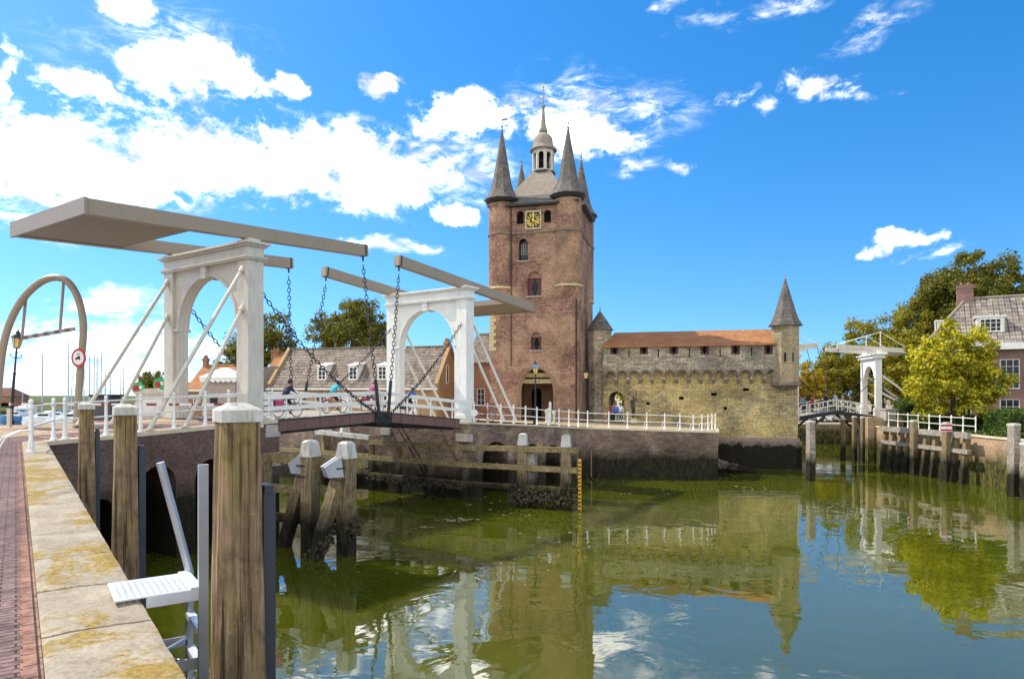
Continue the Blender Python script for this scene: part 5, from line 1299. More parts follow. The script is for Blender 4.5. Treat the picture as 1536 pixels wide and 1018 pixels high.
mb = MB(); sqpost(mb, xy(dA - dl * 2.7 + dn * .1, -3), xy(dA - dl * 2.7 + dn * .1, 3.9), .5, 10, 31); mb.build('pile', m['timber_v'], df)
def lumps(mb, pts, r, n, seed):
    rnd = random.Random(seed)
    for i in range(n):
        p_ = V(rnd.choice(pts)); q = p_ + V((rnd.gauss(0, r), rnd.gauss(0, r), rnd.gauss(0, r)))
        s_ = rnd.uniform(.04, .11)
        mb.lathe(q, [(0.01, -s_), (s_ * .8, -s_ * .5), (s_, s_ * .1), (s_ * .6, s_ * .7), (.01, s_)], 5, rnd.random() * 3, cap=False)
mb = MB(); ln = [lerp(V((-7.98, 26.95, -.3)), xy(dB, 2.0), i / 20) for i in range(11)]
lumps(mb, ln, .13, 260, 3); lumps(mb, [xy(dB + dl * .35, 1.0 + .1 * i) for i in range(4)], .14, 120, 5); lumps(mb, [xy(dB - dl * .6, 1.15)], .16, 90, 6)
mb.build('mussel_cluster', m['mussel'], df, kind='stuff')

# fender along the channel wall and its capped piles
FA, FB = P(698, 671, 41.3), P(857, 674.5, 38.2); FA.z = FB.z = 0
FC = FA + c * 8.2; FD = FA + c * 15
fe = thing('timber_fender', 'long timber fender of three horizontal beams before the castle quay wall', 'fender', xy(FA, 0))
fdl = (FB - FA).normalized(); fdn = V((-fdl.y, fdl.x, 0))
for za, zb_ in ((3.25, 3.37), (2.22, 2.24), (1.07, 1.12)):
    e_ = .35
    for q0_, q1_, z0_, z1_, tag_ in ((FA, FB + fdl * e_, za, zb_, ''), (FC, FA, za, za, '')):
        mb = MB(); mb.bar(xy(q0_, z0_), xy(q1_, z1_), .26, .30, ext=.02)
        for i in range(5): q = lerp(xy(q0_, z0_), xy(q1_, z1_), (i + .5) / 5); mb.tube(q + Zu * .15, q + Zu * .22, .05)
        mb.build('beam', m['timber'], fe)
mb = MB(); mb.bar(xy(FC, 3.55), xy(FC + c * 5.5, 3.75), .3, .3); mb.build('white_beam', m['captop'], fe)
for z_ in (2.3, 1.2): mb = MB(); mb.bar(xy(FC, z_), xy(FD + c * 4, z_), .26, .3); mb.build('beam', m['timber'], fe)
for s_ in (.2, 3.0, 5.8, 8.3, 11.5, 14.5):
    mb = MB(); sqpost(mb, xy(FA + c * s_ + a * .28, -3), xy(FA + c * s_ + a * .28, 3.3), .3, 6, s_); mb.build('pile', m['timber_v'], fe)
mb = MB(); lumps(mb, [xy(lerp(FC, FA, i / 60) - a * .12, .85) for i in range(61)], .12, 420, 12); lumps(mb, [xy(lerp(FA, FB, .48 + .52 * i / 40) - fdn * .1, .55) for i in range(41)], .22, 600, 13)
mb.build('mussel_cluster', m['mussel'], fe, kind='stuff')
GF = 'white capped piles of the castle fender'
for px_, lab in ((783, 'left one of two white capped piles in front of the castle quay culverts'), (848, 'right one of two white capped piles, beside the yellow tide gauge')):
    q = lerp(FA, FB, on_line(FA, FB, px_)) + fdn * .12
    make_pile(4.22, .50, .66, px_, lab, m['captop'], xy(q, 0), math.atan2(fdl.y, fdl.x) + .25, GF, strip=False, sub=(4, 24), cap_h=.75, mat=m['timber_v'], taper_cap=True, name='fender_pile')
q = xy(lerp(FA, FB, on_line(FA, FB, 783)) + fdl * .5 + fdn * .3, 0); mb = MB(); sqpost(mb, xy(q, -3), xy(q, 3.2), .5, 8, 77); mb.build('pile', m['grey_timber'], fe)
tg = thing('tide_gauge', 'yellow and black banded tide gauge board at the end of the castle fender', 'tide gauge', xy(FB + fdl * .5, 0))
gq = xy(FB + fdl * .52 - fdn * .05, 0)
mb = MB(); mb.box(gq + Zu * .9, (.17, .05, 4.0), fdl); mb.build('board', m['yellow'], tg)
mb = MB()
for i in range(13): mb.box(gq + Zu * (.05 + i * .22) - fdn * .028, (.15, .02, .08), fdl)
mb.build('scale_marks', m['black'], tg)
# white topped posts in the channel behind
GP = 'white topped posts of the channel behind the bridge'
for px_, lab in ((481, 'left white topped post seen below the near bridge leaf'), (509, 'right white topped post seen below the near bridge leaf')):
    q = lerp(FC, FD, on_line(FC, FD, px_)) + a * .5
    make_pile(4.6, .52, .6, px_, lab, m['captop'], xy(q, 0), .6, GP, strip=False, sub=(3, 12), cap_h=1.0, mat=m['timber_v'], taper_cap=True, name='fender_pile')
# right bank fender and single piles
rfn = thing('timber_fender', 'timber fender of close-set leaning piles on the sunlit right bank', 'fender', (32.7, 54, 0))
for z_ in (3.42, 2.25):
    mb = MB(); mb.bar(V((32.55, 60.2, z_)), V((32.55, 48.6, z_ + .08)), .3, .42 if z_ > 3 else .3); mb.build('beam', m['grey_timber'], rfn)
for i in range(10):
    y_ = 59.8 - i * 1.18; mb = MB(); sqpost(mb, V((32.2 - .25, y_ - .25, -3)), V((32.9, y_ + .15, 3.4)), .36, 8, i, up=fx); mb.build('pile', m['timber_v'], rfn)
GR = 'timber piles off the right bank'
for x_, y_, h_, w_, lab in ((32.25, 54.8, 4.35, .42, 'tall pile rising left of the red and white sign'), (32.2, 50.6, 4.35, .42, 'tall pile that carries the red and white striped sign'),
                            (31.9, 43.4, 4.6, .5, 'pale topped pile standing alone at the right edge of the water'), (31.6, 41.9, 3.5, .5, 'short pile cut by the right edge'),
                            (22.3, 51.0, 4.45, .46, 'pale topped pile nearest the castle corner'), (32.0, 66.0, 4.1, .32, 'left pile of three below the small bridge'), (32.6, 65.0, 4.3, .32, 'middle pile of three below the small bridge'), (32.9, 64.0, 4.3, .34, 'right pile of three below the small bridge')):
    make_pile(h_, w_, w_ * 1.1, x_ + y_, lab, m['captop'], (x_, y_, 0), .2, GR, strip=False, sub=(3, 12), cap_h=.14, mat=m['grey_timber'] if w_ > .45 else m['timber_v'], name='mooring_pile')
sg_ = thing('waterway_sign', 'red and white striped board fixed on a pile at the right bank', 'sign', (32.0, 50.3, 4.0))
mb = MB(); mb.box(V((32.0, 50.3, 3.98)), (.80, .04, .56)); mb.build('board', m['signred'], sg_)
mb = MB(); mb.box(V((32.0, 50.27, 3.98)), (.80, .03, .19)); mb.box(V((32.0, 50.275, 4.24)), (.82, .03, .04)); mb.box(V((32.0, 50.275, 3.72)), (.82, .03, .04)); mb.build('stripe', m['white'], sg_)

# ------------------------------------------------------------------ railings
def railing(label, pts, hs_, h, r=.045, rail=.028, fin=True, group=None, ends=True, braces=None, postm=None):
    t = thing('railing', label, 'railing', pts[0], group)
    for p_ in pts:
        p_ = V(p_); mb = MB(True)
        mb.lathe(p_, [(r * 2.0, 0), (r * 2.0, .04), (r * 1.35, .09), (r * 1.25, .3), (r * .95, .34), (r * .9, h - .15), (r * 1.3, h - .12), (r * 1.3, h - .04), (r * .7, h - .02), (r * 1.15, h + .06), (r * .9, h + .12), (0.004, h + .15)], 8, cap=False)
        mb.build('post', postm or m['white'], t)
    for h_ in hs_:
        mb = MB(True); mb.path([V(p_) + Zu * h_ for p_ in pts], rail, 6)
        mb.build('rail', postm or m['white'], t)
    if braces:
        for i, dv in braces:
            p_ = V(pts[i]); mb = MB(True)
            mb.path([p_ + Zu * .62, p_ + dv * .35 + Zu * .60, p_ + dv * .75 + Zu * .45, p_ + dv * .95 + Zu * .15, p_ + dv * 1.0], .024, 6); mb.build('brace', postm or m['white'], t)
    return t
lp = [V((-13.35, 18.95, 4.93))]
for px_ in (84, 101, 163, 215, 265, 312, 347): q = lerp(C0, A1, on_line(C0, A1, px_)); lp.append(xy(q - an * .2, 4.905 + .45 * on_line(C0, A1, px_)))
lp.append(xy(A1 - an * .2 - ad * .25, 5.34))
railing('white railing with ball finials along the approach road left of the drawbridge', lp, (.70, 1.27), 1.33, .06, .03, braces=[(0, V((-.75, -.55, 0)) * .9), (0, V((-.45, -.8, 0)) * .9)])
rp = []
for px_ in (714.5, 735, 755, 774, 792, 809, 826, 842, 857, 871, 885): t_ = on_line(B1, B2, px_); q = lerp(B1, B2, t_); rp.append(xy(q - bn * .22, lerp(4.76, 3.91, t_) if t_ > .5 else lerp(4.76, 4.35, t_ * 2)))
for px_ in (914, 942, 971, 998, 1021): t_ = on_line(B2, B3, px_); rp.append(xy(lerp(B2, B3, t_) + V((0, .22, 0)), lerp(3.91, 3.62, t_)))
for px_, dy in ((1040, .35), (1053, .75), (1062, 1.3), (1068, 2.2), (1073, 3.4)): rp.append(V(((px_ - CX) / F * (52 + dy), 52 + dy, 3.62)))
railing('long white railing on top of the castle quay wall', rp, (.55, 1.08), 1.12, .05, .028, braces=[(i, V((-.25, .9, 0)) * .5) for i in range(13, 20)])
rr2 = [V((34.1, y_, 3.46)) for y_ in (61.8, 60.3, 58.8, 57.3, 55.8, 54.4, 53.0, 51.6, 50.2)]
railing('pale railing on the right bank between the small drawbridge and the hedge', rr2, (.62, 1.2), 1.22, .05, .03)

# ------------------------------------------------------------------ hoop, boom, cabinet, lamps
hp = thing('height_hoop', 'tall white tubular hoop over the road with a round road sign on its right leg', 'height hoop', (-19.5, 30.5, 4.9))
yb = 30.5; pts = [P(114, 645, yb)]; pts += [P(x_, y_, yb) for x_, y_ in ((118, 590), (121, 545), (125, 500), (123, 470), (115, 442), (103, 424), (90, 417), (72, 418), (54, 428), (36, 446), (20, 472), (8, 505), (1, 545), (-4, 600), (-8, 655))]
def smooth(ps, k=5):
    out = []
    for i in range(len(ps) - 1):
        p0, p1, p2, p3 = ps[max(i - 1, 0)], ps[i], ps[i + 1], ps[min(i + 2, len(ps) - 1)]
        for j in range(k):
            t = j / k
            out.append(.5 * ((2 * p1) + (p2 - p0) * t + (2 * p0 - 5 * p1 + 4 * p2 - p3) * t * t + (3 * p1 - p0 - 3 * p2 + p3) * t ** 3))
    return out + [ps[-1]]
mb = MB(True); mb.path(smooth(pts), .155, 10); mb.build('tube', m['tan'], hp)
mb = MB(True); hy_ = 30.7
mb.tube(P(39, 446, hy_), P(33, 506, hy_), .06); mb.build('hanger', m['tan'], hp); mb = MB(True); mb.tube(P(95.5, 421, hy_), P(90, 494, hy_), .06); mb.build('hanger', m['tan'], hp)
ba, bb_ = P(33, 507, hy_), P(112, 493, hy_)
mb = MB(); mb.bar(ba, bb_, .1, .14); mb.build('height_bar', m['tan'], hp)
for i in range(5): mb = MB(); mb.bar(lerp(ba, bb_, .02 + .2 * i), lerp(ba, bb_, .12 + .2 * i), .115, .155); mb.build('bar_stripe', m['rust'], hp)
sg = thing('road_sign', None, None, P(117.5, 536, 30.2)); sg.parent = hp; sg.location = sg.location - hp.location
so_ = P(118.5, 536.5, 30.18); sn = V((-.30, -.95, 0)).normalized(); st2 = V((-sn.y, sn.x, 0))
def disc(mb, o_, r_, n_, d0, d1, k=28):
    tt = V((-n_.y, n_.x, 0)); p_ = [o_ + n_ * d0 + tt * r_ * math.cos(2 * math.pi * i / k) + Zu * r_ * math.sin(2 * math.pi * i / k) for i in range(k)]
    mb.prism(p_, n_ * (d1 - d0))
mb = MB(); disc(mb, so_, .42, sn, 0, .03); mb.build('sign_rim', m['signred'], sg)
mb = MB(); disc(mb, so_, .31, sn, .03, .04); mb.build('sign_face', m['white'], sg)
mb = MB()
for (u_, z_, w_, h_) in ((-.02, -.02, .28, .07), (.03, .04, .16, .07), (0, .16, .2, .03), (-.09, -.07, .06, .05), (.08, -.07, .06, .05)): mb.hbox(so_ + sn * .045 + st2 * u_ + Zu * z_, st2 * w_ / 2, sn * .004, Zu * h_ / 2)
mb.build('sign_mark', m['black'], sg)
mb = MB()
for z_ in (.33, -.33): mb.bar(so_ - sn * .02 + Zu * z_, so_ - sn * .4 + Zu * z_, .03, .04)
mb.build('sign_clamp', m['steel'], sg)
m['boomred'] = M_flat('faded_red_paint', (0.23, 0.055, 0.05), .6)
bo = thing('barrier_boom', 'red and white striped barrier boom lowered along the road behind the left railing', 'barrier', P(18, 637, 31))
b0_, b1_ = P(14, 606, 32.6), P(352, 606.5, 32.6)
mb = MB(); mb.bar(b0_, b1_, .07, .11); mb.build('boom', m['white'], bo)
for i in range(10):
    mb = MB(); mb.bar(lerp(b0_, b1_, .01 + .1 * i), lerp(b0_, b1_, .055 + .1 * i), .08, .12); mb.build('stripe', m['boomred'], bo)
mb = MB(); mb.box(xy(b1_, 5.6), (.5, .5, .95)); mb.build('stand', m['cream'], bo); mb = MB(); mb.box(xy(b0_, 5.35), (.15, .15, .95)); mb.build('stand', m['cream'], bo)
cb = thing('bridge_cabinet', 'cream cabinet with curved top standing beside the far column of the near gate', 'cabinet', P(233, 626, 36))
mb = MB(); co_ = P(233, 625, 36.0); mb.box(xy(co_, 5.85), (1.6, .9, 1.3)); mb.box(xy(co_, 5.25), (1.7, 1.0, .12))
pr = [V((co_.x - .88, 35.5, 6.5)), V((co_.x + .88, 35.5, 6.5)), V((co_.x + .88, 35.5, 6.62)), V((co_.x + .55, 35.5, 6.66)), V((co_.x + .25, 35.5, 6.80)), V((co_.x - .25, 35.5, 6.80)), V((co_.x - .55, 35.5, 6.66)), V((co_.x - .88, 35.5, 6.62))]
mb.prism(pr, V((0, 1.0, 0))); mb.build('case', m['cream'], cb)
mb = MB(); mb.box(V((co_.x, 35.54, 5.85)), (1.2, .03, .95)); mb.build('door', m['white'], cb)
m['green'] = M_flat('bright_green_cloth', (0.05, 0.38, 0.13), .7); m['pink'] = M_flat('pink_cloth', (0.55, 0.06, 0.2), .7)
for px_, py_, lab in ((208, 582, 'green ornament with red centre on the left end of the cabinet'), (240, 576, 'round green ornament with red centre on top of the cabinet')):
    fl = thing('festive_ornament', lab, 'ornament', P(px_, 592, 36), 'green and red ornaments on the cabinet')
    o_ = P(px_, py_, 36.0); n_ = V((0, -1, 0))
    mb = MB(); disc(mb, o_, .33, n_, 0, .08, 14); mb.tube(o_ - Zu * .2, V((o_.x + .1, 36, 6.66)), .05); mb.build('leaf_disc', m['green'], fl)
    mb = MB(); disc(mb, o_ + V((-.08, 0, -.02)), .17, n_, .08, .10, 12); mb.build('centre', m['signred'], fl)
    mb = MB(); disc(mb, o_ + V((.14, 0, .04)), .1, n_, .08, .10, 10); mb.build('petal', m['white'], fl)
def lamp(label, loc, h, cap, rz=0, group='old style lantern lamp posts', lean=0):
    t = thing('street_lamp', label, 'street lamp', loc, group); o = V(loc)
    mb = MB(True); mb.lathe(o, [(.17, 0), (.17, .25), (.11, .32), (.10, .9), (.12, .95), (.075, 1.05), (.06, h * .55), (.075, h * .56), (.05, h * .58), (.042, h - 1.0), (.08, h - .98), (.04, h - .93), (.035, h - .78), (.07, h - .74)], 10); mb.build('post', m['black'], t)
    mb = MB(True); zc = h - 1.2
    for k in (-1, 1): mb.path([o + Zu * zc, o + V((.14 * k, 0, zc - .08)), o + V((.26 * k, 0, zc)), o + V((.30 * k, 0, zc + .1)), o + V((.24 * k, 0, zc + .12))], .022, 6)
    mb.build('bracket', m['black'], t)
    hd_ = thing('lantern', None, None, o); hd_.parent = t; hd_.location = (0, 0, 0)
    mb = MB(); mb.lathe(o, [(.13, h - .72), (.24, h - .22)], 6, math.pi / 6); mb.build('glass', m['lampglass'], hd_)
    mb = MB()
    for k in range(6):
        th = math.pi / 6 + k * math.pi / 3; mb.tube(o + V((.135 * math.cos(th), .135 * math.sin(th), h - .73)), o + V((.245 * math.cos(th), .245 * math.sin(th), h - .22)), .012, n=4)
    mb.lathe(o, [(.15, h - .76), (.15, h - .71)], 6, math.pi / 6); mb.build('lantern_frame', m['black'], hd_)
    mb = MB(); mb.lathe(o, [(.30, h - .23), (.31, h - .19), (.2, h - .06), (.1, h + .0)], 6, math.pi / 6); mb.build('hood', cap, hd_)
    mb = MB(True); mb.lathe(o, [(.1, h - .01), (.1, h + .1), (.05, h + .12), (.02, h + .22)], 8); mb.build('chimney', m['black'], hd_)
    return t
lamp('black lantern lamp post leaning beside the hoop on the far left', P(15, 637, 35.5), 4.75, m['black']).rotation_euler = (0, R(5.0), 0)
lamp('lantern lamp post with blue hood before the pointed gateway', V((1.66, 48.4, 4.28)), 4.3, m['lampblue'])
wlm = lamp('dark lantern lamp at the right corner of the brick tower', V((6.55, 60.6, 3.95)), 4.6, m['black'])
lamp('lantern lamp post with blue hood behind the gate of the small drawbridge', V((37.8, 69.5, 4.2)), 4.1, m['lampblue'])
for px_, y_, lab in ((820, 52.5, 'left green bollard before the pointed gateway'), (831, 52.5, 'right green bollard before the pointed gateway')):
    b_ = MB(True); q = P(px_, 640, y_); q.z = zR(q.x, q.y); b_.lathe(q, [(.14, 0), (.14, .1), (.1, .14), (.09, .7), (.13, .74), (.13, .8), (.16, .9), (.13, 1.02), (.0, 1.08)], 10); b_.build('bollard', m['cream'], label=lab, cat='bollard', origin=q, group='bollards before the gateway')
# striped street pole
pm_ = thing('traffic_post', 'slim white post on the castle quay taller than the railing', 'post', V((2.75, 49.3, 4.15))); mb = MB(True); mb.lathe(V((2.75, 49.3, 4.15)), [(.09, 0), (.09, 1.7), (.05, 1.72), (.01, 1.8)], 10); mb.build('shaft', m['white'], pm_); mb = MB(True); mb.lathe(V((2.75, 49.3, 4.15)), [(.02, 1.75), (.02, 2.5)], 5); mb.build('rod', m['black'], pm_)
dsc = thing('round_sign', 'round white disc sign on the castle quay railing beside the white gate column', 'sign', P(712, 632, 42.6)); mb = MB(); disc(mb, P(711.5, 619, 42.4), .22, V((0, -1, 0)), 0, .03); mb.build('disc', m['white'], dsc); mb = MB(True); mb.tube(P(711.5, 632, 42.44), P(711.5, 619, 42.44), .03); mb.build('stem', m['white'], dsc)
# ------------------------------------------------------------------ trees and shrubs
m['leaf_dark'] = M_leaf('dark_green_leaves', [(0.026, 0.042, 0.006), (0.080, 0.105, 0.012), (0.16, 0.165, 0.018), (0.24, 0.18, 0.024)])
m['leaf_olive'] = M_leaf('olive_autumn_leaves', [(0.045, 0.060, 0.008), (0.15, 0.165, 0.014), (0.29, 0.28, 0.02), (0.40, 0.28, 0.025)])
m['leaf_gold'] = M_leaf('golden_autumn_leaves', [(0.10, 0.10, 0.012), (0.26, 0.22, 0.02), (0.42, 0.30, 0.02), (0.40, 0.20, 0.02)])
m['leaf_lime'] = M_leaf('yellow_green_leaves', [(0.05, 0.070, 0.008), (0.20, 0.215, 0.014), (0.46, 0.44, 0.025), (0.70, 0.56, 0.03)])
m['leaf_hedge'] = M_leaf('hedge_leaves', [(0.025, 0.05, 0.012), (0.06, 0.11, 0.02), (0.11, 0.17, 0.03)])
m['bark'] = M_wood('tree_bark', (0.06, 0.048, 0.035), (0.12, 0.095, 0.07), streak=(0.06, 0.06, 0.03))
def crown(mb, centre, rx, ry, rz, ncl, rcl, leaves, size, seed, bottom=-.7, drop=0.0):
    """leaf-sized faces gathered in clumps spread through the crown, gaps left between the clumps"""
    rnd = random.Random(seed); centre = V(centre)
    for _ in range(ncl):
        while True:
            d = V((rnd.gauss(0, 1), rnd.gauss(0, 1), rnd.gauss(0, 1))).normalized()
            if d.z > bottom: break
        lum = 1 + .22 * noise.noise(d * 1.7 + V((seed, 0, 0))) + .12 * noise.noise(d * 4 + V((0, seed, 0)))
        k = (rnd.random() ** .45) * lum
        cc = centre + V((d.x * rx * k, d.y * ry * k, d.z * rz * k - drop * (d.x ** 2 + d.y ** 2) * k))
        rc = rcl * rnd.uniform(.6, 1.25)
        n_ = int(leaves * rnd.uniform(.6, 1.3))
        for _ in range(n_):
            e = V((rnd.gauss(0, 1), rnd.gauss(0, 1), rnd.gauss(0, .72))).normalized() * rc * rnd.random() ** .5
            q = cc + e
            nrm = (e.normalized() + V((rnd.gauss(0, .6), rnd.gauss(0, .6), rnd.gauss(0, .6) + .35)))
            t1 = nrm.orthogonal().normalized(); t2 = nrm.cross(t1).normalized()
            th = rnd.random() * 6.28; u = t1 * math.cos(th) + t2 * math.sin(th); w_ = nrm.cross(u).normalized()
            s_ = size * rnd.uniform(.6, 1.35)
            b = len(mb.v)
            mb.v.extend([q - u * s_, q + w_ * s_ * .55, q + u * s_, q - w_ * s_ * .55]); mb.f.append((b, b + 1, b + 2, b + 3))
def tree(label, base, centre, rad, mat, ncl, rcl, leaves, size, seed, cat='tree', name='tree', group=None, trunk_r=.35, bottom=-.6, extra=(), drop=0.0):
    base, centre = V(base), V(centre)
    t = thing(name, label, cat, base, group)
    rnd = random.Random(seed); mb = MB(True)
    top = centre + V((0, 0, rad[2] * .45))
    mb.path([base - Zu * .5, base + Zu * .4, lerp(base, top, .4) + V((rnd.gauss(0, .1), rnd.gauss(0, .1), 0)), lerp(base, top, .75), top], [trunk_r * 1.3, trunk_r, trunk_r * .75, trunk_r * .45, trunk_r * .12], 8)
    for i in range(9):
        s_ = lerp(base, top, rnd.uniform(.3, .8)); th = rnd.random() * 6.28
        e = centre + V((math.cos(th) * rad[0] * .8, math.sin(th) * rad[1] * .8, rnd.uniform(-.4, .6) * rad[2]))
        mb.path([s_, lerp(s_, e, .5) + Zu * rad[2] * .12, e], [trunk_r * .4, trunk_r * .25, trunk_r * .06], 6)
    mb.build('trunk', m['bark'], t, uv=False)
    mb = MB(); crown(mb, centre, *rad, ncl, rcl, leaves, size, seed, bottom, drop)
    for (cx_, rd_, nc_) in extra: crown(mb, cx_, *rd_, nc_, rcl, leaves, size, seed + 5, bottom, drop)
    mb.build('crown', mat, t, recalc=False, uv=False)
    return t
def pt(px, py, Y): return P(px, py, Y)
def gb(px, Y): q = P(px, 600, Y); return V((q.x, q.y, zR(q.x, q.y)))
tree('round dark green tree behind the ridge of the long brick house', gb(528, 100), pt(528, 500, 100), (6.1, 5.5, 4.9), m['leaf_dark'], 150, 1.1, 130, .19, 11)
tree('dark green tree behind the shed, seen past the near gate column', gb(398, 92), pt(398, 522, 92), (5.0, 4.6, 4.6), m['leaf_dark'], 120, 1.05, 120, .18, 12)
tree('small dark tree left of the near gate column, hung with thin foliage', gb(345, 88), pt(350, 552, 88), (2.6, 2.6, 2.6), m['leaf_dark'], 34, .75, 70, .19, 18, trunk_r=.2)
tree('low dark green bush rising behind the cream cabinet', gb(236, 96), pt(238, 582, 96), (3.4, 2.5, 2.3), m['leaf_dark'], 130, .6, 110, .13, 13, cat='bush', name='bush', trunk_r=.15, bottom=-.9)
tree('thin tree beside the small red roofed house', gb(285, 85), pt(290, 585, 85), (1.6, 1.6, 2.2), m['leaf_olive'], 22, .5, 60, .15, 14, trunk_r=.12)
GB = 'autumn trees behind the small drawbridge'
tree('tallest tree of the right bank, dark crown above the chimneys of the merchant house', gb(1470, 98), pt(1470, 450, 98), (8.6, 6.5, 6.8), m['leaf_dark'], 260, 1.2, 150, .21, 21, extra=[(pt(1420, 470, 99), (4.2, 4, 5), 70)], trunk_r=.6)
tree('olive tree stepping down left of the tallest one, behind the house gable', gb(1395, 100), pt(1392, 512, 100), (6.4, 5, 7.2), m['leaf_olive'], 210, 1.15, 140, .20, 22, group=GB)
tree('broad olive brown tree behind the beams of the small drawbridge', gb(1310, 104), pt(1316, 546, 104), (7.0, 5.5, 6.6), m['leaf_olive'], 230, 1.1, 140, .20, 23, group=GB, bottom=-.95)
tree('green tree between the small drawbridge gate and the merchant house', gb(1365, 92), pt(1362, 568, 92), (5.4, 5, 6.8), m['leaf_olive'], 200, 1.05, 140, .19, 24, group=GB, bottom=-.95)
tree('leafy green tree behind the walkers on the small drawbridge', gb(1258, 100), pt(1258, 572, 100), (5.0, 4.5, 6.0), m['leaf_olive'], 170, .95, 140, .19, 25, group=GB, bottom=-.95)
tree('golden yellow tree showing just right of the castle corner', gb(1208, 96), pt(1206, 590, 96), (3.7, 3.5, 4.4), m['leaf_gold'], 120, .75, 130, .16, 26, group=GB, bottom=-.95)
tree('yellow green garden tree in front of the merchant house', V((36.8, 57, 3.45)), pt(1432, 560, 57), (4.1, 3.2, 4.5), m['leaf_lime'], 200, .68, 140, .14, 27, trunk_r=.22, bottom=-.75, drop=.6)
tree('green tree standing behind the arched doorway of the castle wall', V((12.2, 76, 3.65)), V((12.6, 76, 7.2)), (2.2, 2.2, 2.6), m['leaf_lime'], 44, .6, 80, .15, 28, trunk_r=.18, bottom=-.9)
def hedge(label, c0, size, mat, n_, seed, cat='hedge', name='hedge', leaf=.10):
    rnd = random.Random(seed); c0 = V(c0); mb = MB()
    for _ in range(n_):
        u = V((rnd.uniform(-1, 1), rnd.uniform(-1, 1), rnd.uniform(0, 1)))
        k = rnd.randrange(3)
        if k == 0: u.z = 1
        elif k == 1: u.y = -1
        else: u.x = -1
        q = c0 + V((u.x * size[0], u.y * size[1], u.z * size[2]))
        q += V((noise.noise(q * .9), noise.noise(q * .9 + V((5, 0, 0))), noise.noise(q * .8 + V((0, 5, 0))))) * .45 + V((rnd.gauss(0, .07), rnd.gauss(0, .07), rnd.gauss(0, .07)))
        nr = V((rnd.gauss(0, 1), rnd.gauss(0, 1), rnd.gauss(0, 1) + .5)); t1 = nr.orthogonal().normalized(); t2 = nr.cross(t1).normalized(); s_ = leaf * rnd.uniform(.6, 1.3)
        b = len(mb.v); mb.v.extend([q - t1 * s_, q + t2 * s_ * .6, q + t1 * s_, q - t2 * s_ * .6]); mb.f.append((b, b + 1, b + 2, b + 3))
    t = thing(name, label, cat, c0)
    mb.build('foliage', mat, t, recalc=False, uv=False)
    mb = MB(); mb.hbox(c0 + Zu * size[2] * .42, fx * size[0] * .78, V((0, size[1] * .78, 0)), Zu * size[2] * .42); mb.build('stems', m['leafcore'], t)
    return t
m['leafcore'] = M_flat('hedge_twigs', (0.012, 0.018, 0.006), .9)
hedge('thick clipped green hedge along the right bank lawn', (40.2, 49.3, 3.4), (5.2, 1.3, 1.75), m['leaf_hedge'], 9000, 1)
hedge('dark green shrub border beneath the garden tree', (37.6, 58.8, 3.4), (2.6, 1.2, 1.3), m['leaf_hedge'], 3500, 2, cat='shrub', name='shrub')
hedge('rounded green bush beside the gate of the small drawbridge', (37.2, 63.6, 3.5), (1.2, 1.1, 2.2), m['leaf_hedge'], 3000, 3, cat='bush', name='bush')
hedge('low green weeds growing along the lawn edge below the pale railing', (34.6, 48.4, 3.4), (.7, 2.6, .3), m['leaf_hedge'], 1600, 4, cat='weeds', name='weeds')
hedge('dark shrubs at the foot of the merchant house', (43.5, 57.2, 3.4), (3.5, 1.0, 1.5), m['leaf_hedge'], 3500, 5, cat='shrub', name='shrub')

# rubble heap at the foot of the castle wall
rnd = random.Random(4); mb = MB()
for i in range(520):
    k = rnd.random(); x_ = 16.1 + 4.2 * k; y_ = lerp(55.8, 59.2, rnd.random()) ; h_ = max(0, (1.35 * (1 - k) ** .8) * (.45 + .55 * (y_ - 55.8) / 3.4)) * rnd.uniform(.7, 1.0) - .05
    s_ = rnd.uniform(.06, .2); q = V((x_, y_, h_))
    mb.lathe(q, [(.01, -s_), (s_, -s_ * .4), (s_ * .9, s_ * .3), (.01, s_ * .7)], 5, rnd.random() * 3, cap=False)
mb.add([V((15.9, 55.6, -.2)), V((20.6, 55.9, -.2)), V((19, 60.3, .5)), V((16.4, 60.3, 1.3)), V((15.8, 57.5, .9))], [(0, 1, 4), (1, 2, 4), (2, 3, 4)])
mb.build('rubble', m['rubble'], kind='stuff', label='heap of loose weedy stones at the foot of the castle wall')

# ------------------------------------------------------------------ people
skin = M_flat('skin', (0.46, 0.27, 0.19), .55)
CL = {}
def cloth(nm, col_):
    if nm not in CL: CL[nm] = M_flat(nm + '_cloth', col_, .85, var=.2, sc=9)
    return CL[nm]
def skinmesh(name, joints, edges, mat, par, root=0, sub=1):
    me = bpy.data.meshes.new(name); me.from_pydata([j[0] for j in joints], edges, [])
    o = bpy.data.objects.new(name, me); C.objects.link(o); o.parent = par
    md = o.modifiers.new('Skin', 'SKIN'); md.use_smooth_shade = True
    sv = me.skin_vertices[0].data
    for i, j in enumerate(joints):
        r_ = j[1]; sv[i].radius = r_ if isinstance(r_, tuple) else (r_, r_)
        sv[i].use_root = i == root
    ss = o.modifiers.new('Sub', 'SUBSURF'); ss.levels = sub; ss.render_levels = sub
    me.materials.append(mat); ORG[o.name] = V((0, 0, 0))
    return o
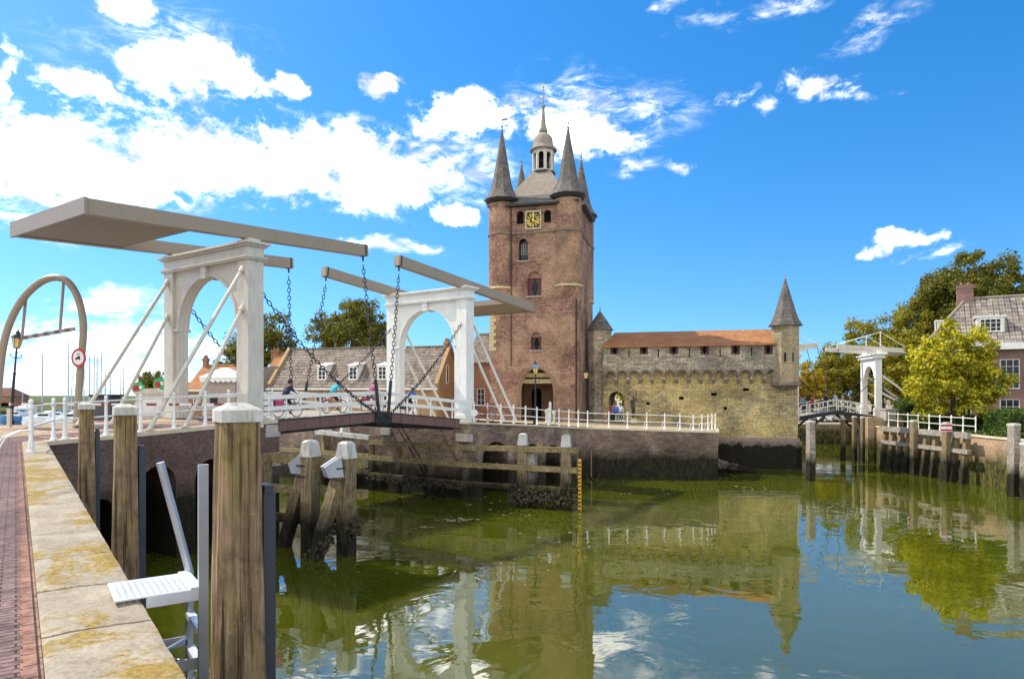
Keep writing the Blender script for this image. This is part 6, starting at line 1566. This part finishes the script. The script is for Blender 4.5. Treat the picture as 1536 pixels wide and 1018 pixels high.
def person(label, loc, rz, pose, top, bottom, hair=(0.05, 0.03, 0.02), hat=None, group=None, scale=1.0):
    t = thing('person', label, 'person', loc, group); t.rotation_euler = (0, 0, rz); t.scale = (scale,) * 3; ORG[t.name] = V((0, 0, 0))
    if pose == 'cycle':     # local +y is forward; seat 0.98 m, hands on the handlebar
        pel, ch, nk, hd = (0, -.20, 1.0), (0, -.02, 1.30), (0, .10, 1.50), (0, .15, 1.64)
        shs = [(-.19, .07, 1.43), (.19, .07, 1.43)]; el = [(-.26, .22, 1.22), (.26, .22, 1.22)]; wr = [(-.25, .42, 1.10), (.25, .42, 1.10)]; hn = [(-.24, .50, 1.09), (.24, .50, 1.09)]
        hp_ = [(-.10, -.18, .97), (.10, -.18, .97)]; kn_ = [(-.12, .20, .86), (.12, .16, .62)]; an_ = [(-.12, .04, .48), (.12, .02, .24)]; to_ = [(-.12, .18, .45), (.12, .16, .20)]
    else:
        w = pose == 'walk'; lean = pose == 'lean'
        pel, ch, nk, hd = (0, 0, .93), (0, .02 + .1 * lean, 1.28), (0, .03 + .16 * lean, 1.48), (0, .05 + .2 * lean, 1.61)
        shs = [(-.19, .02 + .12 * lean, 1.40), (.19, .02 + .12 * lean, 1.40)]
        el = [(-.25, -.10 if w else .05 + .2 * lean, 1.13), (.25, .10 if w else .05 + .2 * lean, 1.13)]
        wr = [(-.23, -.02 if w else .16 + .24 * lean, .92 + .12 * lean), (.23, .24 if w else .16 + .24 * lean, .95 + .12 * lean)]
        hn = [(-.22, .02 if w else .22 + .25 * lean, .84 + .15 * lean), (.22, .31 if w else .22 + .25 * lean, .90 + .15 * lean)]
        hp_ = [(-.10, 0, .9), (.10, 0, .9)]; kn_ = [(-.11, .18 if w else .03, .50), (.11, -.02 if w else .03, .49)]
        an_ = [(-.11, .22 if w else 0, .09), (.11, -.28 if w else 0, .12 if w else .09)]; to_ = [(-.12, .38 if w else .16, .05), (.12, -.14 if w else .16, .04)]
    hv = V(hd); up = (hv - V(nk)).normalized()
    J = [(pel, (.14, .11)), (ch, (.16, .11)), (nk, .055), (tuple(hv), (.078, .092)), (tuple(hv + up * .10), (.075, .09)), (tuple(hv + V((0, .085, -.01))), .022)]
    E = [(0, 1), (1, 2), (2, 3), (3, 4), (3, 5)]
    for s_ in (0, 1):
        b = len(J)
        J += [(shs[s_], .065), (el[s_], .043), (wr[s_], .03), (hn[s_], (.035, .022)), (hp_[s_], .088), (kn_[s_], .058), (an_[s_], .038), (to_[s_], (.04, .03))]
        E += [(1, b), (b, b + 1), (b + 1, b + 2), (b + 2, b + 3), (0, b + 4), (b + 4, b + 5), (b + 5, b + 6), (b + 6, b + 7)]
        sg_ = -1 if s_ == 0 else 1; h0 = V(hn[s_]); dr = (h0 - V(wr[s_])).normalized()
        for k in range(4):
            J.append((tuple(h0 + dr * (.085 + .012 * (k in (1, 2))) + V(((k - 1.5) * .021, 0, -.012))), .009)); E.append((b + 3, len(J) - 1))
        J.append((tuple(h0 + dr * .035 + V((-sg_ * .05, .01, 0))), .011)); E.append((b + 3, len(J) - 1))
    body_ = skinmesh('body', J, E, skin, t)
    st_ = [(pel, (.165, .135)), (ch, (.19, .14)), ((nk[0], nk[1], nk[2] - .04), .085)]; se = [(0, 1), (1, 2)]
    for s_ in (0, 1):
        b = len(st_); st_ += [(shs[s_], .085), (el[s_], .062)] + ([(wr[s_], .046)] if top[2] else []); se += [(1, b), (b, b + 1)] + ([(b + 1, b + 2)] if top[2] else [])
    skinmesh('shirt', st_, se, cloth(top[0], top[1]), t)
    tr = [((pel[0], pel[1], pel[2] + .03), (.16, .13))]; te = []
    for s_ in (0, 1):
        b = len(tr); kn3 = kn_[s_]; tr += [(hp_[s_], .112), (kn3, .078)] + ([(tuple(lerp(V(kn3), V(an_[s_]), .95)), .056)] if bottom[2] else []); te += [(0, b), (b, b + 1)] + ([(b + 1, b + 2)] if bottom[2] else [])
    skinmesh('trousers', tr, te, cloth(bottom[0], bottom[1]), t)
    mb = MB(True)
    for s_ in (0, 1): mb.lathe(V(an_[s_]) + V((0, .06, -.05)), [(.01, -.03), (.06, -.03), (.065, .02), (.05, .07), (.01, .09)], 8)
    mb.build('shoes', m['black'], t, uv=False)
    mb = MB(True); hc = hv + up * .06 - V((0, .018, 0))
    mb.lathe(hc, [(.098, -.06), (.108, 0), (.10, .06), (.07, .105), (.01, .125)], 12); mb.build('hair', M_flat('hair_%d' % int(hair[0] * 1000), hair, .7), t, uv=False)
    if hat:
        mb = MB(True); mb.lathe(hv + up * .10, [(.15, -.01), (.155, .005), (.115, .015), (.11, .07), (.07, .11), (.01, .12)], 12); mb.build('hat', cloth(hat[0], hat[1]), t, uv=False)
    return t
def bicycle(label, loc, rz, frame_m, pannier=None, group='bicycles being ridden over the drawbridge'):
    t = thing('bicycle', label, 'bicycle', (0, 0, 0), group)
    for y_ in (-.53, .53):
        w_ = thing('wheel', None, None); w_.parent = t
        ring_ = [V((0, y_ + .335 * math.cos(2 * math.pi * i / 24), .345 + .335 * math.sin(2 * math.pi * i / 24))) for i in range(24)]
        mb = MB(True); mb.path(ring_, .022, 6, closed=True); mb.build('tyre', m['black'], w_, uv=False)
        mb = MB(True); mb.path([V((0, y_ + (p_.y - y_) * .92, .345 + (p_.z - .345) * .92)) for p_ in ring_], .012, 4, closed=True)
        for i in range(12): mb.tube(V((0, y_, .345)), ring_[i * 2] * 1, .003, n=3)
        mb.tube(V((-.05, y_, .345)), V((.05, y_, .345)), .025, n=6); mb.build('rim', m['steel'], w_, uv=False)
    A_, B_, H_, S_ = V((0, -.53, .345)), V((0, -.08, .30)), V((0, .40, .86)), V((0, -.24, .82))
    mb = MB(True)
    for p_, q_ in ((A_, B_), (B_, H_ - V((0, 0, .1))), (B_, S_), (S_, H_), (S_, A_), (H_, V((0, .53, .345))), (H_, V((0, .38, 1.05)))): mb.tube(p_, q_, .018, n=6)
    mb.path([V((0, -.53 + .38 * math.cos(k), .345 + .38 * math.sin(k))) for k in (math.pi * .15, math.pi * .4, math.pi * .6, math.pi * .9)], .02, 5)
    mb.build('frame', frame_m, t, uv=False)
    mb = MB(True); mb.path([V((-.29, .26, 1.08)), V((-.22, .38, 1.09)), V((0, .40, 1.05)), V((.22, .38, 1.09)), V((.29, .26, 1.08))], .014, 6); mb.build('handlebar', m['steel'], t, uv=False)
    mb = MB(True); mb.tube(S_, V((0, -.26, .92)), .016); mb.loft([[V((-.09, -.38, .92)), V((.09, -.38, .92)), V((.09, -.38, .97)), V((-.09, -.38, .97))], [V((-.05, -.2, .93)), V((.05, -.2, .93)), V((.05, -.2, .97)), V((-.05, -.2, .97))], [V((-.02, -.08, .94)), V((.02, -.08, .94)), V((.02, -.08, .97)), V((-.02, -.08, .97))]]); mb.build('saddle', m['black'], t, uv=False)
    if pannier:
        mb = MB(); 
        for k in (-1, 1): mb.box(V((.15 * k, -.56, .60)), (.14, .34, .32))
        mb.box(V((0, -.56, .79)), (.32, .36, .06)); mb.build('pannier', pannier, t, uv=False)
    t.location = loc; t.rotation_euler = (0, 0, rz)
    return t
def dpos(t_, s_, lift=0.0):
    if t_ <= 7.66: z = lerp(5.33, 5.56, max(0, min(1, (t_ - 1.15) / 6.5)))
    else: z = lerp(5.53, 4.93, max(0, min(1, (t_ - 7.7) / 6.6)))
    q = NL + a * t_ + c * s_; return V((q.x, q.y, z + .005 + lift))
ra = math.atan2(a.y, a.x) - math.pi / 2
GC = 'cyclists on the drawbridge'
navy, white_c, teal, pinkc, blk, beige, blue, redc = ('navy', (0.02, 0.03, 0.06), 0), ('white', (0.7, 0.7, 0.7), 1), ('teal', (0.06, 0.35, 0.42), 0), ('plum', (0.30, 0.05, 0.13), 0), ('black', (0.015, 0.015, 0.018), 1), ('beige', (0.5, 0.40, 0.28), 1), ('blue', (0.05, 0.14, 0.42), 1), ('red', (0.50, 0.03, 0.05), 1)
shorts = ('black', (0.015, 0.015, 0.018), 0)
for (t_, s_, lab, tp, bt, ht, fm_, pn, lb) in (
        (2.7, 1.0, 'cyclist in dark vest and hat riding along the near bridge leaf', navy, shorts, ('dark_grey', (0.05, 0.05, 0.05)), m['black'], m['pink'], 'black bicycle with pink pannier under the cyclist in a hat'),
        (5.9, 1.3, 'cyclist in turquoise top leaning over the handlebar at mid bridge', teal, shorts, ('pale', (0.5, 0.5, 0.55)), m['signred'], None, 'red bicycle under the cyclist in turquoise'),
        (8.7, 1.4, 'cyclist in plum top just past the meeting of the bridge leaves', pinkc, ('grey', (0.2, 0.2, 0.22), 0), ('pale', (0.5, 0.5, 0.55)), m['black'], m['signred'], 'black bicycle under the cyclist in a plum top'),
        (12.0, 1.6, 'cyclist in blue and white jacket near the far gate of the bridge', blue, shorts, ('pale', (0.5, 0.5, 0.55)), m['black'], m['black'], 'dark bicycle with black panniers under the rider in blue')):
    bicycle(lb, dpos(t_, s_), ra, fm_, pn)
    person(lab, dpos(t_, s_), ra, 'cycle', tp, bt, hat=ht, group=GC)
bicycle('parked bicycle with black bags behind the castle quay railing beside the gate column', P(724, 632, 43.6) + V((0, 0, .0)), -1.2, m['signred'], m['black'], group=None)
def gpos(px, Y): q = P(px, 600, Y); return V((q.x, q.y, zR(q.x, q.y) + .015))
GW = 'people beside the castle doorway'
person('person in bright blue jacket standing before the arched castle doorway', gpos(924, 60), 2.6, 'stand', blue, navy[:2] + (1,), group=GW)
person('person in pale clothes walking out of the arched castle doorway', gpos(930.5, 61.5), 3.0, 'walk', white_c, ('grey', (0.2, 0.2, 0.22), 1), group=GW)
person('person in red shirt behind the one in bright blue at the castle doorway', gpos(919.5, 62.0), 3.3, 'stand', redc, blk, group=GW)
GS = 'people crossing the small drawbridge'
def spos(px, s_):
    t_ = on_line(SN + sb * s_, SN + sb * s_ + sa, px); q = SN + sa * t_ + sb * s_
    z = 4.85 - abs(t_ - 3.75) / 3.75 * .55; return V((q.x, q.y, z))
for px_, s_, lab, tp, bt, ps in ((1206, 1.2, 'person in blue jacket leaning on the small bridge rail beside the castle corner', ('denim', (0.10, 0.20, 0.36), 1), blk, 'lean'),
        (1219, 1.3, 'person in crimson jacket and dark trousers on the small bridge', ('crimson', (0.55, 0.03, 0.10), 1), blk, 'stand'),
        (1239, 1.5, 'person in black jacket walking near the middle of the small bridge', blk, ('navy', (0.02, 0.03, 0.06), 1), 'walk'),
        (1253, 1.4, 'person in white shirt and beige trousers on the small bridge', ('paleblue', (0.5, 0.58, 0.68), 1), beige, 'walk'),
        (1265, 1.8, 'person in brown coat and pale trousers on the small bridge', ('brown', (0.16, 0.11, 0.07), 1), ('cream', (0.6, 0.55, 0.45), 1), 'stand'),
        (1277, 1.6, 'person in dark top nearest the gate of the small bridge', ('charcoal', (0.04, 0.04, 0.045), 1), ('cream', (0.6, 0.55, 0.45), 1), 'walk')):
    person(lab, spos(px_, s_), 1.4 if ps != 'lean' else .2, ps, tp, bt, group=GS)
# bronze statue with raised arm
q = gpos(950, 60.6)
stt = thing('statue', 'dark bronze statue of a slim figure raising one arm, before the castle wall', 'statue', q)
stt_o = skinmesh('figure', [((0, 0, 1.05), (.13, .11)), ((0, 0, 1.55), (.17, .12)), ((0, 0, 1.82), .055), ((0, 0, 1.98), (.085, .095)), ((0, 0, 2.08), .07), ((-.19, 0, 1.72), .065), ((-.22, .02, 1.35), .05), ((-.18, .05, 1.05), .035), ((.19, 0, 1.74), .065), ((.27, .02, 2.05), .045), ((.24, .04, 2.4), .035), ((.25, .04, 2.75), .018), ((-.09, 0, 1.0), .11), ((-.08, .01, .55), .085), ((-.08, 0, .1), .06), ((.09, 0, 1.0), .11), ((.08, .02, .55), .085), ((.08, 0, .1), .06)],
                 [(0, 1), (1, 2), (2, 3), (3, 4), (1, 5), (5, 6), (6, 7), (1, 8), (8, 9), (9, 10), (10, 11), (0, 12), (12, 13), (13, 14), (0, 15), (15, 16), (16, 17)], m['bronze'], stt)
stt_o.location = (0, 0, .35)
mb = MB(); mb.box(q + Zu * .17, (.55, .5, .36)); mb.box(q + Zu * .37, (.45, .4, .06)); mb.build('pedestal', m['tower_trim'], stt)

# ------------------------------------------------------------------ boats and cars
m['hullwhite'] = M_flat('white_gelcoat', (0.78, 0.79, 0.80), .3, var=.05); m['hullblue'] = M_flat('blue_gelcoat', (0.06, 0.17, 0.34), .3); m['mast'] = M_flat('mast_alloy', (0.42, 0.45, 0.50), .4, .5); m['canvas'] = M_flat('navy_boat_cover', (0.04, 0.07, 0.16), .8)
def hull(mb, L_, B_, H_):
    secs = []
    for i in range(11):
        k = i / 10; y_ = -L_ / 2 + L_ * k; w_ = B_ / 2 * (1 - max(0, (k - .45) / .55) ** 2.1) * (.82 + .18 * min(1, k / .3)) + .01; sh_ = H_ * (1 + .25 * k * k)
        secs.append([V((-w_, y_, sh_)), V((-w_ * .92, y_ + .1 * k, H_ * .3)), V((-w_ * .55, y_, -.25)), V((w_ * .55, y_, -.25)), V((w_ * .92, y_ + .1 * k, H_ * .3)), V((w_, y_, sh_))])
    mb.loft(secs)
def yacht(label, loc, rz, L_, mastz, hm):
    t = thing('sailing_yacht', label, 'yacht', (0, 0, 0), 'yachts with bare masts in the marina')
    mb = MB(True); hull(mb, L_, L_ * .3, 1.1); mb.build('hull', hm, t, uv=False)
    mb = MB(); mb.loft([[V((-.8, -1.6, 1.1)), V((.8, -1.6, 1.1)), V((.6, -1.5, 1.75)), V((-.6, -1.5, 1.75))], [V((-.5, 2.2, 1.25)), V((.5, 2.2, 1.25)), V((.35, 1.7, 1.65)), V((-.35, 1.7, 1.65))]]); mb.build('cabin', m['hullwhite'], t, uv=False)
    mb = MB(); mb.tube(V((0, .6, 1.2)), V((0, .5, mastz)), .17, .13, n=6); mb.tube(V((-.9, .55, mastz * .55)), V((.9, .55, mastz * .55)), .04, n=4); mb.build('mast', m['mast'], t, uv=False)
    mb = MB(); mb.tube(V((0, .5, 2.3)), V((0, -2.9, 2.4)), .17, n=7); mb.build('boom', m['canvas'], t, uv=False)
    mb = MB()
    for e in (V((0, L_ * .48, 1.3)), V((0, -L_ * .48, 1.2)), V((-1.2, .4, 1.1)), V((1.2, .4, 1.1))): mb.tube(e, V((0, .5, mastz - .3)), .018, n=3)
    mb.build('rigging', m['steel'], t, uv=False)
    t.location = loc; t.rotation_euler = (0, 0, rz); return t
for px_, py_, Y, hm, lab in ((68, 530, 150, 'hullwhite', 'yacht whose lone mast stands inside the hoop'), (107, 513, 155, 'hullblue', 'yacht with tall mast just left of the right hoop leg'), (111, 551, 190, 'hullwhite', 'yacht with short mast touching the right hoop leg'),
        (129, 551, 165, 'hullwhite', 'yacht with mast just right of the hoop leg'), (138, 532, 160, 'hullblue', 'yacht leftmost in the mast cluster behind the long struts'), (144, 531, 168, 'hullwhite', 'second mast of the cluster behind the long struts'), (149, 536, 175, 'hullwhite', 'third mast of the cluster behind the long struts'), (155, 529, 158, 'hullblue', 'fourth and tallest mast of the cluster behind the long struts'),
        (161, 555, 200, 'hullwhite', 'yacht with short mast left of the lower strut'), (168, 561, 210, 'hullwhite', 'yacht with low mast crossing the lower strut'), (184, 546, 170, 'hullblue', 'left one of two close masts right of the lower strut'), (188.5, 549, 172, 'hullwhite', 'right one of two close masts right of the lower strut'), (36, 581, 250, 'hullwhite', 'small distant yacht beside the leaning lamp post')):
    q = P(px_, 600, Y); yacht(lab, (q.x, q.y, 0), R(70 + (px_ * 37) % 40), 9.0, zat(py_, Y), m[hm])
def motorboat(label, loc, rz, L_, hm, cover):
    t = thing('motorboat', label, 'motorboat', (0, 0, 0), 'motorboats moored in the marina')
    mb = MB(True); hull(mb, L_, L_ * .36, 1.35); mb.build('hull', hm, t, uv=False)
    mb = MB(); a_ = L_ * .1
    mb.loft([[V((-1.1, -L_ * .3, 1.4)), V((1.1, -L_ * .3, 1.4)), V((.95, -L_ * .28, 2.5)), V((-.95, -L_ * .28, 2.5))], [V((-.9, L_ * .2, 1.6)), V((.9, L_ * .2, 1.6)), V((.7, L_ * .06, 2.4)), V((-.7, L_ * .06, 2.4))]]); mb.build('cabin', m['hullwhite'], t, uv=False)
    mb = MB()
    for k in (-1, 1): mb.hbox(V((1.02 * k, -L_ * .12, 2.05)), V((.05, 0, 0)), V((0, L_ * .14, 0)), Zu * .2)
    mb.build('window', m['glass'], t, uv=False)
    mb = MB(True); mb.lathe(V((0, -L_ * .2, 2.5)), [(1.0, 0), (.95, .15), (.6, .3), (0.05, .36)], 8); mb.build('canopy', cover, t, uv=False)
    t.location = loc; t.rotation_euler = (0, 0, rz); return t
for px_, Y, rz, hm, cv, lab in ((22, 150, 1.45, 'hullblue', 'canvas', 'blue and white motorboat at the foot of the lamp post'), (62, 138, 1.7, 'hullwhite', 'white', 'white motorboat inside the hoop'), (88, 145, 1.2, 'hullwhite', 'canvas', 'white motorboat with dark canopy left of the hoop leg'), (100, 135, 1.9, 'hullwhite', 'white', 'white motorboat touching the right hoop leg'), (178, 140, 1.5, 'hullwhite', 'canvas', 'white motorboat behind the middle mooring pile')):
    q = P(px_, 600, Y); motorboat(lab, (q.x, q.y, 0), rz, 7.0, m[hm], m[cv])
q = P(160, 600, 60); bsh = thing('marina_hut', 'dark flat roofed hut above the mooring piles, behind the barrier boom', 'hut', (q.x, 45, 4.9))
hc = P(160, 607, 41); mb = MB(); mb.box(V((hc.x, 41, 5.6)), (1.1, 1.1, 1.5)); m['hut'] = M_flat('dark_hut_boards', (0.10, 0.085, 0.085), .7); mb.build('wall', m['hut'], bsh); mb = MB(); mb.box(V((hc.x, 41, 6.4)), (1.35, 1.35, .12)); mb.build('roof', m['black'], bsh)
mb = MB(); mb.box(V((hc.x, 41, 4.1)), (1.6, 1.6, 1.6)); mb.build('footing', m['block'], bsh)
def car(label, loc, rz, col_, group='cars parked on the far quay'):
    t = thing('parked_car', label, 'car', (0, 0, 0), group)
    prof = [(-2.1, .35), (-2.15, .75), (-1.95, .95), (-1.3, 1.0), (1.0, .98), (1.9, .85), (2.15, .6), (2.1, .32)]
    mb = MB(True); rg = []
    for x_, k in ((-.82, .96), (-.86, 1.0), (.86, 1.0), (.82, .96)): rg.append([V((x_, y_ * (k if abs(y_) > 1 else 1), .32 + (z_ - .32) * k)) for y_, z_ in prof])
    mb.loft(rg); mb.build('body', col_, t, uv=False, sharp=40)
    mb = MB(True); mb.loft([[V((-.80, -1.75, .96)), V((.80, -1.75, .96)), V((.80, 1.05, .96)), V((-.80, 1.05, .96))], [V((-.62, -1.25, 1.42)), V((.62, -1.25, 1.42)), V((.62, .25, 1.42)), V((-.62, .25, 1.42))], [V((-.5, -1.0, 1.46)), V((.5, -1.0, 1.46)), V((.5, .1, 1.46)), V((-.5, .1, 1.46))]]); mb.build('roof', col_, t, uv=False)
    mb = MB()
    for k in (-1, 1): mb.prism([V((k * .79, -1.45, 1.0)), V((k * .79, .72, 1.0)), V((k * .655, .18, 1.36)), V((k * .655, -1.15, 1.36))], V((k * .02, 0, 0)))
    mb.prism([V((-.7, .98, 1.0)), V((.7, .98, 1.0)), V((.58, .32, 1.38)), V((-.58, .32, 1.38))], V((0, .02, .02))); mb.prism([V((-.7, -1.70, 1.0)), V((.7, -1.70, 1.0)), V((.58, -1.30, 1.38)), V((-.58, -1.30, 1.38))], V((0, -.02, .02)))
    mb.build('window', m['glass'], t, uv=False)
    for sx_ in (-1, 1):
        for y_ in (-1.3, 1.35):
            mb = MB(True); mb.tube(V((sx_ * .68, y_, .32)), V((sx_ * .89, y_, .32)), .32, n=16); w_ = mb.build('wheel', m['black'], t, uv=False)
            mb = MB(True); mb.tube(V((sx_ * .88, y_, .32)), V((sx_ * .90, y_, .32)), .19, n=12); r_ = mb.build('rim', m['steel'], t, uv=False); r_.parent = w_
        mb = MB(); mb.box(V((sx_ * .6, 2.1, .68)), (.3, .08, .14)); mb.build('headlight', m['grate'], t, uv=False)
        mb = MB(); mb.box(V((sx_ * .65, -2.1, .75)), (.22, .08, .16)); mb.build('tail_light', m['signred'], t, uv=False)
    t.location = loc; t.rotation_euler = (0, 0, rz); return t
def paint(nm, c_): 
    x = M_flat(nm, c_, .25, .0, .6, var=.02); x.node_tree.nodes['Principled BSDF'].inputs['Coat Weight'].default_value = .5; return x
cz0 = 2.62
for px_, Y, rz, c_, lab in ((1196, 91.5, 1.5, paint('grey_car_paint', (.25, .27, .3)), 'grey parked car half hidden by the castle corner'), (1228, 92, 1.62, paint('silver_car_paint', (.62, .66, .72)), 'silver parked car under the crown of the small bridge'), (1246, 91, 1.7, paint('white_car_paint', (.80, .80, .80)), 'white parked car right of the silver one'), (1263, 90.5, 1.2, paint('grey_green_car_paint', (.36, .42, .40)), 'grey green parked car behind the three thin piles'), (1287, 91, .9, paint('dark_purple_car_paint', (.10, .04, .10)), 'dark purple parked car beside the bridge abutment')):
    q = P(px_, 600, Y); car(lab, (q.x, q.y, cz0), rz, c_)
person('person in red top standing on the far quay left of the parked cars', (P(1210, 600, 90.2).x, 90.2, cz0), 3.0, 'stand', ('scarlet', (0.5, 0.04, 0.04), 1), ('grey', (0.2, 0.2, 0.22), 1))

# floating scum and weed on the harbour
rnd = random.Random(9); m['scum'] = M_stone('floating_scum', (0.20, 0.17, 0.08), (0.38, 0.33, 0.20), bump=.6)
mb = MB(True)
for px_, py_, n_, sp in ((680, 779, 26, .5), (640, 790, 9, .35), (760, 770, 12, .9), (905, 722, 12, .9), (960, 738, 12, 1.0), (560, 782, 8, .8), (1130, 730, 8, .8), (1015, 715, 10, .7), (820, 800, 6, 1.2), (1240, 760, 6, 1.0), (620, 745, 8, 1.0), (700, 705 + 45, 14, 1.6)):
    o_ = P(px_, py_, EYE * F / (py_ - HZ))
    for _ in range(n_):
        q = V((o_.x + rnd.gauss(0, sp), o_.y + rnd.gauss(0, sp * .8), 0)); r_ = rnd.uniform(.02, .12) * (1.6 if n_ > 20 else 1)
        k = rnd.randint(5, 8); ph = rnd.random() * 6
        ring_ = [q + V((math.cos(ph + 2 * math.pi * i / k) * r_ * rnd.uniform(.6, 1.5), math.sin(ph + 2 * math.pi * i / k) * r_ * rnd.uniform(.5, 1.1), .004)) for i in range(k)]
        b = len(mb.v); mb.v.extend(ring_ + [q + Zu * .014]); mb.f.extend([(b + i, b + (i + 1) % k, b + k) for i in range(k)])
mb.build('floating_scum', m['scum'], kind='stuff', label='flecks of pale scum and weed floating on the green harbour water')
